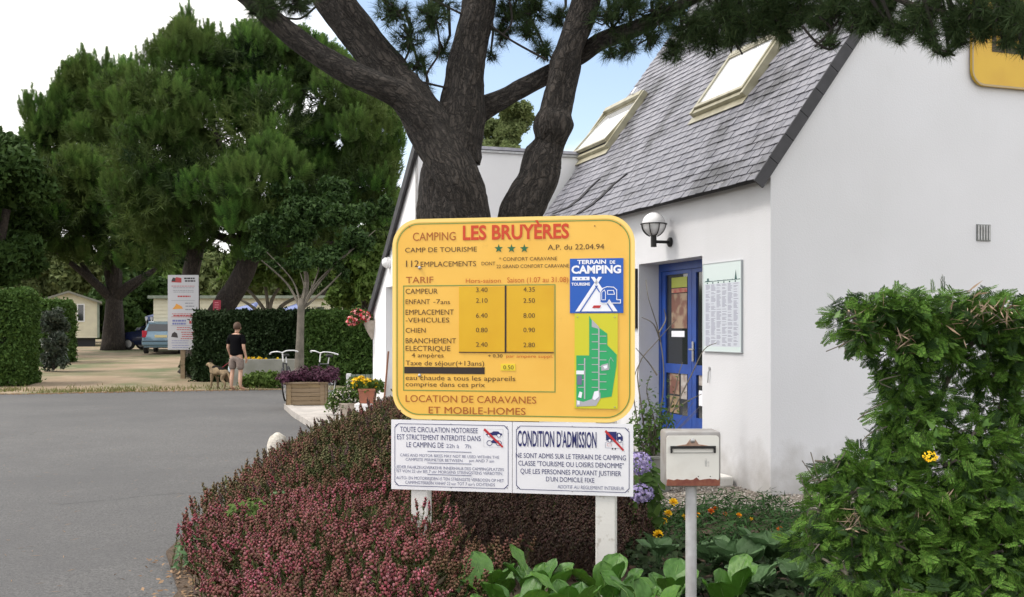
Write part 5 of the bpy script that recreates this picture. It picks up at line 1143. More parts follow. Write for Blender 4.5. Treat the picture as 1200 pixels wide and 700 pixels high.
for path_, wd in (([(1070, 690, 5.75), (1060, 600, 5.8), (1052, 500, 5.8), (1060, 430, 5.8), (1040, 390, 5.75)], .035), ([(1060, 560, 5.8), (1100, 470, 5.8), (1130, 410, 5.8), (1180, 385, 5.8)], .022), ([(1150, 700, 5.7), (1180, 600, 5.8), (1190, 480, 5.9), (1200, 400, 5.9)], .035), ([(1055, 430, 5.8), (1035, 385, 5.75), (990, 372, 5.7)], .012),
                   ([(1060, 600, 5.75), (1010, 570, 5.65), (975, 545, 5.6), (955, 540, 5.6)], .014), ([(1060, 590, 5.7), (1030, 565, 5.6), (1000, 560, 5.6), (985, 558, 5.6)], .012)):
    tw.tube(smooth_path([at(*p) for p in path_], 5), [wd*(1-.6*i/(5*(len(path_)-1))) for i in range(5*(len(path_)-1)+1)], 8)
# thin bare twigs reaching out to the left
for pts in ([(1000, 398), (985, 405), (968, 412)], [(1000, 398), (990, 412), (1000, 422)], [(1040, 470), (1020, 480), (1005, 492)], [(1045, 455), (1030, 447), (1055, 440)], [(960, 575), (950, 555), (940, 540)], [(962, 572), (955, 548), (950, 530)], [(975, 560), (985, 540), (992, 528)], [(955, 590), (942, 570), (938, 556)], [(1040, 500), (1020, 508), (1010, 518)], [(1180, 380), (1160, 366), (1140, 372)]):
    tw.tube(smooth_path([at(a, b, 5.55) for a, b in pts], 3), .0035, 4, cap=False)
mk('branches', tw, M['barkpale'], con)
def put(P_, A_, T_, sz, nm, m_, par):
    P_, A_ = np.array(P_), np.array(A_); Vs, Fs = [], []; o = 0
    for k in range(len(T_)):
        s_ = slice(k, None, len(T_)); V, Fc = scatter(*T_[k], P_[s_], A_[s_], rng.uniform(*sz, len(P_[s_]))); Vs.append(V); Fs.append(Fc+o); o += len(V)
    return mk_np(nm, np.vstack(Vs), np.vstack(Fs), m_, par, kind='stuff')
A_ = A_[:len(P_)]; 
while len(A_) < len(P_): A_.append(Vector((rg.gauss(0, .5), -.5, rg.gauss(0, .5))))
A2 = A2[:len(P2)]
while len(A2) < len(P2): A2.append(Vector((rg.gauss(0, .5), -.5, rg.gauss(0, .5))))
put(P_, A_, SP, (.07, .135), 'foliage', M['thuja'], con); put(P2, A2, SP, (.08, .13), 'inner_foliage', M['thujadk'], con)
iv = np.array([(-.1, 0, 0), (-.45, -.35, .04), (.1, -.32, .05), (.6, 0, 0), (.1, .32, .05), (-.45, .35, .04)]); ivf = np.array([(0, 1, 2, 3), (0, 3, 4, 5)])
put(P3, A3, [(iv, ivf)], (.035, .065), 'ivy_leaves', M['ivy'], con)
db = []; da = []
for (cx, cy, r) in ((1110, 600, 14), (1090, 640, 16), (1085, 610, 12), (1125, 375, 16), (1150, 360, 12), (1015, 375, 16), (1180, 370, 14), (1000, 610, 8), (1060, 400, 10)):
    for k in range(26): c_ = at(cx, cy, 5.25 if cy > 500 else 5.5); db.append(c_+Vector((rg.gauss(0, 1), rg.gauss(0, .6), rg.gauss(0, 1)))*r*5.4/F*.8); da.append(Vector((rg.gauss(0, 1), -.3, rg.gauss(0, 1))))
put(db, da, [(np.array([(-.5, 0, 0), (0, -.05, .03), (.5, 0, 0), (0, .05, .03)]), lf)], (.05, .12), 'dead_sprays', M['deadtwig'], con)
yf = []
for k in range(70): d = Vector((rg.gauss(0, 1), rg.gauss(0, 1), rg.gauss(0, 1))).normalized(); yf.append(at(1090, 535, 5.3)+Vector((d.x*.036, d.y*.03, d.z*.026)))
tag(put(yf, [Vector((rg.gauss(0, 1), -.5, .8)) for _ in yf], [(lv, lf)], (.012, .022), 'yellow_flower_head', M['yflower'], None), 'round yellow flower head poking out of the conifer bush', 'flower', kind=None)
# ============================================================ HYDRANGEA behind the boards, POT with shrub
hy = thing('hydrangea', 'hydrangea with two round lilac flower heads beside the right end of the white boards', 'shrub', (1.0, 7.6, .03))
for (a, b, Y, r) in ((748, 543, 7.4, 17), (752, 578, 7.5, 15)):
    c_ = at(a, b, Y); rw = r*Y/F; n_ = 240; d = rng.normal(size=(n_, 3)); d /= np.linalg.norm(d, axis=1, keepdims=True)
    V, Fc = scatter(np.array([(-.5, -.5, 0), (.5, -.5, .1), (.5, .5, 0), (-.5, .5, .1)]), lf, np.array(c_)+d*rw*np.array([1, 1, .8])*rng.uniform(.8, 1, (n_, 1)), d+rng.normal(0, .3, (n_, 3)), rng.uniform(.013, .022, n_)); mk_np('flower_head', V, Fc, M['lilac'], hy)
V, Fc = leaf_patch('', (1.0, 7.65, .38), (.13, .16, .34), 170, 0, '', '', (.08, .13), .3); mk_np('foliage', V, Fc, M['hedge'], hy)
mb = MB()
for a, b in ((748, 548), (752, 582), (742, 560)): mb.tube([(1.0, 7.65, .0), at(a, b, 7.5)], .006, 5)
mk('stems', mb, M['barkpale'], hy)
pc = Vector((1.36, 10.1, .045)); pot = thing('plant_pot', 'round grey plant pot on the gravel between the white boards and letterbox', 'plant pot', pc)
mb = MB(); mb.lathe(pc, [(0, 0), (.19, 0), (.2, .02), (.225, .33), (.24, .335), (.24, .36), (.21, .36), (.205, .31), (0, .31)], 28); mk('pot', mb, M['potgrey'], pot, 40)
mb = MB(); mb.lathe(pc+Vector((0, 0, .312)), [(0, 0), (.2, 0), (.1, .02), (0, .025)], 14); mk('potting_soil', mb, M['soil'], pot)
sh = thing('potted_shrub', 'sparse shrub with small leaves and long bare twigs growing in the grey pot', 'shrub', pc+Vector((0, 0, .32)))
mb = MB(); rg = random.Random(9)
for pts in ([(762, 540), (772, 500), (778, 440), (772, 390), (760, 350), (757, 328)], [(760, 540), (752, 480), (748, 430), (770, 400), (792, 375)], [(765, 540), (790, 480), (810, 440), (825, 410), (840, 402)], [(758, 540), (748, 500), (742, 450), (752, 420)], [(770, 440), (760, 425), (745, 408)], [(774, 400), (766, 380), (752, 372)],
            [(763, 540), (775, 500), (788, 470), (795, 440), (800, 425)], [(790, 480), (806, 470), (822, 462)], [(772, 390), (780, 375), (778, 362)], [(765, 540), (768, 500), (758, 460), (762, 440)]):
    k_ = smooth_path([at(a, b, 10.1+rg.uniform(-.1, .1)) for a, b in pts], 4); mb.tube(k_, [.009*(1-.7*i/len(k_)) for i in range(len(k_))], 5, cap=False)
for k in range(22):
    p = pc+Vector((0, 0, .33)); d = Vector((rg.gauss(0, .16), rg.gauss(0, .16), rg.uniform(.25, .6))); mb.tube([p, p+d*.5+Vector((rg.gauss(0, .02), 0, 0)), p+d], [.006, .004, .002], 4, cap=False)
mk('twigs', mb, M['barkpale'], sh, kind='stuff')
V, Fc = leaf_patch('', pc+Vector((0.02, -.02, .60)), (.24, .22, .30), 620, 0, '', '', (.035, .06), .5); V2, F2 = leaf_patch('', pc+Vector((.05, -.02, .9)), (.35, .2, .3), 80, 0, '', '', (.03, .05), .5)
mk_np('foliage', np.vstack([V, V2]), np.vstack([Fc, F2+len(V)]), M['hedge'], sh, kind='stuff')
# ============================================================ FAR TREES
def shoot_t(seed, nn=26):
    r = np.random.default_rng(seed); V = []; Fc = []
    for k in range(nn):
        z0 = r.uniform(-.2, .6); d = np.array([r.normal(), r.normal(), r.uniform(.5, 1.6)]); d /= np.linalg.norm(d); s_ = np.cross(d, r.normal(size=3)); s_ /= np.linalg.norm(s_); p = np.array([0, 0, z0])
        V += [p-s_*.03, p+s_*.03, p+d*r.uniform(.4, .6)]; Fc.append((3*k, 3*k+1, 3*k+2))
    return np.array(V), np.array(Fc)
ST = [shoot_t(s_) for s_ in range(4)]
def plume(seed, nn=40):
    r = np.random.default_rng(seed); V = []; Fc = []
    for k in range(nn):
        z = (k+.5)/nn; a = k*2.4+r.uniform(-.3, .3); ln = .42*(1-.55*z)*r.uniform(.8, 1.15); up_ = .55+.9*z
        d = np.array([math.cos(a), math.sin(a), up_]); d /= np.linalg.norm(d); s_ = np.cross(d, np.array([math.cos(a+1.2), math.sin(a+1.2), .3])); s_ /= np.linalg.norm(s_); p = np.array([0, 0, z*.85]); w_ = .028
        V += [p-s_*w_, p+s_*w_, p+d*ln]; Fc.append((3*k, 3*k+1, 3*k+2))
    return np.array(V), np.array(Fc)
PT = [plume(s_) for s_ in range(4)]
def leafcl(seed, nn=5):
    r = np.random.default_rng(seed); V = []; Fc = []
    for k in range(nn):
        c_ = r.normal(0, .45, 3); d = r.normal(size=3); d /= np.linalg.norm(d); s_ = np.cross(d, r.normal(size=3)); s_ /= np.linalg.norm(s_)
        o = len(V); V += [c_-d*.4-s_*.33, c_-d*.4+s_*.33, c_+d*.6]; Fc.append((o, o+1, o+2))
    return np.array(V), np.array(Fc)
LT = [leafcl(s_) for s_ in range(4)]
def crown(lobes, n_, T_, sz, nm, m_, par, upb=.6, shell=.35, seed=1):
    """lobes: (center Vector, radius, squash)"""
    r = np.random.default_rng(seed); Wt = np.array([l[1]**2 for l in lobes]); Wt = Wt/Wt.sum(); idx = r.choice(len(lobes), n_, p=Wt)
    Cn = np.array([tuple(l[0]) for l in lobes])[idx]; Rd = np.array([l[1] for l in lobes])[idx]; Sq = np.array([l[2] for l in lobes])[idx]
    d = r.normal(size=(n_, 3)); d /= np.linalg.norm(d, axis=1, keepdims=True); d[:, 2] = np.where((d[:, 2] < -.3) & (r.random(n_) < .5), -d[:, 2], d[:, 2])
    rr_ = (1-shell*r.random(n_)**1.5)*Rd; pos = Cn+d*rr_[:, None]*np.stack([np.ones(n_), np.ones(n_), Sq], 1); ax = d*.7+np.array([0, 0, upb])+r.normal(0, .25, (n_, 3))
    Vs, Fs = [], []; o = 0
    for k in range(len(T_)):
        s_ = slice(k, None, len(T_)); V, Fc = scatter(*T_[k], pos[s_], ax[s_], r.uniform(*sz, len(pos[s_]))); Vs.append(V); Fs.append(Fc+o); o += len(V)
    ob = mk_np(nm, np.vstack(Vs), np.vstack(Fs), m_, par, kind='stuff')
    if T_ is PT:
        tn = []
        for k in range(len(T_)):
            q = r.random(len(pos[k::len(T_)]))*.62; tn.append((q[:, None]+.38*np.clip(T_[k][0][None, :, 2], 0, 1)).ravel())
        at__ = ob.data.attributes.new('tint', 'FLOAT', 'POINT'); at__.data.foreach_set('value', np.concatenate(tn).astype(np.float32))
    return ob
def branches(par, base, targets, r0, m_, nm='trunk', lean=None, split=None, seed=0):
    rg_ = random.Random(seed); top = split
    mb = MB(); path = smooth_path([base]+(lean or [])+[top], 5); n_ = len(path); mb.tube(path, [r0*(1.25-.25*min(1, i/3))*(1-.3*i/n_) for i in range(n_)], 14, disp=lambda i, k, t: 1+.12*noise.noise(Vector((math.cos(t)*2, math.sin(t)*2, i*.8+seed)))); mk(nm, mb, m_, par, smooth=True)
    mb = MB()
    for q, w_ in targets:
        m1 = top.lerp(q, .45)+Vector((rg_.gauss(0, .15), rg_.gauss(0, .15), -.1)); pt = smooth_path([top-(top-base).normalized()*.3, m1, q], 5); mb.tube(pt, [w_*(1-.75*i/len(pt)) for i in range(len(pt))], 8)
    mk('branches', mb, m_, par, kind='stuff')
def lob_px(L_, rs=1.0, seed=0, dy=.8):
    rg_ = random.Random(seed); o = []
    for (a, b, Y, r) in L_:
        rw = r*Y/F; o.append((at(a, b, Y+rg_.uniform(-dy, dy)), rw*rs, .8))
    return o
# --- big dense pine on the right of the pair (leaning trunk behind the info sign)
def subdivide(L_, n_, seed, rs=.42):
    rg_ = random.Random(seed); o = []
    for c_, r, q in L_:
        for k in range(n_):
            d = Vector((rg_.gauss(0, 1), rg_.gauss(0, 1), rg_.gauss(.25, 1))).normalized(); o.append((c_+Vector((d.x, d.y, d.z*.85))*r*.78, r*rs*rg_.uniform(.7, 1.2), .9))
    return o
t = thing('pine_tree', 'huge dense dark green pine whose leaning trunk rises behind the white information sign', 'tree', at(232, 438, 32))
B1 = [(215, 62, 32, 30), (235, 95, 32, 46), (290, 80, 32, 48), (335, 85, 32, 46), (385, 105, 32, 42), (400, 118, 32, 34), (425, 150, 32, 36), (440, 185, 32, 30), (425, 215, 32, 36), (190, 130, 31.5, 50), (250, 150, 31, 62), (320, 160, 31, 62), (385, 175, 31.5, 55), (180, 190, 31, 52), (240, 225, 30.5, 62), (310, 230, 30.5, 62), (375, 240, 31, 52), (425, 255, 32, 30), (170, 245, 31, 46), (205, 275, 31, 38), (270, 275, 31, 40), (340, 285, 31.5, 34), (400, 285, 32, 28), (300, 60, 33, 30), (365, 78, 32.5, 30)]
lb1 = lob_px(B1, 1, 3, 1.4); M['lowwall'] = mat('lowwall', (.30, .30, .27), .9, (.22, .22, .19), 3, 6)
s1 = subdivide(lb1, 10, 4, .35)
rgp = random.Random(8)
spk = []
for (a, b) in ((215, 22), (207, 40), (225, 35), (240, 38), (190, 62), (262, 55), (285, 48), (312, 44), (320, 52), (335, 55), (352, 52), (372, 62), (398, 78), (412, 92), (425, 108), (450, 128), (458, 140), (465, 150), (462, 165), (458, 188), (445, 205), (452, 120), (385, 70), (275, 60), (248, 52), (160, 82), (172, 72), (182, 70), (436, 112), (468, 158), (455, 225), (446, 240)):
    for k in range(4): spk.append((at(a+rgp.gauss(0, 2), b-6+k*8, 32), (.06+.07*k), 2.8))
crown(s1, 11000, PT, (.28, .55), 'crown', M['pinefar'], t, 1.5, .3, 5); crown(lb1, 3200, ST, (.4, .6), 'inner_crown', M['pinefar'], t, .4, .7, 6); crown(spk, 900, PT, (.35, .6), 'top_shoots', M['pinefar'], t, 2.2, .8, 7)
bs_ = at(228, 440, 32); branches(t, bs_, [(at(a, b, Y), .16) for a, b, Y, r in B1[::2]], .42, M['barkfar'], lean=[at(238, 400, 32), at(258, 365, 32), at(283, 325, 32)], split=at(300, 280, 32), seed=3)
mb = MB(); mb.tube(smooth_path([at(226, 430, 32.2), at(222, 380, 32.4), at(222, 330, 32.4), at(235, 270, 32.2)], 5), [.34]*10+[.26]*6, 12); mk('second_trunk', mb, M['barkfar'], t, smooth=True)
# --- pine left
t = thing('pine_tree', 'tall dark pine with a thick straight trunk beside the cream mobile home at left', 'tree', at(133, 411, 50))
B2 = [(98, 100, 50, 24), (120, 130, 50, 34), (88, 150, 50, 36), (65, 170, 50, 34), (130, 175, 49, 46), (50, 215, 49, 38), (95, 220, 48, 46), (150, 235, 48, 46), (35, 255, 48.5, 34), (75, 275, 48, 42), (125, 280, 47.5, 42), (170, 290, 48, 36), (30, 240, 49, 26), (150, 120, 50, 34)]
lb2 = lob_px(B2, 1, 5, 2); s2 = subdivide(lb2, 10, 9, .35)
spk = []
for (a, b) in ((98, 76), (106, 82), (92, 90), (76, 90), (120, 82), (130, 92), (64, 118), (70, 112), (82, 100), (140, 88), (48, 130), (34, 122), (40, 138), (30, 168), (22, 190), (18, 205), (60, 132), (150, 86)):
    for k in range(4): spk.append((at(a+rgp.gauss(0, 2), b-6+k*8, 50), (.09+.11*k), 2.8))
crown(s2, 7000, PT, (.45, .8), 'crown', M['pinefar'], t, 1.5, .3, 15); crown(lb2, 2600, ST, (.6, .9), 'inner_crown', M['pinefar'], t, .4, .7, 16); crown(spk, 600, PT, (.5, .9), 'top_shoots', M['pinefar'], t, 2.2, .8, 17)
branches(t, at(133, 411, 50), [(at(95, 308, 49.5), .3), (at(60, 290, 49), .25), (at(178, 318, 50), .3), (at(205, 295, 50), .2), (at(130, 250, 50), .4), (at(150, 200, 50), .3), (at(100, 180, 50), .25)], .5, M['barkfar'], split=at(134, 345, 50), seed=5)
# --- small tree with thin trunk behind the planter
t = thing('young_tree', 'young tree with a thin pale trunk standing behind the wooden planter', 'tree', at(350, 455, 26.5))
B3 = [(345, 262, 27, 34), (312, 275, 26.5, 24), (380, 268, 27.5, 36), (352, 300, 26.3, 20), (412, 272, 28, 30), (440, 250, 28.5, 24), (378, 312, 26.5, 14), (322, 312, 26.5, 10), (395, 300, 27, 16), (405, 318, 27, 9), (300, 300, 26.5, 10), (340, 235, 28, 26), (385, 238, 28, 28)]
M['youngleaf'] = leafm('youngleaf', [(.015, .036, .01), (.03, .065, .014), (.045, .085, .02)], .2); lb3 = subdivide(lob_px(B3, 1, 6, .9), 6, 3, .4); crown(lb3, 6500, LT, (.07, .15), 'crown', M['youngleaf'], t, .3, .9, 20)
branches(t, at(350, 456, 26.5), [(at(354, 296, 26.6), .10)]+[(at(a, b+20, 26.7), .03) for a, b, Y, r in B3[1:6]]+[(at(300, 300, 26.5), .04), (at(400, 320, 26.5), .04), (at(365, 330, 26.3), .03)], .115, M['barkpale'], split=at(353, 350, 26.5), seed=8)
# multi stemmed small tree behind the hedge
t = thing('small_tree', 'small many stemmed tree behind the dark hedge in front of the blue awnings', 'tree', at(315, 400, 36))
crown(lob_px([(315, 310, 36, 34), (285, 318, 36, 24), (345, 318, 36, 24), (330, 295, 36, 26), (300, 295, 36, 26)], 1, 4, .8), 2200, LT, (.14, .26), 'crown', M['decid'], t, .3, .9, 22)
mb = MB()
for pts in ([(315, 402), (312, 370), (300, 350), (285, 335)], [(316, 402), (316, 365), (322, 345), (338, 325)], [(316, 400), (314, 360), (310, 330)], [(317, 400), (325, 365), (345, 350), (365, 345)], [(314, 402), (306, 372), (296, 360), (280, 350)]):
    k_ = smooth_path([at(a, b, 36) for a, b in pts], 4); mb.tube(k_, [.09*(1-.6*i/len(k_)) for i in range(len(k_))], 8)
mk('stems', mb, M['barkpale'], t, smooth=True)
# --- background broadleaf trees
bgt = [('pale green leafy tree behind the cream mobile home roof', 'decidpale', 72, [(75, 320, 40), (45, 325, 36), (110, 322, 32), (20, 330, 30)], 3600, 70),
       ('dark broadleaf tree cut by the left edge of the picture', 'deciddk', 44, [(8, 225, 46), (-15, 270, 60), (10, 300, 34), (-20, 200, 50), (-40, 330, 60)], 4200, -20),
       ('bright green tree between the two big pines', 'decid', 78, [(200, 335, 34), (225, 320, 34), (180, 350, 28), (205, 365, 30), (240, 345, 26)], 3000, 205),
       ('light green tree seen above the dark hedge left of the young tree', 'decidpale', 66, [(280, 330, 30), (310, 310, 34), (335, 330, 28), (255, 325, 26)], 2600, 300),
       ('leafy green tree just left of the white annex', 'decid', 40, [(430, 300, 30), (445, 330, 26), (415, 340, 28), (440, 270, 26), (455, 250, 22), (400, 320, 24), (432, 355, 24)], 4600, 430),
       ('dark green tree behind the right end of the long mobile home', 'deciddk', 56, [(380, 320, 34), (355, 330, 26), (410, 300, 30)], 2600, 385),
       ('distant grey green birch above the flat annex roof between the trunks', 'decidpale', 46, [(592, 150, 30), (575, 165, 26), (612, 165, 24), (600, 130, 18), (585, 190, 30), (610, 195, 30), (560, 180, 20)], 5200, 592),
       ('dark tree in deep shade behind the thick pine trunk', 'deciddk', 66, [(165, 365, 34), (140, 370, 28), (190, 350, 26), (160, 335, 24), (110, 365, 22)], 3600, 165),
       ('rounded dark tree filling the gap behind the blue cars', 'deciddk', 80, [(150, 330, 50), (200, 320, 44), (100, 320, 40), (250, 340, 40), (60, 340, 40), (10, 350, 50), (300, 345, 40), (350, 340, 40), (400, 345, 40), (450, 340, 40)], 9000, 150)]
for i, (lab, mm, Y, L_, n_, bx_) in enumerate(bgt):
    b = at(bx_, 400, Y); b.z = g(Y); t = thing('broadleaf_tree', lab, 'tree', b, group='broadleaf trees in the background')
    lo = lob_px([(x, y, Y, r) for x, y, r in L_], 1, i, Y*.03); crown(subdivide(lo, 5, i, .5), int(n_*(3.0 if i == 6 else 2.0)), LT, (.0018*Y, .0036*Y) if i == 6 else (.004*Y, .0075*Y), 'crown', M[mm], t, .2, .8, 30+i)
    cz = at(L_[0][0], L_[0][1]+20, Y); mb = MB(); pt = smooth_path([b, Vector((b.x*.6+cz.x*.4, Y, (b.z+cz.z)/2)), cz], 4); mb.tube(pt, [.3*(1-.5*k/len(pt)) for k in range(len(pt))], 8); mk('trunk', mb, M['barkfar'] if i != 6 else M['barkpale'], t, smooth=True)
# far wood beyond everything
lo = []; rg = random.Random(61)
for k in range(130): lo.append((Vector((rg.uniform(-110, 60), rg.uniform(96, 125), rg.uniform(1.5, 5))), rg.uniform(3, 4.6), .9))
tag(crown(lo, 22000, LT, (.7, 1.3), 'far_wood', M['decid'], None, .2, .5, 60), 'far belt of green trees closing the view behind the campsite', 'wood')
# ============================================================ HEDGES
def hedge(nm, lab, p0, p1, wid, z0, z1, n_, m_, sz, stem=True, grp=None, rag=.08, sd=1, cat='hedge'):
    """box hedge from p0 to p1 (x,y), with leafy faces"""
    r = np.random.default_rng(sd); p0, p1 = np.array(p0, float), np.array(p1, float); L_ = np.linalg.norm(p1-p0); d = (p1-p0)/L_; nn = np.array([-d[1], d[0]])
    t = thing(nm, lab, cat, (*((p0+p1)/2), z0), group=grp); A = [L_*(z1-z0), L_*(z1-z0)*.3, L_*wid, wid*(z1-z0), wid*(z1-z0)]; A = np.array(A)/sum(A); f = r.choice(5, n_, p=A)
    u, v, w_ = r.random(n_)*L_, r.random(n_)*(z1-z0), (r.random(n_)-.5)*wid
    w_ = np.where(f == 0, -wid/2, np.where(f == 1, wid/2, w_)); v = np.where(f == 2, z1-z0, v); u = np.where(f == 3, 0, np.where(f == 4, L_, u))
    ins_ = -np.abs(r.normal(0, rag, n_))+rag*.6; nrm = np.zeros((n_, 3))
    sg = np.where(nn[1] > 0, 1, -1)
    cx = np.where(f == 0, -1, np.where(f == 1, 1, 0)); ux = np.where(f == 3, -1, np.where(f == 4, 1, 0)); vx = (f == 2)*1.0
    bump_ = np.array([noise.noise(Vector((a*1.3, b*1.7, c_*1.3+sd)))*rag*1.6 for a, b, c_ in zip(u, v, w_)])
    off = ins_+bump_; u2_ = u+ux*off; v2 = v+vx*off; w2 = w_+cx*off
    pos = np.stack([p0[0]+d[0]*u2_+nn[0]*w2, p0[1]+d[1]*u2_+nn[1]*w2, z0+v2+.05], 1)
    nrm = np.stack([ux*d[0]+cx*nn[0], ux*d[1]+cx*nn[1], vx], 1)
    V, Fc = [], []; o = 0
    for k in range(4):
        s_ = slice(k, None, 4); a, b = scatter(*LT[k], pos[s_], nrm[s_]+r.normal(0, .5, (len(pos[s_]), 3)), r.uniform(*sz, len(pos[s_]))); V.append(a); Fc.append(b+o); o += len(a)
    mk_np('foliage', np.vstack(V), np.vstack(Fc), m_, t, kind='stuff')
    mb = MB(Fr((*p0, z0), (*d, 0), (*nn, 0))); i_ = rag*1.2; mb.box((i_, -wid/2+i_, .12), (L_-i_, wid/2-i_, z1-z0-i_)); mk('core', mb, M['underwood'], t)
    mb = MB(); 
    for k in range(max(2, int(L_/.9))): q = p0+d*L_*(k+.5)/max(2, int(L_/.9)); mb.tube([(q[0], q[1], z0-.05), (q[0]+.03, q[1], z0+.5)], .04, 6)
    mk('stems', mb, M['barkfar'], t); return t
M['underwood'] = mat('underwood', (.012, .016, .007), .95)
a, b = at(-75, 455, 28.6), at(27, 455, 28.6)
hedge('hedge', 'nearest trimmed green hedge block at the left edge standing by the tarmac', (a.x, a.y), (b.x, b.y+.4), 1.4, .05, 2.6, 9000, M['hedge'], (.07, .13), sd=1)
a, b = at(10, 420, 39), at(79, 420, 39); hedge('hedge', 'second trimmed hedge further back beside the cream mobile home', (a.x, a.y), (b.x, b.y), 1.3, g(39), 2.55, 5200, M['hedge'], (.09, .15), sd=2)
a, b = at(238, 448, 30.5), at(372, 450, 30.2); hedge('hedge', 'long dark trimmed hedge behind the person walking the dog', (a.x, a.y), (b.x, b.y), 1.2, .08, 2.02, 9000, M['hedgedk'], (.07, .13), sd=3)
a, b = at(374, 455, 29.6), at(470, 458, 28.2); hedge('hedge', 'lighter green hedge section right of the young tree running behind the annex', (a.x, a.y), (b.x, b.y), 1.2, .03, 2.0, 6500, M['hedge'], (.07, .13), sd=4)
t = thing('grey_bush', 'small round grey green bush standing in front of the second hedge', 'bush', at(63, 432, 34))
crown(subdivide(lob_px([(62, 385, 34, 15), (66, 405, 34, 14), (58, 400, 34, 14), (62, 370, 34, 10), (64, 420, 34, 12), (54, 422, 34, 10), (73, 422, 34, 10)], 1, 2, .15), 4, 1, .5), 2600, LT, (.07, .13), 'foliage', M['greybush'], t, .2, .7, 71)
b = at(63, 434, 34); mb = MB(); [mb.tube([b, b+Vector((.1*k, 0, .6))], .03, 6) for k in (-1, 0, 1)]; mk('stems', mb, M['barkfar'], t)
t = thing('shrub', 'dark shrubs at the foot of the leaning pine beside the dog', 'shrub', at(238, 445, 31))
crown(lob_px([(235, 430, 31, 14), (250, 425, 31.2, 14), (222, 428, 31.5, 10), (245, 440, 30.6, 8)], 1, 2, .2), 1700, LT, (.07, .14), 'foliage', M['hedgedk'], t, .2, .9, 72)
t = thing('shrub', 'low bright green leafy plants in front of the low white wall right of the person', 'shrub', at(315, 452, 28))
crown(lob_px([(296, 446, 27.9, 7), (306, 445, 27.9, 8), (318, 444, 27.9, 8), (330, 446, 27.9, 7), (288, 447, 27.9, 5)], 1, 2, .1), 700, LT, (.08, .15), 'foliage', M['decid'], t, .4, .9, 73)
t = thing('flower_border', 'row of yellow flowers on top of the low white wall under the dark hedge', 'flowers', at(300, 428, 28.9))
crown(lob_px([(285, 424, 28.9, 4), (295, 424, 28.9, 5), (305, 424, 28.9, 5), (315, 425, 28.9, 5), (326, 425, 28.9, 5), (336, 426, 28.9, 4)], 1, 2, .1), 500, LT, (.06, .1), 'foliage', M['hedgedk'], t, .4, .9, 74)
crown(lob_px([(290, 421, 28.7, 3), (297, 421, 28.7, 3), (304, 421, 28.7, 3), (311, 422, 28.7, 2), (325, 422, 28.7, 2)], 1, 2, .05), 60, LT, (.04, .06), 'blossoms', M['yflower'], t, .4, .9, 75)
a, b = at(270, 452, 28.7), at(352, 452, 28.7); mb = MB(); mb.box((a.x, 28.55, 0), (b.x, 28.95, .78), .01); tag(mk('low_wall', mb, M['lowwall']), 'low whitish retaining wall under the dark hedge behind the person', 'wall')
# ============================================================ MOBILE HOMES, AWNINGS
def siding(mb, x0, x1, z0, z1, wofs=.0, step=.16):
    z = z0
    while z < z1-.01: zt = min(z+step, z1); mb.add([(x0, wofs+.025, z), (x1, wofs+.025, z), (x1, wofs, zt), (x0, wofs, zt)], [(0, 1, 2, 3)]); z = zt
a, b = at(46, 400, 58), at(115, 400, 58); gz_ = g(58)
cen = thing('mobile_home', 'small cream mobile home with horizontal siding and a shallow gable roof at left', 'mobile home', ((a.x+b.x)/2, 60, gz_))
CF = Fr((a.x, 58, gz_), (.925, .38, 0), (.38, -.925, 0)); Wm = CF.uv(114, 400)[0]; ze = 1.64+(385-354)/F*58-gz_; zp = 1.64+(385-343)/F*58-gz_
mb = MB(CF); mb.prism([(0, .5), (Wm, .5), (Wm, ze), (Wm/2, zp), (0, ze)], -7, 0); mk('body', mb, M['siding'], cen)
for k in range(13):
    mb = MB(CF); z = .5+k*.165
    if z+.16 < ze: mb.add([(0, .03, z), (Wm, .03, z), (Wm, .005, z+.165), (0, .005, z+.165), (0, 0, z), (Wm, 0, z)], [(0, 1, 2, 3), (0, 4, 5, 1)]); mk('siding_board', mb, M['siding'], cen, fixn=False)
mb = MB(CF)
for s_ in (0, 1):
    x0, x1 = (-.25, Wm/2) if s_ == 0 else (Wm+.25, Wm/2)
    mb.prism([(x0, ze-.08), (x1, zp), (x1, zp+.12), (x0, ze+.04)], -7.2, .25)
mk('roof', mb, M['sidingroof'], cen)
u0 = CF.uv(91.5, 370)[0]; u1 = CF.uv(98, 370)[0]; z0, z1 = (CAMZ-(376-385)/F*58-gz_), (CAMZ-(357-385)/F*58-gz_)
wn = link(bpy.data.objects.new('window', None), cen)
mb = MB(CF); mb.box((u0-.06, .03, z0-.06), (u0, .06, z1+.06)); mb.box((u1, .03, z0-.06), (u1+.06, .06, z1+.06)); mb.box((u0, .03, z0-.06), (u1, .06, z0)); mb.box((u0, .03, z1), (u1, .06, z1+.06)); mk('frame', mb, M['white'], wn)
mb = MB(CF); mb.box((u0, .031, z0), (u1, .04, z1)); mk('pane', mb, M['glassdark'], wn)
mb = MB(CF); mb.box((Wm, .0, .5), (Wm+.12, .05, ze)); mk('corner_trim', mb, M['greywood'], cen)
mb = MB(CF); mb.box((.1, -6.8, .0), (Wm-.1, -.2, .5)); mk('underframe', mb, M['underlay'], cen)
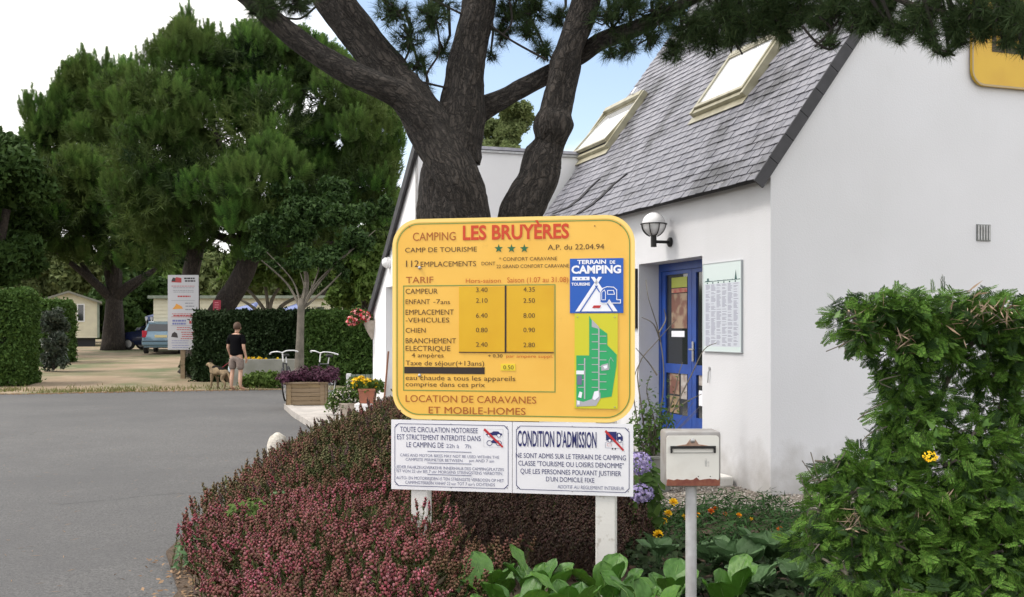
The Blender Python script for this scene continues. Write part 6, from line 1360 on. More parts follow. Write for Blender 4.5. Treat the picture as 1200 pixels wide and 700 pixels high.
# long one behind hedge
a, b = at(180, 360, 46), at(388, 360, 46); gz_ = g(46); CF = Fr((a.x, 46, gz_), (1, 0, 0), (0, -1, 0)); Wm = b.x-a.x
cen = thing('mobile_home', 'long pale mobile home seen behind the dark hedge with blue awnings in front', 'mobile home', ((a.x+b.x)/2, 47, gz_)); zt = CAMZ+(385-350)/F*46-gz_
mb = MB(CF); mb.box((0, -3.2, .3), (Wm, 0, zt)); mk('body', mb, M['siding'], cen)
for k in range(14):
    z = .3+k*.165
    if z+.165 < zt: mb = MB(CF); mb.add([(0, .03, z), (Wm, .03, z), (Wm, .005, z+.165), (0, .005, z+.165), (0, 0, z), (Wm, 0, z)], [(0, 1, 2, 3), (0, 4, 5, 1)]); mk('siding_board', mb, M['siding'], cen, fixn=False)
mb = MB(CF); mb.box((-.2, -3.4, zt), (Wm+.2, .2, zt+.13)); mk('roof', mb, M['greywood'], cen)
for (x0, x1) in ((215, 222), (372, 380)):
    u0, u1 = at(x0, 360, 46).x-a.x, at(x1, 360, 46).x-a.x; mb = MB(CF); mb.box((u0, .031, 1.4), (u1, .045, 2.1)); mk('window', mb, M['glassdark'], cen)
def awning(x0, x1, yb, yt, Y, lab, sag=3):
    t = thing('awning', lab, 'awning', at((x0+x1)/2, 400, Y))
    A, B_ = at(x0, yb, Y), at(x1, yb, Y); Tz = CAMZ+(385-yt)/F*Y; n_ = int((x1-x0)/3)
    mb = MB(); mb.add([(A.x, Y, A.z), (B_.x, Y, A.z), (B_.x-.5, Y+2, Tz), (A.x+.9, Y+2, Tz), (A.x, Y, A.z-.02), (B_.x, Y, A.z-.02), (B_.x-.5, Y+2, Tz-.02), (A.x+.9, Y+2, Tz-.02)], [(0, 1, 2, 3), (7, 6, 5, 4), (0, 4, 5, 1), (1, 5, 6, 2), (3, 2, 6, 7), (0, 3, 7, 4)]); mk('canvas', mb, M['awning'], t)
    w_ = (B_.x-A.x)/n_
    for k in range(n_):
        mb = MB(); mb.add([(A.x+w_*k, Y-.01, A.z-.02)]+[(A.x+w_*(k+.5-.5*math.cos(math.pi*j/6)), Y-.01, A.z-.08-.14*math.sin(math.pi*j/6)) for j in range(7)]+[(A.x+w_*(k+1), Y-.01, A.z-.02)], [tuple(range(9))]); mk('scallop', mb, M['awning'] if k % 2 else M['awningw'], t, fixn=False)
    mb = MB()
    for x in (A.x+.05, B_.x-.05): mb.tube([(x, Y+.05, g(Y)), (x, Y+.05, A.z-.03)], .02, 6)
    mk('legs', mb, M['galv'], t)
awning(262, 298, 364, 353, 40, 'blue canvas awning with scalloped white edging left above the dark hedge'); awning(318, 352, 366, 353, 40.5, 'dark blue canvas awning behind the many stemmed tree')
awning(170, 212, 371, 360, 49, 'small pale blue awning above the light blue car behind the information sign')
# ============================================================ INFO SIGN, RED TREE SIGN
isg = thing('information_sign', 'tall white campsite information sign with small red and grey print on a wooden post', 'sign', at(215, 440, 31))
IF = Fr((at(197, 400, 31).x, 31, 0), (1, .02, 0), (.02, -1, 0)); iu = lambda x: IF.uv(x, 370)[0]; izz = lambda y: IF.uv(215, y)[1]
mb = MB(IF); mb.box((0, 0, izz(410)), (iu(233), .03, izz(322.5))); mk('board', mb, mat('infoboard', srgb(188, 188, 192), .4), isg)
mb = MB(IF); mb.box((iu(211.5), -.1, 0), (iu(216.5), -.002, izz(330))); mk('post', mb, M['wood'], isg)
rr = random.Random(14); inks = {'r': mat('inkred', srgb(170, 60, 60), .5), 'g': mat('inkgrey', srgb(120, 120, 128), .5), 'k': mat('inkblack', srgb(50, 45, 45), .5), 'b': mat('inkblue', srgb(110, 115, 165), .5), 'o': mat('inkorange', srgb(215, 150, 60), .5)}
def bars(c_, x0, x1, ys, h=1.0, gap=True):
    mb = MB(IF)
    for y in ys:
        x = x0+rr.uniform(0, 1.5); xe = x1-rr.uniform(0, 1.5)
        while x < xe:
            w_ = rr.uniform(1.2, 4) if gap else xe-x; e_ = min(x+w_, xe); mb.box((iu(x), .031, izz(y+h*.5)), (iu(e_), .033, izz(y-h*.5))); x = e_+.5
    mk('printed_text', mb, inks[c_], isg, kind='stuff')
bars('k', 216, 230, [326.5, 329.5], 1.8); bars('r', 200, 229, [335.5], .7); bars('g', 203, 228, [337.5, 340.5, 342.5], .6); bars('r', 207.5, 224.5, [347.5], 1.8); bars('g', 217, 228, [355.5, 359, 363], 1.0); bars('r', 201, 228, [368, 371.5], .7); bars('r', 203, 227, [370], 1.4)
bars('b', 201, 219, [376, 379.5], 2.2); bars('r', 207, 224, [384, 386.5], .8); bars('r', 212, 229, [389.5, 392, 394.5, 397], .9); bars('b', 201, 222, [399.5, 402, 405, 407.5], .6); bars('g', 200, 230, [352.3, 381.8], .3, False); bars('r', 222, 228, [377.8], 3.5)
mb = MB(IF); mb.prism([(iu(201), izz(331)), (iu(213), izz(331.5)), (iu(213), izz(326)), (iu(207), izz(325))], .031, .0335); mk('printed_logo', mb, inks['r'], isg)
mb = MB(IF); mb.prism([(iu(201), izz(330)), (iu(206), izz(330)), (iu(206), izz(326)), (iu(203), izz(325.5))], .032, .0345); mk('printed_logo', mb, inks['k'], isg)
mb = MB(IF); mb.prism([(iu(202), izz(362.5)), (iu(215), izz(362)), (iu(213), izz(359)), (iu(207), izz(356)), (iu(205), izz(359.5))], .031, .033); mk('printed_picture', mb, inks['o'], isg)
mb = MB(IF); mb.prism([(iu(201), izz(395)), (iu(209), izz(396)), (iu(208), izz(391)), (iu(205), izz(389)), (iu(202), izz(391))], .031, .033); mk('printed_picture', mb, inks['k'], isg)
rs_ = thing('red_sign', 'small red sign nailed to the leaning pine trunk', 'sign', at(254, 361, 31.3)); RFm = Fr(at(249.5, 371, 31.3), (1, 0, 0), (0, -1, 0), (.02, 0, 1))
mb = MB(RFm); mb.box((0, 0, 0), (.235, .02, .5)); mk('plate', mb, mat('redsign', srgb(160, 40, 60), .5), rs_)
mb = MB(RFm)
for k in range(6): mb.box((.05, .0205, .06+k*.07), (.185-.02*(k % 2), .0215, .085+k*.07))
mk('printed_text', mb, mat('redsigntext', srgb(205, 120, 130), .5), rs_)
# ============================================================ CARS
def car(nm, lab, loc, rz, paint, grp='cars parked on the dirt track'):
    t = thing(nm, lab, 'car', loc, rz, grp)
    st = [(-2.0, .35, .80, .66), (-1.95, .28, .92, .80), (-1.7, .25, 1.0, .84), (-.9, .25, .98, .85), (.3, .25, .95, .85), (1.1, .25, .90, .84), (1.75, .27, .80, .80), (1.98, .33, .66, .64)]
    mb = MB(); rings = []
    for x, zb, zt, w_ in st: rings.append([(x, -w_*.9, zb), (x, -w_, zb+.18), (x, -w_*1.0, (zb+zt)/2+.08), (x, -w_*.94, zt), (x, w_*.94, zt), (x, w_, (zb+zt)/2+.08), (x, w_, zb+.18), (x, w_*.9, zb)])
    mb.loft(rings); bd = mk('body', mb, paint, t, 35, local=True)
    mb = MB(); rings = []
    for x, zt, wb, wt in ((-1.92, .93, .76, .74), (-1.72, 1.30, .79, .62), (-1.5, 1.43, .79, .60), (-.4, 1.46, .79, .62), (.25, 1.38, .79, .60), (.95, .92, .80, .74)):
        rings.append([(x, -wb, .90), (x, -wt, zt), (x, wt, zt), (x, wb, .90)])
    mb.loft(rings); mk('cabin', mb, paint, t, 30, local=True)
    mb = MB(); mb.add([(-1.905, -.62, 1.0), (-1.905, .62, 1.0), (-1.745, .54, 1.31), (-1.745, -.54, 1.31)], [(0, 1, 2, 3)]); 
    for v in range(4): pass
    mk('rear_window', mb, M['glassdark'], t, local=True)
    mb = MB(); mb.add([(.98, -.70, .96), (.98, .70, .96), (.33, .56, 1.37), (.33, -.56, 1.37)], [(0, 1, 2, 3)]); mb.v = [(x+.02, y, z+.015) for x, y, z in mb.v]; mk('windscreen', mb, M['glassdark'], t, local=True)
    for s_ in (-1, 1):
        for x0, x1, t0, t1 in ((-1.55, -.6, -1.45, -.55), (-.52, .75, -.5, .22)):
            mb = MB(); mb.add([(x0, s_*.80, .98), (x1, s_*.80, .98), (t1, s_*.64, 1.38), (t0, s_*.64, 1.38)], [(0, 1, 2, 3)]); mk('side_window', mb, M['glassdark'], t, local=True)
        mb = MB(); mb.prism([(-.0, 0)], 0, 0) if False else mb.box((-2.0, s_*.60, .72), (-1.86, s_*.80, 1.02), .02); mk('tail_lamp', mb, M['redlamp'], t, local=True)
        mb = MB(); mb.box((1.78, s_*.50, .58), (1.93, s_*.76, .72), .02); mk('headlight', mb, M['skyglass'], t, local=True)
        mb = MB(); mb.box((.62, s_*.80, .96), (.80, s_*1.0, 1.08), .02); mk('mirror', mb, paint, t, local=True)
        for x in (-1.28, 1.28):
            wh = link(bpy.data.objects.new('wheel', None), t); wh.location = (x, s_*.74, .30)
            mb = MB(); mb.lathe((0, -.09, 0), [(.0, 0), (.2, 0), (.29, .01), (.30, .05), (.30, .13), (.29, .17), (.2, .18), (0, .18)], 22, 'y'); mk('tyre', mb, M['tyre'], wh, 40, local=True)
            mb = MB(); mb.lathe((0, -.10, 0), [(0, 0), (.19, 0), (.19, .2), (0, .2)], 10, 'y'); mk('rim', mb, M['rimm'], wh, local=True)
    mb = MB(); mb.box((-2.05, -.80, .38), (-1.90, .80, .60), .03); mk('bumper', mb, paint, t, local=True)
    mb = MB(); mb.box((-2.062, -.78, .545), (-2.045, .78, .585)); mk('bumper_strip', mb, M['tyre'], t, local=True)
    mb = MB(); mb.box((-2.03, -.26, .72), (-1.98, .26, .83)); mk('number_plate', mb, M['plate'], t, local=True)
    return t
Y = 47.0; c1 = car('car', 'light blue hatchback seen from behind, partly hidden by the information sign', (at(197, 0, Y).x, Y, g(Y)), R(100), M['carlight'])
Y = 51.0; c2 = car('car', 'dark blue car seen side on between the thick pine trunk and the light blue car', (at(188, 0, Y).x, Y, g(Y)), R(176), M['cardark'])
# ============================================================ WOODEN PLANTER
px0, px1 = at(335, 480, 20.4), at(380.5, 480, 20.4); PH = .72
pl_ = thing('wooden_planter', 'square weathered wooden planter box standing on the corner of the paved apron', 'planter', ((px0.x+px1.x)/2, 20.75, .1))
PF = Fr((px0.x, 20.4, .1), (1, .10, 0), (.10, -1, 0)); Wp = px1.x-px0.x; hP = CAMZ-(448-385)/F*20.4-.1
def side(fr_, nm='plank'):
    for k in range(5):
        mb = MB(fr_); h_ = (hP-.04)/5; mb.box((.09, -.045, .01+k*h_), (Wp-.09, -.018, .01+(k+1)*h_-.008)); mk(nm, mb, M['wood'], pl_)
    for x in (0.0, Wp-.10):
        mb = MB(fr_); mb.box((x, -.03, 0), (x+.10, .0, hP-.03), .004); mk('corner_board', mb, M['wood'], pl_)
side(PF); side(Fr(PF.pt(0, -Wp, 0), PF.ew, -PF.ex)); side(Fr(PF.pt(Wp, 0, 0), -PF.ew, PF.ex)); side(Fr(PF.pt(Wp, -Wp, 0), -PF.ex, -PF.ew))
mb = MB(PF); q = .05
mb.box((-q, -.06, hP-.03), (Wp+q, .045, hP), .004); mb.box((-q, -Wp-.045, hP-.03), (Wp+q, -Wp+.06, hP), .004); mb.box((-q, -Wp+.062, hP-.03), (.07, -.062, hP)); mb.box((Wp-.07, -Wp+.062, hP-.03), (Wp+q, -.062, hP)); mk('rim_board', mb, M['wood'], pl_)
mb = MB(PF); mb.box((.05, -Wp+.05, hP-.1), (Wp-.05, -.05, hP-.05)); mk('potting_soil', mb, M['soil'], pl_)
pf_ = thing('purple_plants', 'dense mound of dark purple flowers growing in the wooden planter', 'flowers', PF.pt(Wp/2, -Wp/2, hP-.05))
cc = PF.pt(Wp/2, -Wp/2, hP+.06); lo = []; rg = random.Random(4)
for k in range(22): lo.append((cc+Vector((rg.uniform(-.54, .54), rg.uniform(-.45, .45), rg.uniform(-.04, .14))), .17, .8))
crown(lo, 4200, [(lv2*np.array([1, 2.4, 1]), lf)], (.05, .10), 'foliage', M['purple'], pf_, .5, .8, 81)
# ============================================================ BICYCLES (leaning behind the planter)
def bicycle(lab, loc, rz, tilt):
    t = thing('bicycle', lab, 'bicycle', loc, rz, 'bicycles parked behind the planter'); t.rotation_euler = (tilt, 0, rz)
    def P_(nm, mb, m_, **k): return mk(nm, mb, m_, t, local=True, smooth=40, **k)
    for x in (-.52, .54):
        w_ = link(bpy.data.objects.new('wheel', None), t); w_.location = (x, 0, .34)
        mb = MB(); mb.tube([(.325*math.cos(R(a)), 0, .325*math.sin(R(a))) for a in range(0, 361, 15)], .018, 8, cap=False); mk('tyre', mb, M['tyre'], w_, 40, local=True)
        mb = MB(); mb.tube([(.302*math.cos(R(a)), 0, .302*math.sin(R(a))) for a in range(0, 361, 15)], .009, 6, cap=False); mk('rim', mb, M['rimm'], w_, 40, local=True)
        mb = MB(); [mb.tube([(0, .01*(-1)**k, 0), (.3*math.cos(R(k*18)), 0, .3*math.sin(R(k*18)))], .0015, 3) for k in range(20)]; mb.tube([(0, -.05, 0), (0, .05, 0)], .02, 8); mk('spokes', mb, M['rimm'], w_, local=True)
        mb = MB(); mb.tube([(x+.355*math.cos(R(a)), 0, .34+.355*math.sin(R(a))) for a in range(30, 181, 15)], .02, 6); P_('mudguard', mb, M['metaldark'])
    bb, st_, hd, hb = (-.05, 0, .30), (-.22, 0, .78), (.36, 0, .80), (.40, 0, .68); mb = MB()
    for a, b, r in ((bb, st_, .016), (st_, hd, .015), (bb, hb, .018), (hd, hb, .02), (bb, (-.52, 0, .34), .012), (st_, (-.52, 0, .34), .010), (hb, (.54, 0, .34), .013)): mb.tube([a, b], r, 8)
    P_('frame', mb, M['metaldark'])
    mb = MB(); mb.tube([st_, (-.25, 0, .93)], .013, 8); P_('seat_post', mb, M['rimm'])
    mb = MB(); mb.loft([[(-.25+dx+rx*math.cos(a), ry*math.sin(a), .95+dz_) for a in [k*.785 for k in range(8)]] for dx, rx, ry, dz_ in ((0, .1, .06, -.02), (0, .13, .075, .0), (0, .12, .07, .03), (0, .05, .03, .035))]); P_('saddle', mb, M['tyre'])
    mb = MB(); mb.tube([(.35, 0, .84), (.34, 0, 1.02)], .014, 8); mb.tube(smooth_path([(.10, -.29, 1.02), (.26, -.24, 1.05), (.40, -.10, 1.06), (.36, 0, 1.03), (.40, .10, 1.06), (.26, .24, 1.05), (.10, .29, 1.02)], 4), .013, 8); P_('handlebar', mb, mat('chromewhite', (.75, .75, .75), .3, metal=.3))
    for s_ in (-1, 1): mb = MB(); mb.tube([(.08, s_*.292, 1.018), (.20, s_*.262, 1.036)], .018, 8); P_('grip', mb, M['white'])
    mb = MB(); mb.lathe((-.05, .03, .30), [(0, 0), (.09, 0), (.09, .006), (0, .006)], 16, 'y'); mb.tube([(-.05, .06, .30), (.10, .06, .24)], .01, 6); mb.tube([(-.05, -.06, .30), (-.20, -.06, .36)], .01, 6); P_('crankset', mb, M['galv'])
    for s_, x, z in ((1, .10, .24), (-1, -.20, .36)): mb = MB(); mb.box((x-.04, s_*.07-(.0 if s_ > 0 else .08), z-.01), (x+.04, s_*.07+(.08 if s_ > 0 else 0), z+.01)); P_('pedal', mb, M['tyre'])
bicycle('bicycle with pale curved handlebar at the left behind the purple flowers', (at(338, 0, 22.1).x, 22.1, .1), R(-84), R(5))
bicycle('bicycle with pale handlebar and a dark wheel showing right of the wooden planter', (at(377, 0, 21.75).x, 21.75, .1), R(-98), R(-5))
# ============================================================ POTS by the annex
def small_pot(nm, lab, c_, r, h, m_, square=False):
    t = thing(nm, lab, 'flower pot', c_); mb = MB()
    if square: mb.loft([[(c_.x+a*r*k, c_.y+b*r*k, c_.z+z) for a, b in ((-1, -1), (1, -1), (1, 1), (-1, 1))] for k, z in ((.85, 0), (1, h-.04), (1.06, h-.04), (1.06, h), (.95, h), (.9, h-.05))])
    else: mb.lathe(c_, [(0, 0), (r*.75, 0), (r, h*.9), (r*1.08, h*.9), (r*1.08, h), (r*.92, h), (r*.9, h-.05), (0, h-.05)], 18)
    mk('pot', mb, m_, t, 40)
    mb = MB(); mb.slab([(c_.x+r*.8*math.cos(k), c_.y+r*.8*math.sin(k)) for k in [2*math.pi*j/8 for j in range(8)]], c_.z+h-.07, c_.z+h-.04); mk('potting_soil', mb, M['soil'], t); return t
c_ = at(431, 481, 17.6); c_.z = .36; small_pot('flower_pot', 'square terracotta pot of yellow flowers on a white stand by the annex wall', c_, .14, .25, M['terracotta'], True)
mb = MB(); mb.box((c_.x-.2, c_.y-.2, .1), (c_.x+.2, c_.y+.2, .355), .01); tag(mk('plinth', mb, M['white']), 'small white plinth under the terracotta pot beside the annex', 'plinth')
t = thing('yellow_flowers', 'bunch of bright yellow flowers growing in the terracotta pot', 'flowers', c_+Vector((0, 0, .25)))
crown([(c_+Vector((dx, 0, .28)), .13, .8) for dx in (-.12, .02, .15)], 420, LT, (.04, .07), 'foliage', M['hedgelight'], t, .5, .9, 82)
crown([(c_+Vector((dx, -.04, dz_)), .07, .9) for dx, dz_ in ((-.2, .38), (-.1, .42), (0, .38), (-.04, .32), (.12, .34), (.2, .30), (-.22, .32))], 150, [(lv*np.array([1, 1.8, 1]), lf)], (.04, .065), 'blossoms', M['yflower'], t, .5, .6, 83)
c_ = at(408, 484, 18.2); c_.z = .1; small_pot('flower_pot', 'low pale pot of small white daisies left of the terracotta pot', c_, .17, .22, M['claywhite'])
t = thing('daisies', 'loose cloud of small white and pink daisies left of the yellow flowers', 'flowers', c_+Vector((0, 0, .22)))
lo = [(c_+Vector((dx, 0, dz_)), .16, .9) for dx, dz_ in ((-.18, .32), (0, .38), (.14, .42), (-.05, .2), (-.25, .18), (.18, .28), (.1, .55))]
crown(lo, 700, LT, (.03, .06), 'foliage', M['hedgelight'], t, .5, .95, 84); crown(lo, 520, [(lv*np.array([1, 1.8, 1]), lf)], (.025, .045), 'blossoms', M['daisy'], t, .5, .5, 85)
# wall pot with red and white flowers on the far corner of the annex
wq = AS.uv(437, 385)[0]; wc = AS.pt(LL-.02, .0, CAMZ-(398-385)/F*18.85)
t = thing('wall_pot', 'pale half round wall pot hung on the far corner of the annex', 'wall pot', wc)
WF = Fr(wc, u2, -n2); mb = MB(WF); rings = []
for z, r in ((0, .03), (.1, .09), (.22, .15), (.33, .19), (.35, .20)): rings.append([(r*math.cos(a), max(0.001, r*math.sin(a)), z) for a in [math.pi*k/10 for k in range(11)]])
mb.loft(rings); mk('pot', mb, M['claywhite'], t, 40)
t = thing('wall_flowers', 'red and white geraniums spilling out of the wall pot', 'flowers', wc+Vector((0, 0, .35)))
lo = [(WF.pt(0, .18, .42), .14, .8), (WF.pt(.12, .28, .38), .12, .8), (WF.pt(-.1, .14, .4), .1, .8), (WF.pt(0, .38, .34), .11, .9), (WF.pt(0, .3, .5), .1, .8)]
crown(lo, 200, LT, (.04, .07), 'foliage', M['hedge'], t, .4, .9, 86); crown(lo, 520, [(lv*np.array([1, 2, 1]), lf)], (.04, .075), 'blossoms', M['geranium'], t, .4, .35, 87)
# wooden bin enclosure
e0, e1 = at(406, 458, 22.6), at(440, 458, 22.6)
t = thing('wooden_screen', 'grey green wooden board screen with a white end post at the annex corner', 'fence', (e0.x, 22.6, 0))
mb = MB(); mb.box((e0.x, 22.55, 0), (e0.x+.1, 22.65, CAMZ-(438-385)/F*22.6), .005); mk('post', mb, M['white'], t)
nb_ = 5
for k in range(nb_):
    x0 = e0.x+.105+k*(e1.x-e0.x-.1)/nb_; mb = MB(); mb.box((x0, 22.57, .05), (x0+(e1.x-e0.x-.1)/nb_-.012, 22.6, CAMZ-(439-385)/F*22.6)); mk('board', mb, M['greywood'], t)
# ============================================================ PERSON and DOG
def skin_mesh(verts, edges, rad, root=0, sub=2):
    me = bpy.data.meshes.new('sk'); me.from_pydata(verts, edges, []); bm = bmesh.new(); bm.from_mesh(me); ly = bm.verts.layers.skin.verify(); bm.verts.ensure_lookup_table()
    for i, v in enumerate(bm.verts): v[ly].radius = (rad[i], rad[i]) if not hasattr(rad[i], '__len__') else rad[i]; v[ly].use_root = (i == root)
    bm.to_mesh(me); bm.free(); o = bpy.data.objects.new('sk', me); C.objects.link(o); m_ = o.modifiers.new('s', 'SKIN'); m_.use_smooth_shade = True; o.modifiers.new('u', 'SUBSURF').levels = sub
    dg = bpy.context.evaluated_depsgraph_get(); dg.update(); r = bpy.data.meshes.new_from_object(o.evaluated_get(dg)); bpy.data.objects.remove(o); return r
def add_skin(nm, par, verts, edges, rad, m_, root=0, sub=2):
    me = skin_mesh(verts, edges, rad, root, sub); me.name = nm; me.materials.clear(); [me.materials.append(x) for x in (m_ if isinstance(m_, list) else [m_])]; me.polygons.foreach_set('use_smooth', [True]*len(me.polygons)); return link(bpy.data.objects.new(nm, me), par)
pp = at(277, 458, 27.0); pp.z = .01
per = thing('person', 'person in a black T-shirt and khaki shorts seen from behind walking a dog', 'person', pp, R(-20))
# local: +y is facing direction (away), x right
bv = [(0, 0, .95), (0, 0, 1.10), (0, .01, 1.28), (0, 0, 1.42), (0, .0, 1.50), (.015, .02, 1.56), (.02, .03, 1.64), (.02, .03, 1.71),   # 0-7
      (.15, 0, 1.41), (.21, -.01, 1.34), (.25, -.03, 1.12), (.26, .04, .92), (.265, .06, .84),    # 8-12 right arm
      (-.15, 0, 1.41), (-.21, -.01, 1.34), (-.25, -.02, 1.12), (-.24, .08, .92), (-.235, .10, .84),   # 13-17 left arm
      (.10, 0, .90), (.115, .01, .70), (.12, .02, .49), (.13, -.02, .26), (.14, -.02, .08), (.16, .10, .035), (.165, .16, .03),     # 18-24 right leg
      (-.10, 0, .90), (-.115, -.01, .70), (-.12, .0, .49), (-.12, -.05, .26), (-.12, -.05, .08), (-.13, .07, .035), (-.135, .13, .03)]  # 25-31
be = [(0, 1), (1, 2), (2, 3), (3, 4), (4, 5), (5, 6), (6, 7), (3, 8), (8, 9), (9, 10), (10, 11), (11, 12), (3, 13), (13, 14), (14, 15), (15, 16), (16, 17), (0, 18), (18, 19), (19, 20), (20, 21), (21, 22), (22, 23), (23, 24), (0, 25), (25, 26), (26, 27), (27, 28), (28, 29), (29, 30), (30, 31)]
br__ = [.13, .125, .14, .12, .055, .06, .088, .07, .07, .055, .042, .032, .034, .07, .055, .042, .032, .034, .095, .08, .056, .056, .036, .04, .025, .095, .08, .056, .056, .036, .04, .025]
for base_i, (hx, hy, hz), s_ in ((12, bv[12], 1), (17, bv[17], -1)):
    for k in range(4):
        o_ = len(bv); x = hx+s_*.004*k-.0; yy = hy-.028+.018*k; l = (.07, .085, .08, .06)[k]
        bv += [(x, yy, hz-.05), (x-s_*.008, yy+.006, hz-.05-l*.55), (x-s_*.018, yy+.008, hz-.05-l)]; be += [(base_i, o_), (o_, o_+1), (o_+1, o_+2)]; br__ += [.0095, .009, .008]
    o_ = len(bv); bv += [(hx-s_*.012, hy+.035, hz-.02), (hx-s_*.016, hy+.05, hz-.06)]; be += [(base_i, o_), (o_, o_+1)]; br__ += [.011, .009]
add_skin('body', per, bv, be, br__, M['skin'])
hp = Vector((.02, .03, 1.655))
mb = MB()
rings = []
for k in range(9):
    a = R(-35+k*15.5); rr2 = .108*math.cos(a)+.004; rings.append([(hp.x+rr2*.92*math.cos(t_), hp.y-.012+rr2*1.05*math.sin(t_)*(1 if math.sin(t_) < 0 else .72), hp.z+.022+.125*math.sin(a)) for t_ in [2*math.pi*j/16 for j in range(16)]])
mb.loft(rings); h_ = mk('hair', mb, M['hair'], per, True, local=True)
for s_ in (-1, 1): mb = MB(); mb.loft([[(hp.x+s_*(.086+.01*k), hp.y+.01+.014*q*math.cos(t_), hp.z-.02+.028*q*math.sin(t_)) for t_ in [j*.785 for j in range(8)]] for k, q in ((0, 1), (1, .9))]); mk('ear', mb, M['skin'], per, True, local=True)
mb = MB(); mb.loft([[(hp.x+q*.014*math.cos(t_), hp.y+.085+dy_, hp.z-.02+dz_+q*.02*math.sin(t_)) for t_ in [j*1.05 for j in range(6)]] for q, dy_, dz_ in ((1, 0, 0), (.5, .03, -.012))]); mk('nose', mb, M['skin'], per, True, local=True)
for s_ in (-1, 1): mb = MB(); mb.lathe((hp.x+s_*.032, hp.y+.082, hp.z+.005), [(0, 0), (.012, 0), (.006, .008), (0, .01)], 8, 'y'); mk('eye', mb, M['globe'], per, local=True)
mb = MB(); mb.box((hp.x-.025, hp.y+.078, hp.z-.065), (hp.x+.025, hp.y+.090, hp.z-.056), .002); mk('mouth', mb, M['redlamp'], per, local=True)
def ell(cx, cy, z, rx, ry, n_=20, ph=0): return [(cx+rx*math.cos(t_)*(1+.03*math.sin(5*t_+z*9)), cy+ry*math.sin(t_)*(1+.03*math.sin(4*t_+z*7)), z) for t_ in [2*math.pi*j/n_ for j in range(n_)]]
sv = [(0, 0, .88), (0, 0, 1.0), (0, .0, 1.16), (0, .005, 1.30), (0, 0, 1.41), (0, 0, 1.47), (.17, 0, 1.41), (.225, -.01, 1.31), (.245, -.02, 1.19), (-.17, 0, 1.41), (-.225, -.01, 1.31), (-.245, -.015, 1.19)]
add_skin('t_shirt', per, sv, [(0, 1), (1, 2), (2, 3), (3, 4), (4, 5), (4, 6), (6, 7), (7, 8), (4, 9), (9, 10), (10, 11)], [(.20, .15), (.195, .145), (.185, .14), (.19, .145), (.15, .12), (.075, .075), .085, .075, .073, .085, .075, .073], M['shirt'], 0)
add_skin('shorts', per, [(0, 0, .98), (0, 0, .90), (.10, 0, .84), (.12, .005, .68), (.125, .01, .52), (-.10, 0, .84), (-.12, -.005, .68), (-.122, .0, .52)], [(0, 1), (1, 2), (2, 3), (3, 4), (1, 5), (5, 6), (6, 7)], [(.17, .14), (.18, .15), .125, .11, .105, .125, .11, .105], M['shorts'], 0)
for x, y in ((.155, .05), (-.128, .02)): mb = MB(); mb.box((x-.05, y-.12, .0), (x+.05, y+.14, .02), .008); mk('sandal', mb, M['sandal'], per, local=True)
hd_ = Matrix.Rotation(R(-20), 4, 'Z') @ Vector((-.24, .11, .78)); hnd = pp+hd_
mb = MB(); rings = [[(hnd.x+.0+rx*math.cos(t_), hnd.y+.02+ry*math.sin(t_), hnd.z+z) for t_ in [j*.628 for j in range(10)]] for rx, ry, z in ((.015, .015, .02), (.05, .03, -.05), (.085, .05, -.18), (.09, .05, -.30), (.05, .03, -.34))]; mb.loft(rings)
tag(mk('plastic_bag', mb, M['bag'], smooth=True), 'pale bag hanging from the left hand of the person', 'bag')
dp = at(257, 457, 27.3); dp.z = .01
dog = thing('dog', 'tan and black shepherd dog standing beside the person', 'dog', dp, R(180-35)); dog.scale = (.85, .85, .85)
dv = [(-.28, 0, .56), (-.05, 0, .58), (.22, 0, .59), (.34, 0, .68), (.43, 0, .78), (.52, 0, .78), (.62, 0, .745),       # 0-6 spine, neck, head, muzzle
      (.24, .09, .48), (.24, .10, .30), (.27, .10, .08), (.31, .10, .03), (.24, -.09, .48), (.20, -.10, .30), (.19, -.10, .08), (.23, -.10, .03),
      (-.30, .09, .46), (-.24, .10, .32), (-.40, .10, .20), (-.37, .10, .05), (-.32, .10, .03), (-.30, -.09, .46), (-.26, -.10, .32), (-.44, -.10, .20), (-.43, -.10, .05), (-.38, -.10, .03),
      (-.42, 0, .52), (-.52, 0, .38), (-.56, 0, .26)]
de = [(0, 1), (1, 2), (2, 3), (3, 4), (4, 5), (5, 6), (2, 7), (7, 8), (8, 9), (9, 10), (2, 11), (11, 12), (12, 13), (13, 14), (0, 15), (15, 16), (16, 17), (17, 18), (18, 19), (0, 20), (20, 21), (21, 22), (22, 23), (23, 24), (0, 25), (25, 26), (26, 27)]
dr_ = [.115, .125, .15, .10, .085, .07, .035, .075, .042, .028, .03, .075, .042, .028, .03, .09, .065, .032, .028, .03, .09, .065, .032, .028, .03, .045, .05, .03]
add_skin('body', dog, dv, de, dr_, M['fur'], 1)
add_skin('saddle_fur', dog, [(-.30, 0, .60), (-.05, 0, .625), (.20, 0, .64), (.31, 0, .72)], [(0, 1), (1, 2), (2, 3)], [(.105, .08), (.12, .10), (.135, .12), (.085, .07)], M['furblack'], 1)
for s_ in (-1, 1): mb = MB(); mb.loft([[(.40+q*.02*math.cos(t_), s_*.045+q*.03*math.sin(t_), .84+z) for t_ in [j*1.05 for j in range(6)]] for q, z in ((1, 0), (.8, .05), (.15, .11))]); mk('ear', mb, M['furblack'], dog, local=True)
mb = MB(); mb.lathe((.65, 0, .745), [(0, -.02), (.02, -.015), (.02, .015), (0, .02)], 8); mk('nose', mb, M['furblack'], dog, local=True)
mb = MB(); nk = dp+Matrix.Rotation(R(145), 4, 'Z') @ Vector((.31, 0, .61)); mb.tube(smooth_path([nk, (nk+hnd)/2+Vector((0, -.05, -.12)), hnd], 5), .006, 5); tag(mk('dog_leash', mb, M['redlamp']), 'thin leash from the dog to the hand of the person', 'leash')

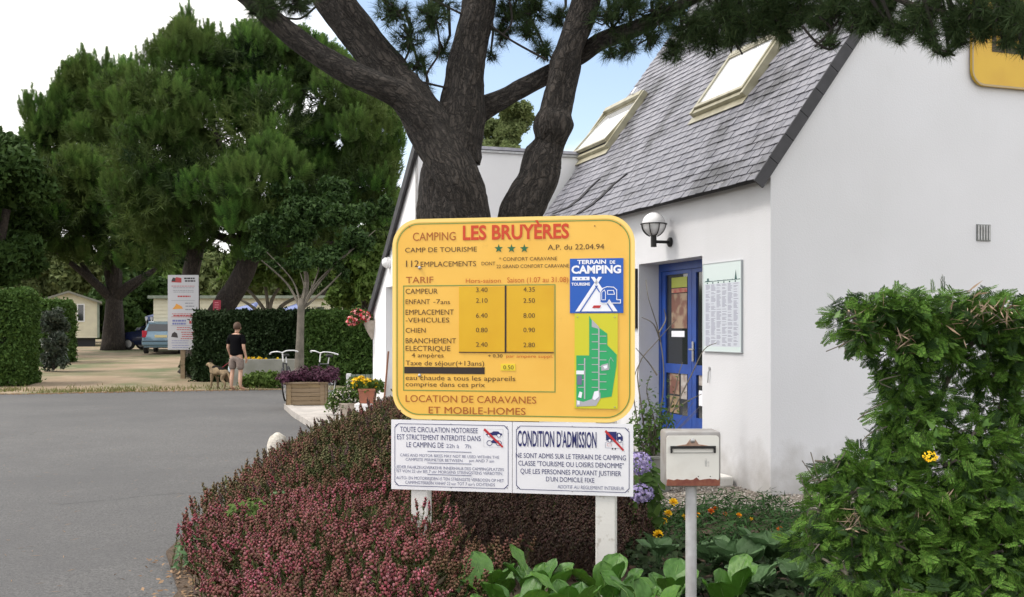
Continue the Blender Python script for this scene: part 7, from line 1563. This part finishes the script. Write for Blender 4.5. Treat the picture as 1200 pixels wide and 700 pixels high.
# ============================================================ small litter on the tarmac
n = 900; lx = rng.uniform(-9, -1.6, n); ly = rng.uniform(4.5, 22, n); k_ = (lx < -2.7) | (ly < 5.5); lx, ly = lx[k_], ly[k_]
sc = np.stack([rng.uniform(.03, .09, len(lx)), np.full(len(lx), .012), np.full(len(lx), .02)], 1)
V, Fc = scatter(lv, lf, np.stack([lx, ly, np.full(len(lx), .009)], 1), np.stack([rng.normal(0, .08, len(lx)), rng.normal(0, .08, len(lx)), np.ones(len(lx))], 1), sc)
tag(mk_np('fallen_needles', V, Fc, M['litter'], kind='stuff'), 'fallen pine needles scattered on the tarmac', 'leaf litter')
mb = MB(); rg = random.Random(91)
for (x, y, a, L_) in ((-4.2, 9.5, .4, 2.2), (-6.5, 15, 1.2, 3.0), (-3.6, 13.5, -.3, 1.6), (-9, 19, .1, 4)):
    p = Vector((x, y, .0075)); q = []
    for k in range(int(L_/.12)): q.append(p.copy()); a += rg.gauss(0, .28); p += Vector((math.cos(a), math.sin(a), 0))*.12
    w_ = .004
    for i in range(len(q)-1):
        d = (q[i+1]-q[i]).normalized(); nn = Vector((-d.y, d.x, 0))*w_*rg.uniform(.5, 1.3); mb.add([q[i]-nn, q[i+1]-nn, q[i+1]+nn, q[i]+nn], [(0, 1, 2, 3)])
mk('road_cracks', mb, M['underlay'], kind='structure', fixn=False)
# grass along the far edge of the tarmac and round the hedge feet
gx_, gy_ = [], []
rg = random.Random(123)
while len(gx_) < 9000:
    x = rg.uniform(-24, -6.2); y = 25+max(0, (x+14)*.27)+abs(rg.gauss(0, 1.0))+.1
    if x > -13 and rg.random() < .72: continue
    if noise.noise(Vector((x*.5, y*.5, 0)))+.15*rg.gauss(0, 1) > -.02: gx_.append(x); gy_.append(y)
n = len(gx_); gz2 = np.array([g(b) for b in gy_]); bl = np.array([(-.12, 0, 0), (.12, 0, 0), (0, .25, 1)]); blf = np.array([(0, 1, 2)])
V, Fc = scatter(bl, blf, np.stack([gx_, gy_, gz2], 1), np.stack([rng.normal(0, .35, n), rng.normal(0, .35, n), np.ones(n)], 1), rng.uniform(.05, .12, n))
tag(mk_np('grass', V, Fc, leafm('grass', [(.10, .13, .03), (.16, .17, .05), (.22, .2, .09), (.07, .10, .025)], .2), kind='stuff'), 'thin short grass along the far edge of the tarmac', 'grass')
n = 2600; ex_ = rng.uniform(-24, -4.5, n); ey_ = np.interp(ex_, [e_[0] for e_ in edge], [e_[1] for e_ in edge])-np.abs(rng.normal(0, .22, n))
V, Fc = scatter(ov, of, np.stack([ex_, ey_, np.full(n, .012)], 1), rng.normal(size=(n, 3)), rng.uniform(.006, .022, n))
tag(mk_np('edge_grit', V, Fc, M['litter'], kind='stuff'), 'brown grit washed onto the far edge of the tarmac', 'grit')
tris = sum(sum(len(p.vertices)-2 for p in o.data.polygons) for o in bpy.data.objects if o.type == 'MESH'); print('TRIS', tris)
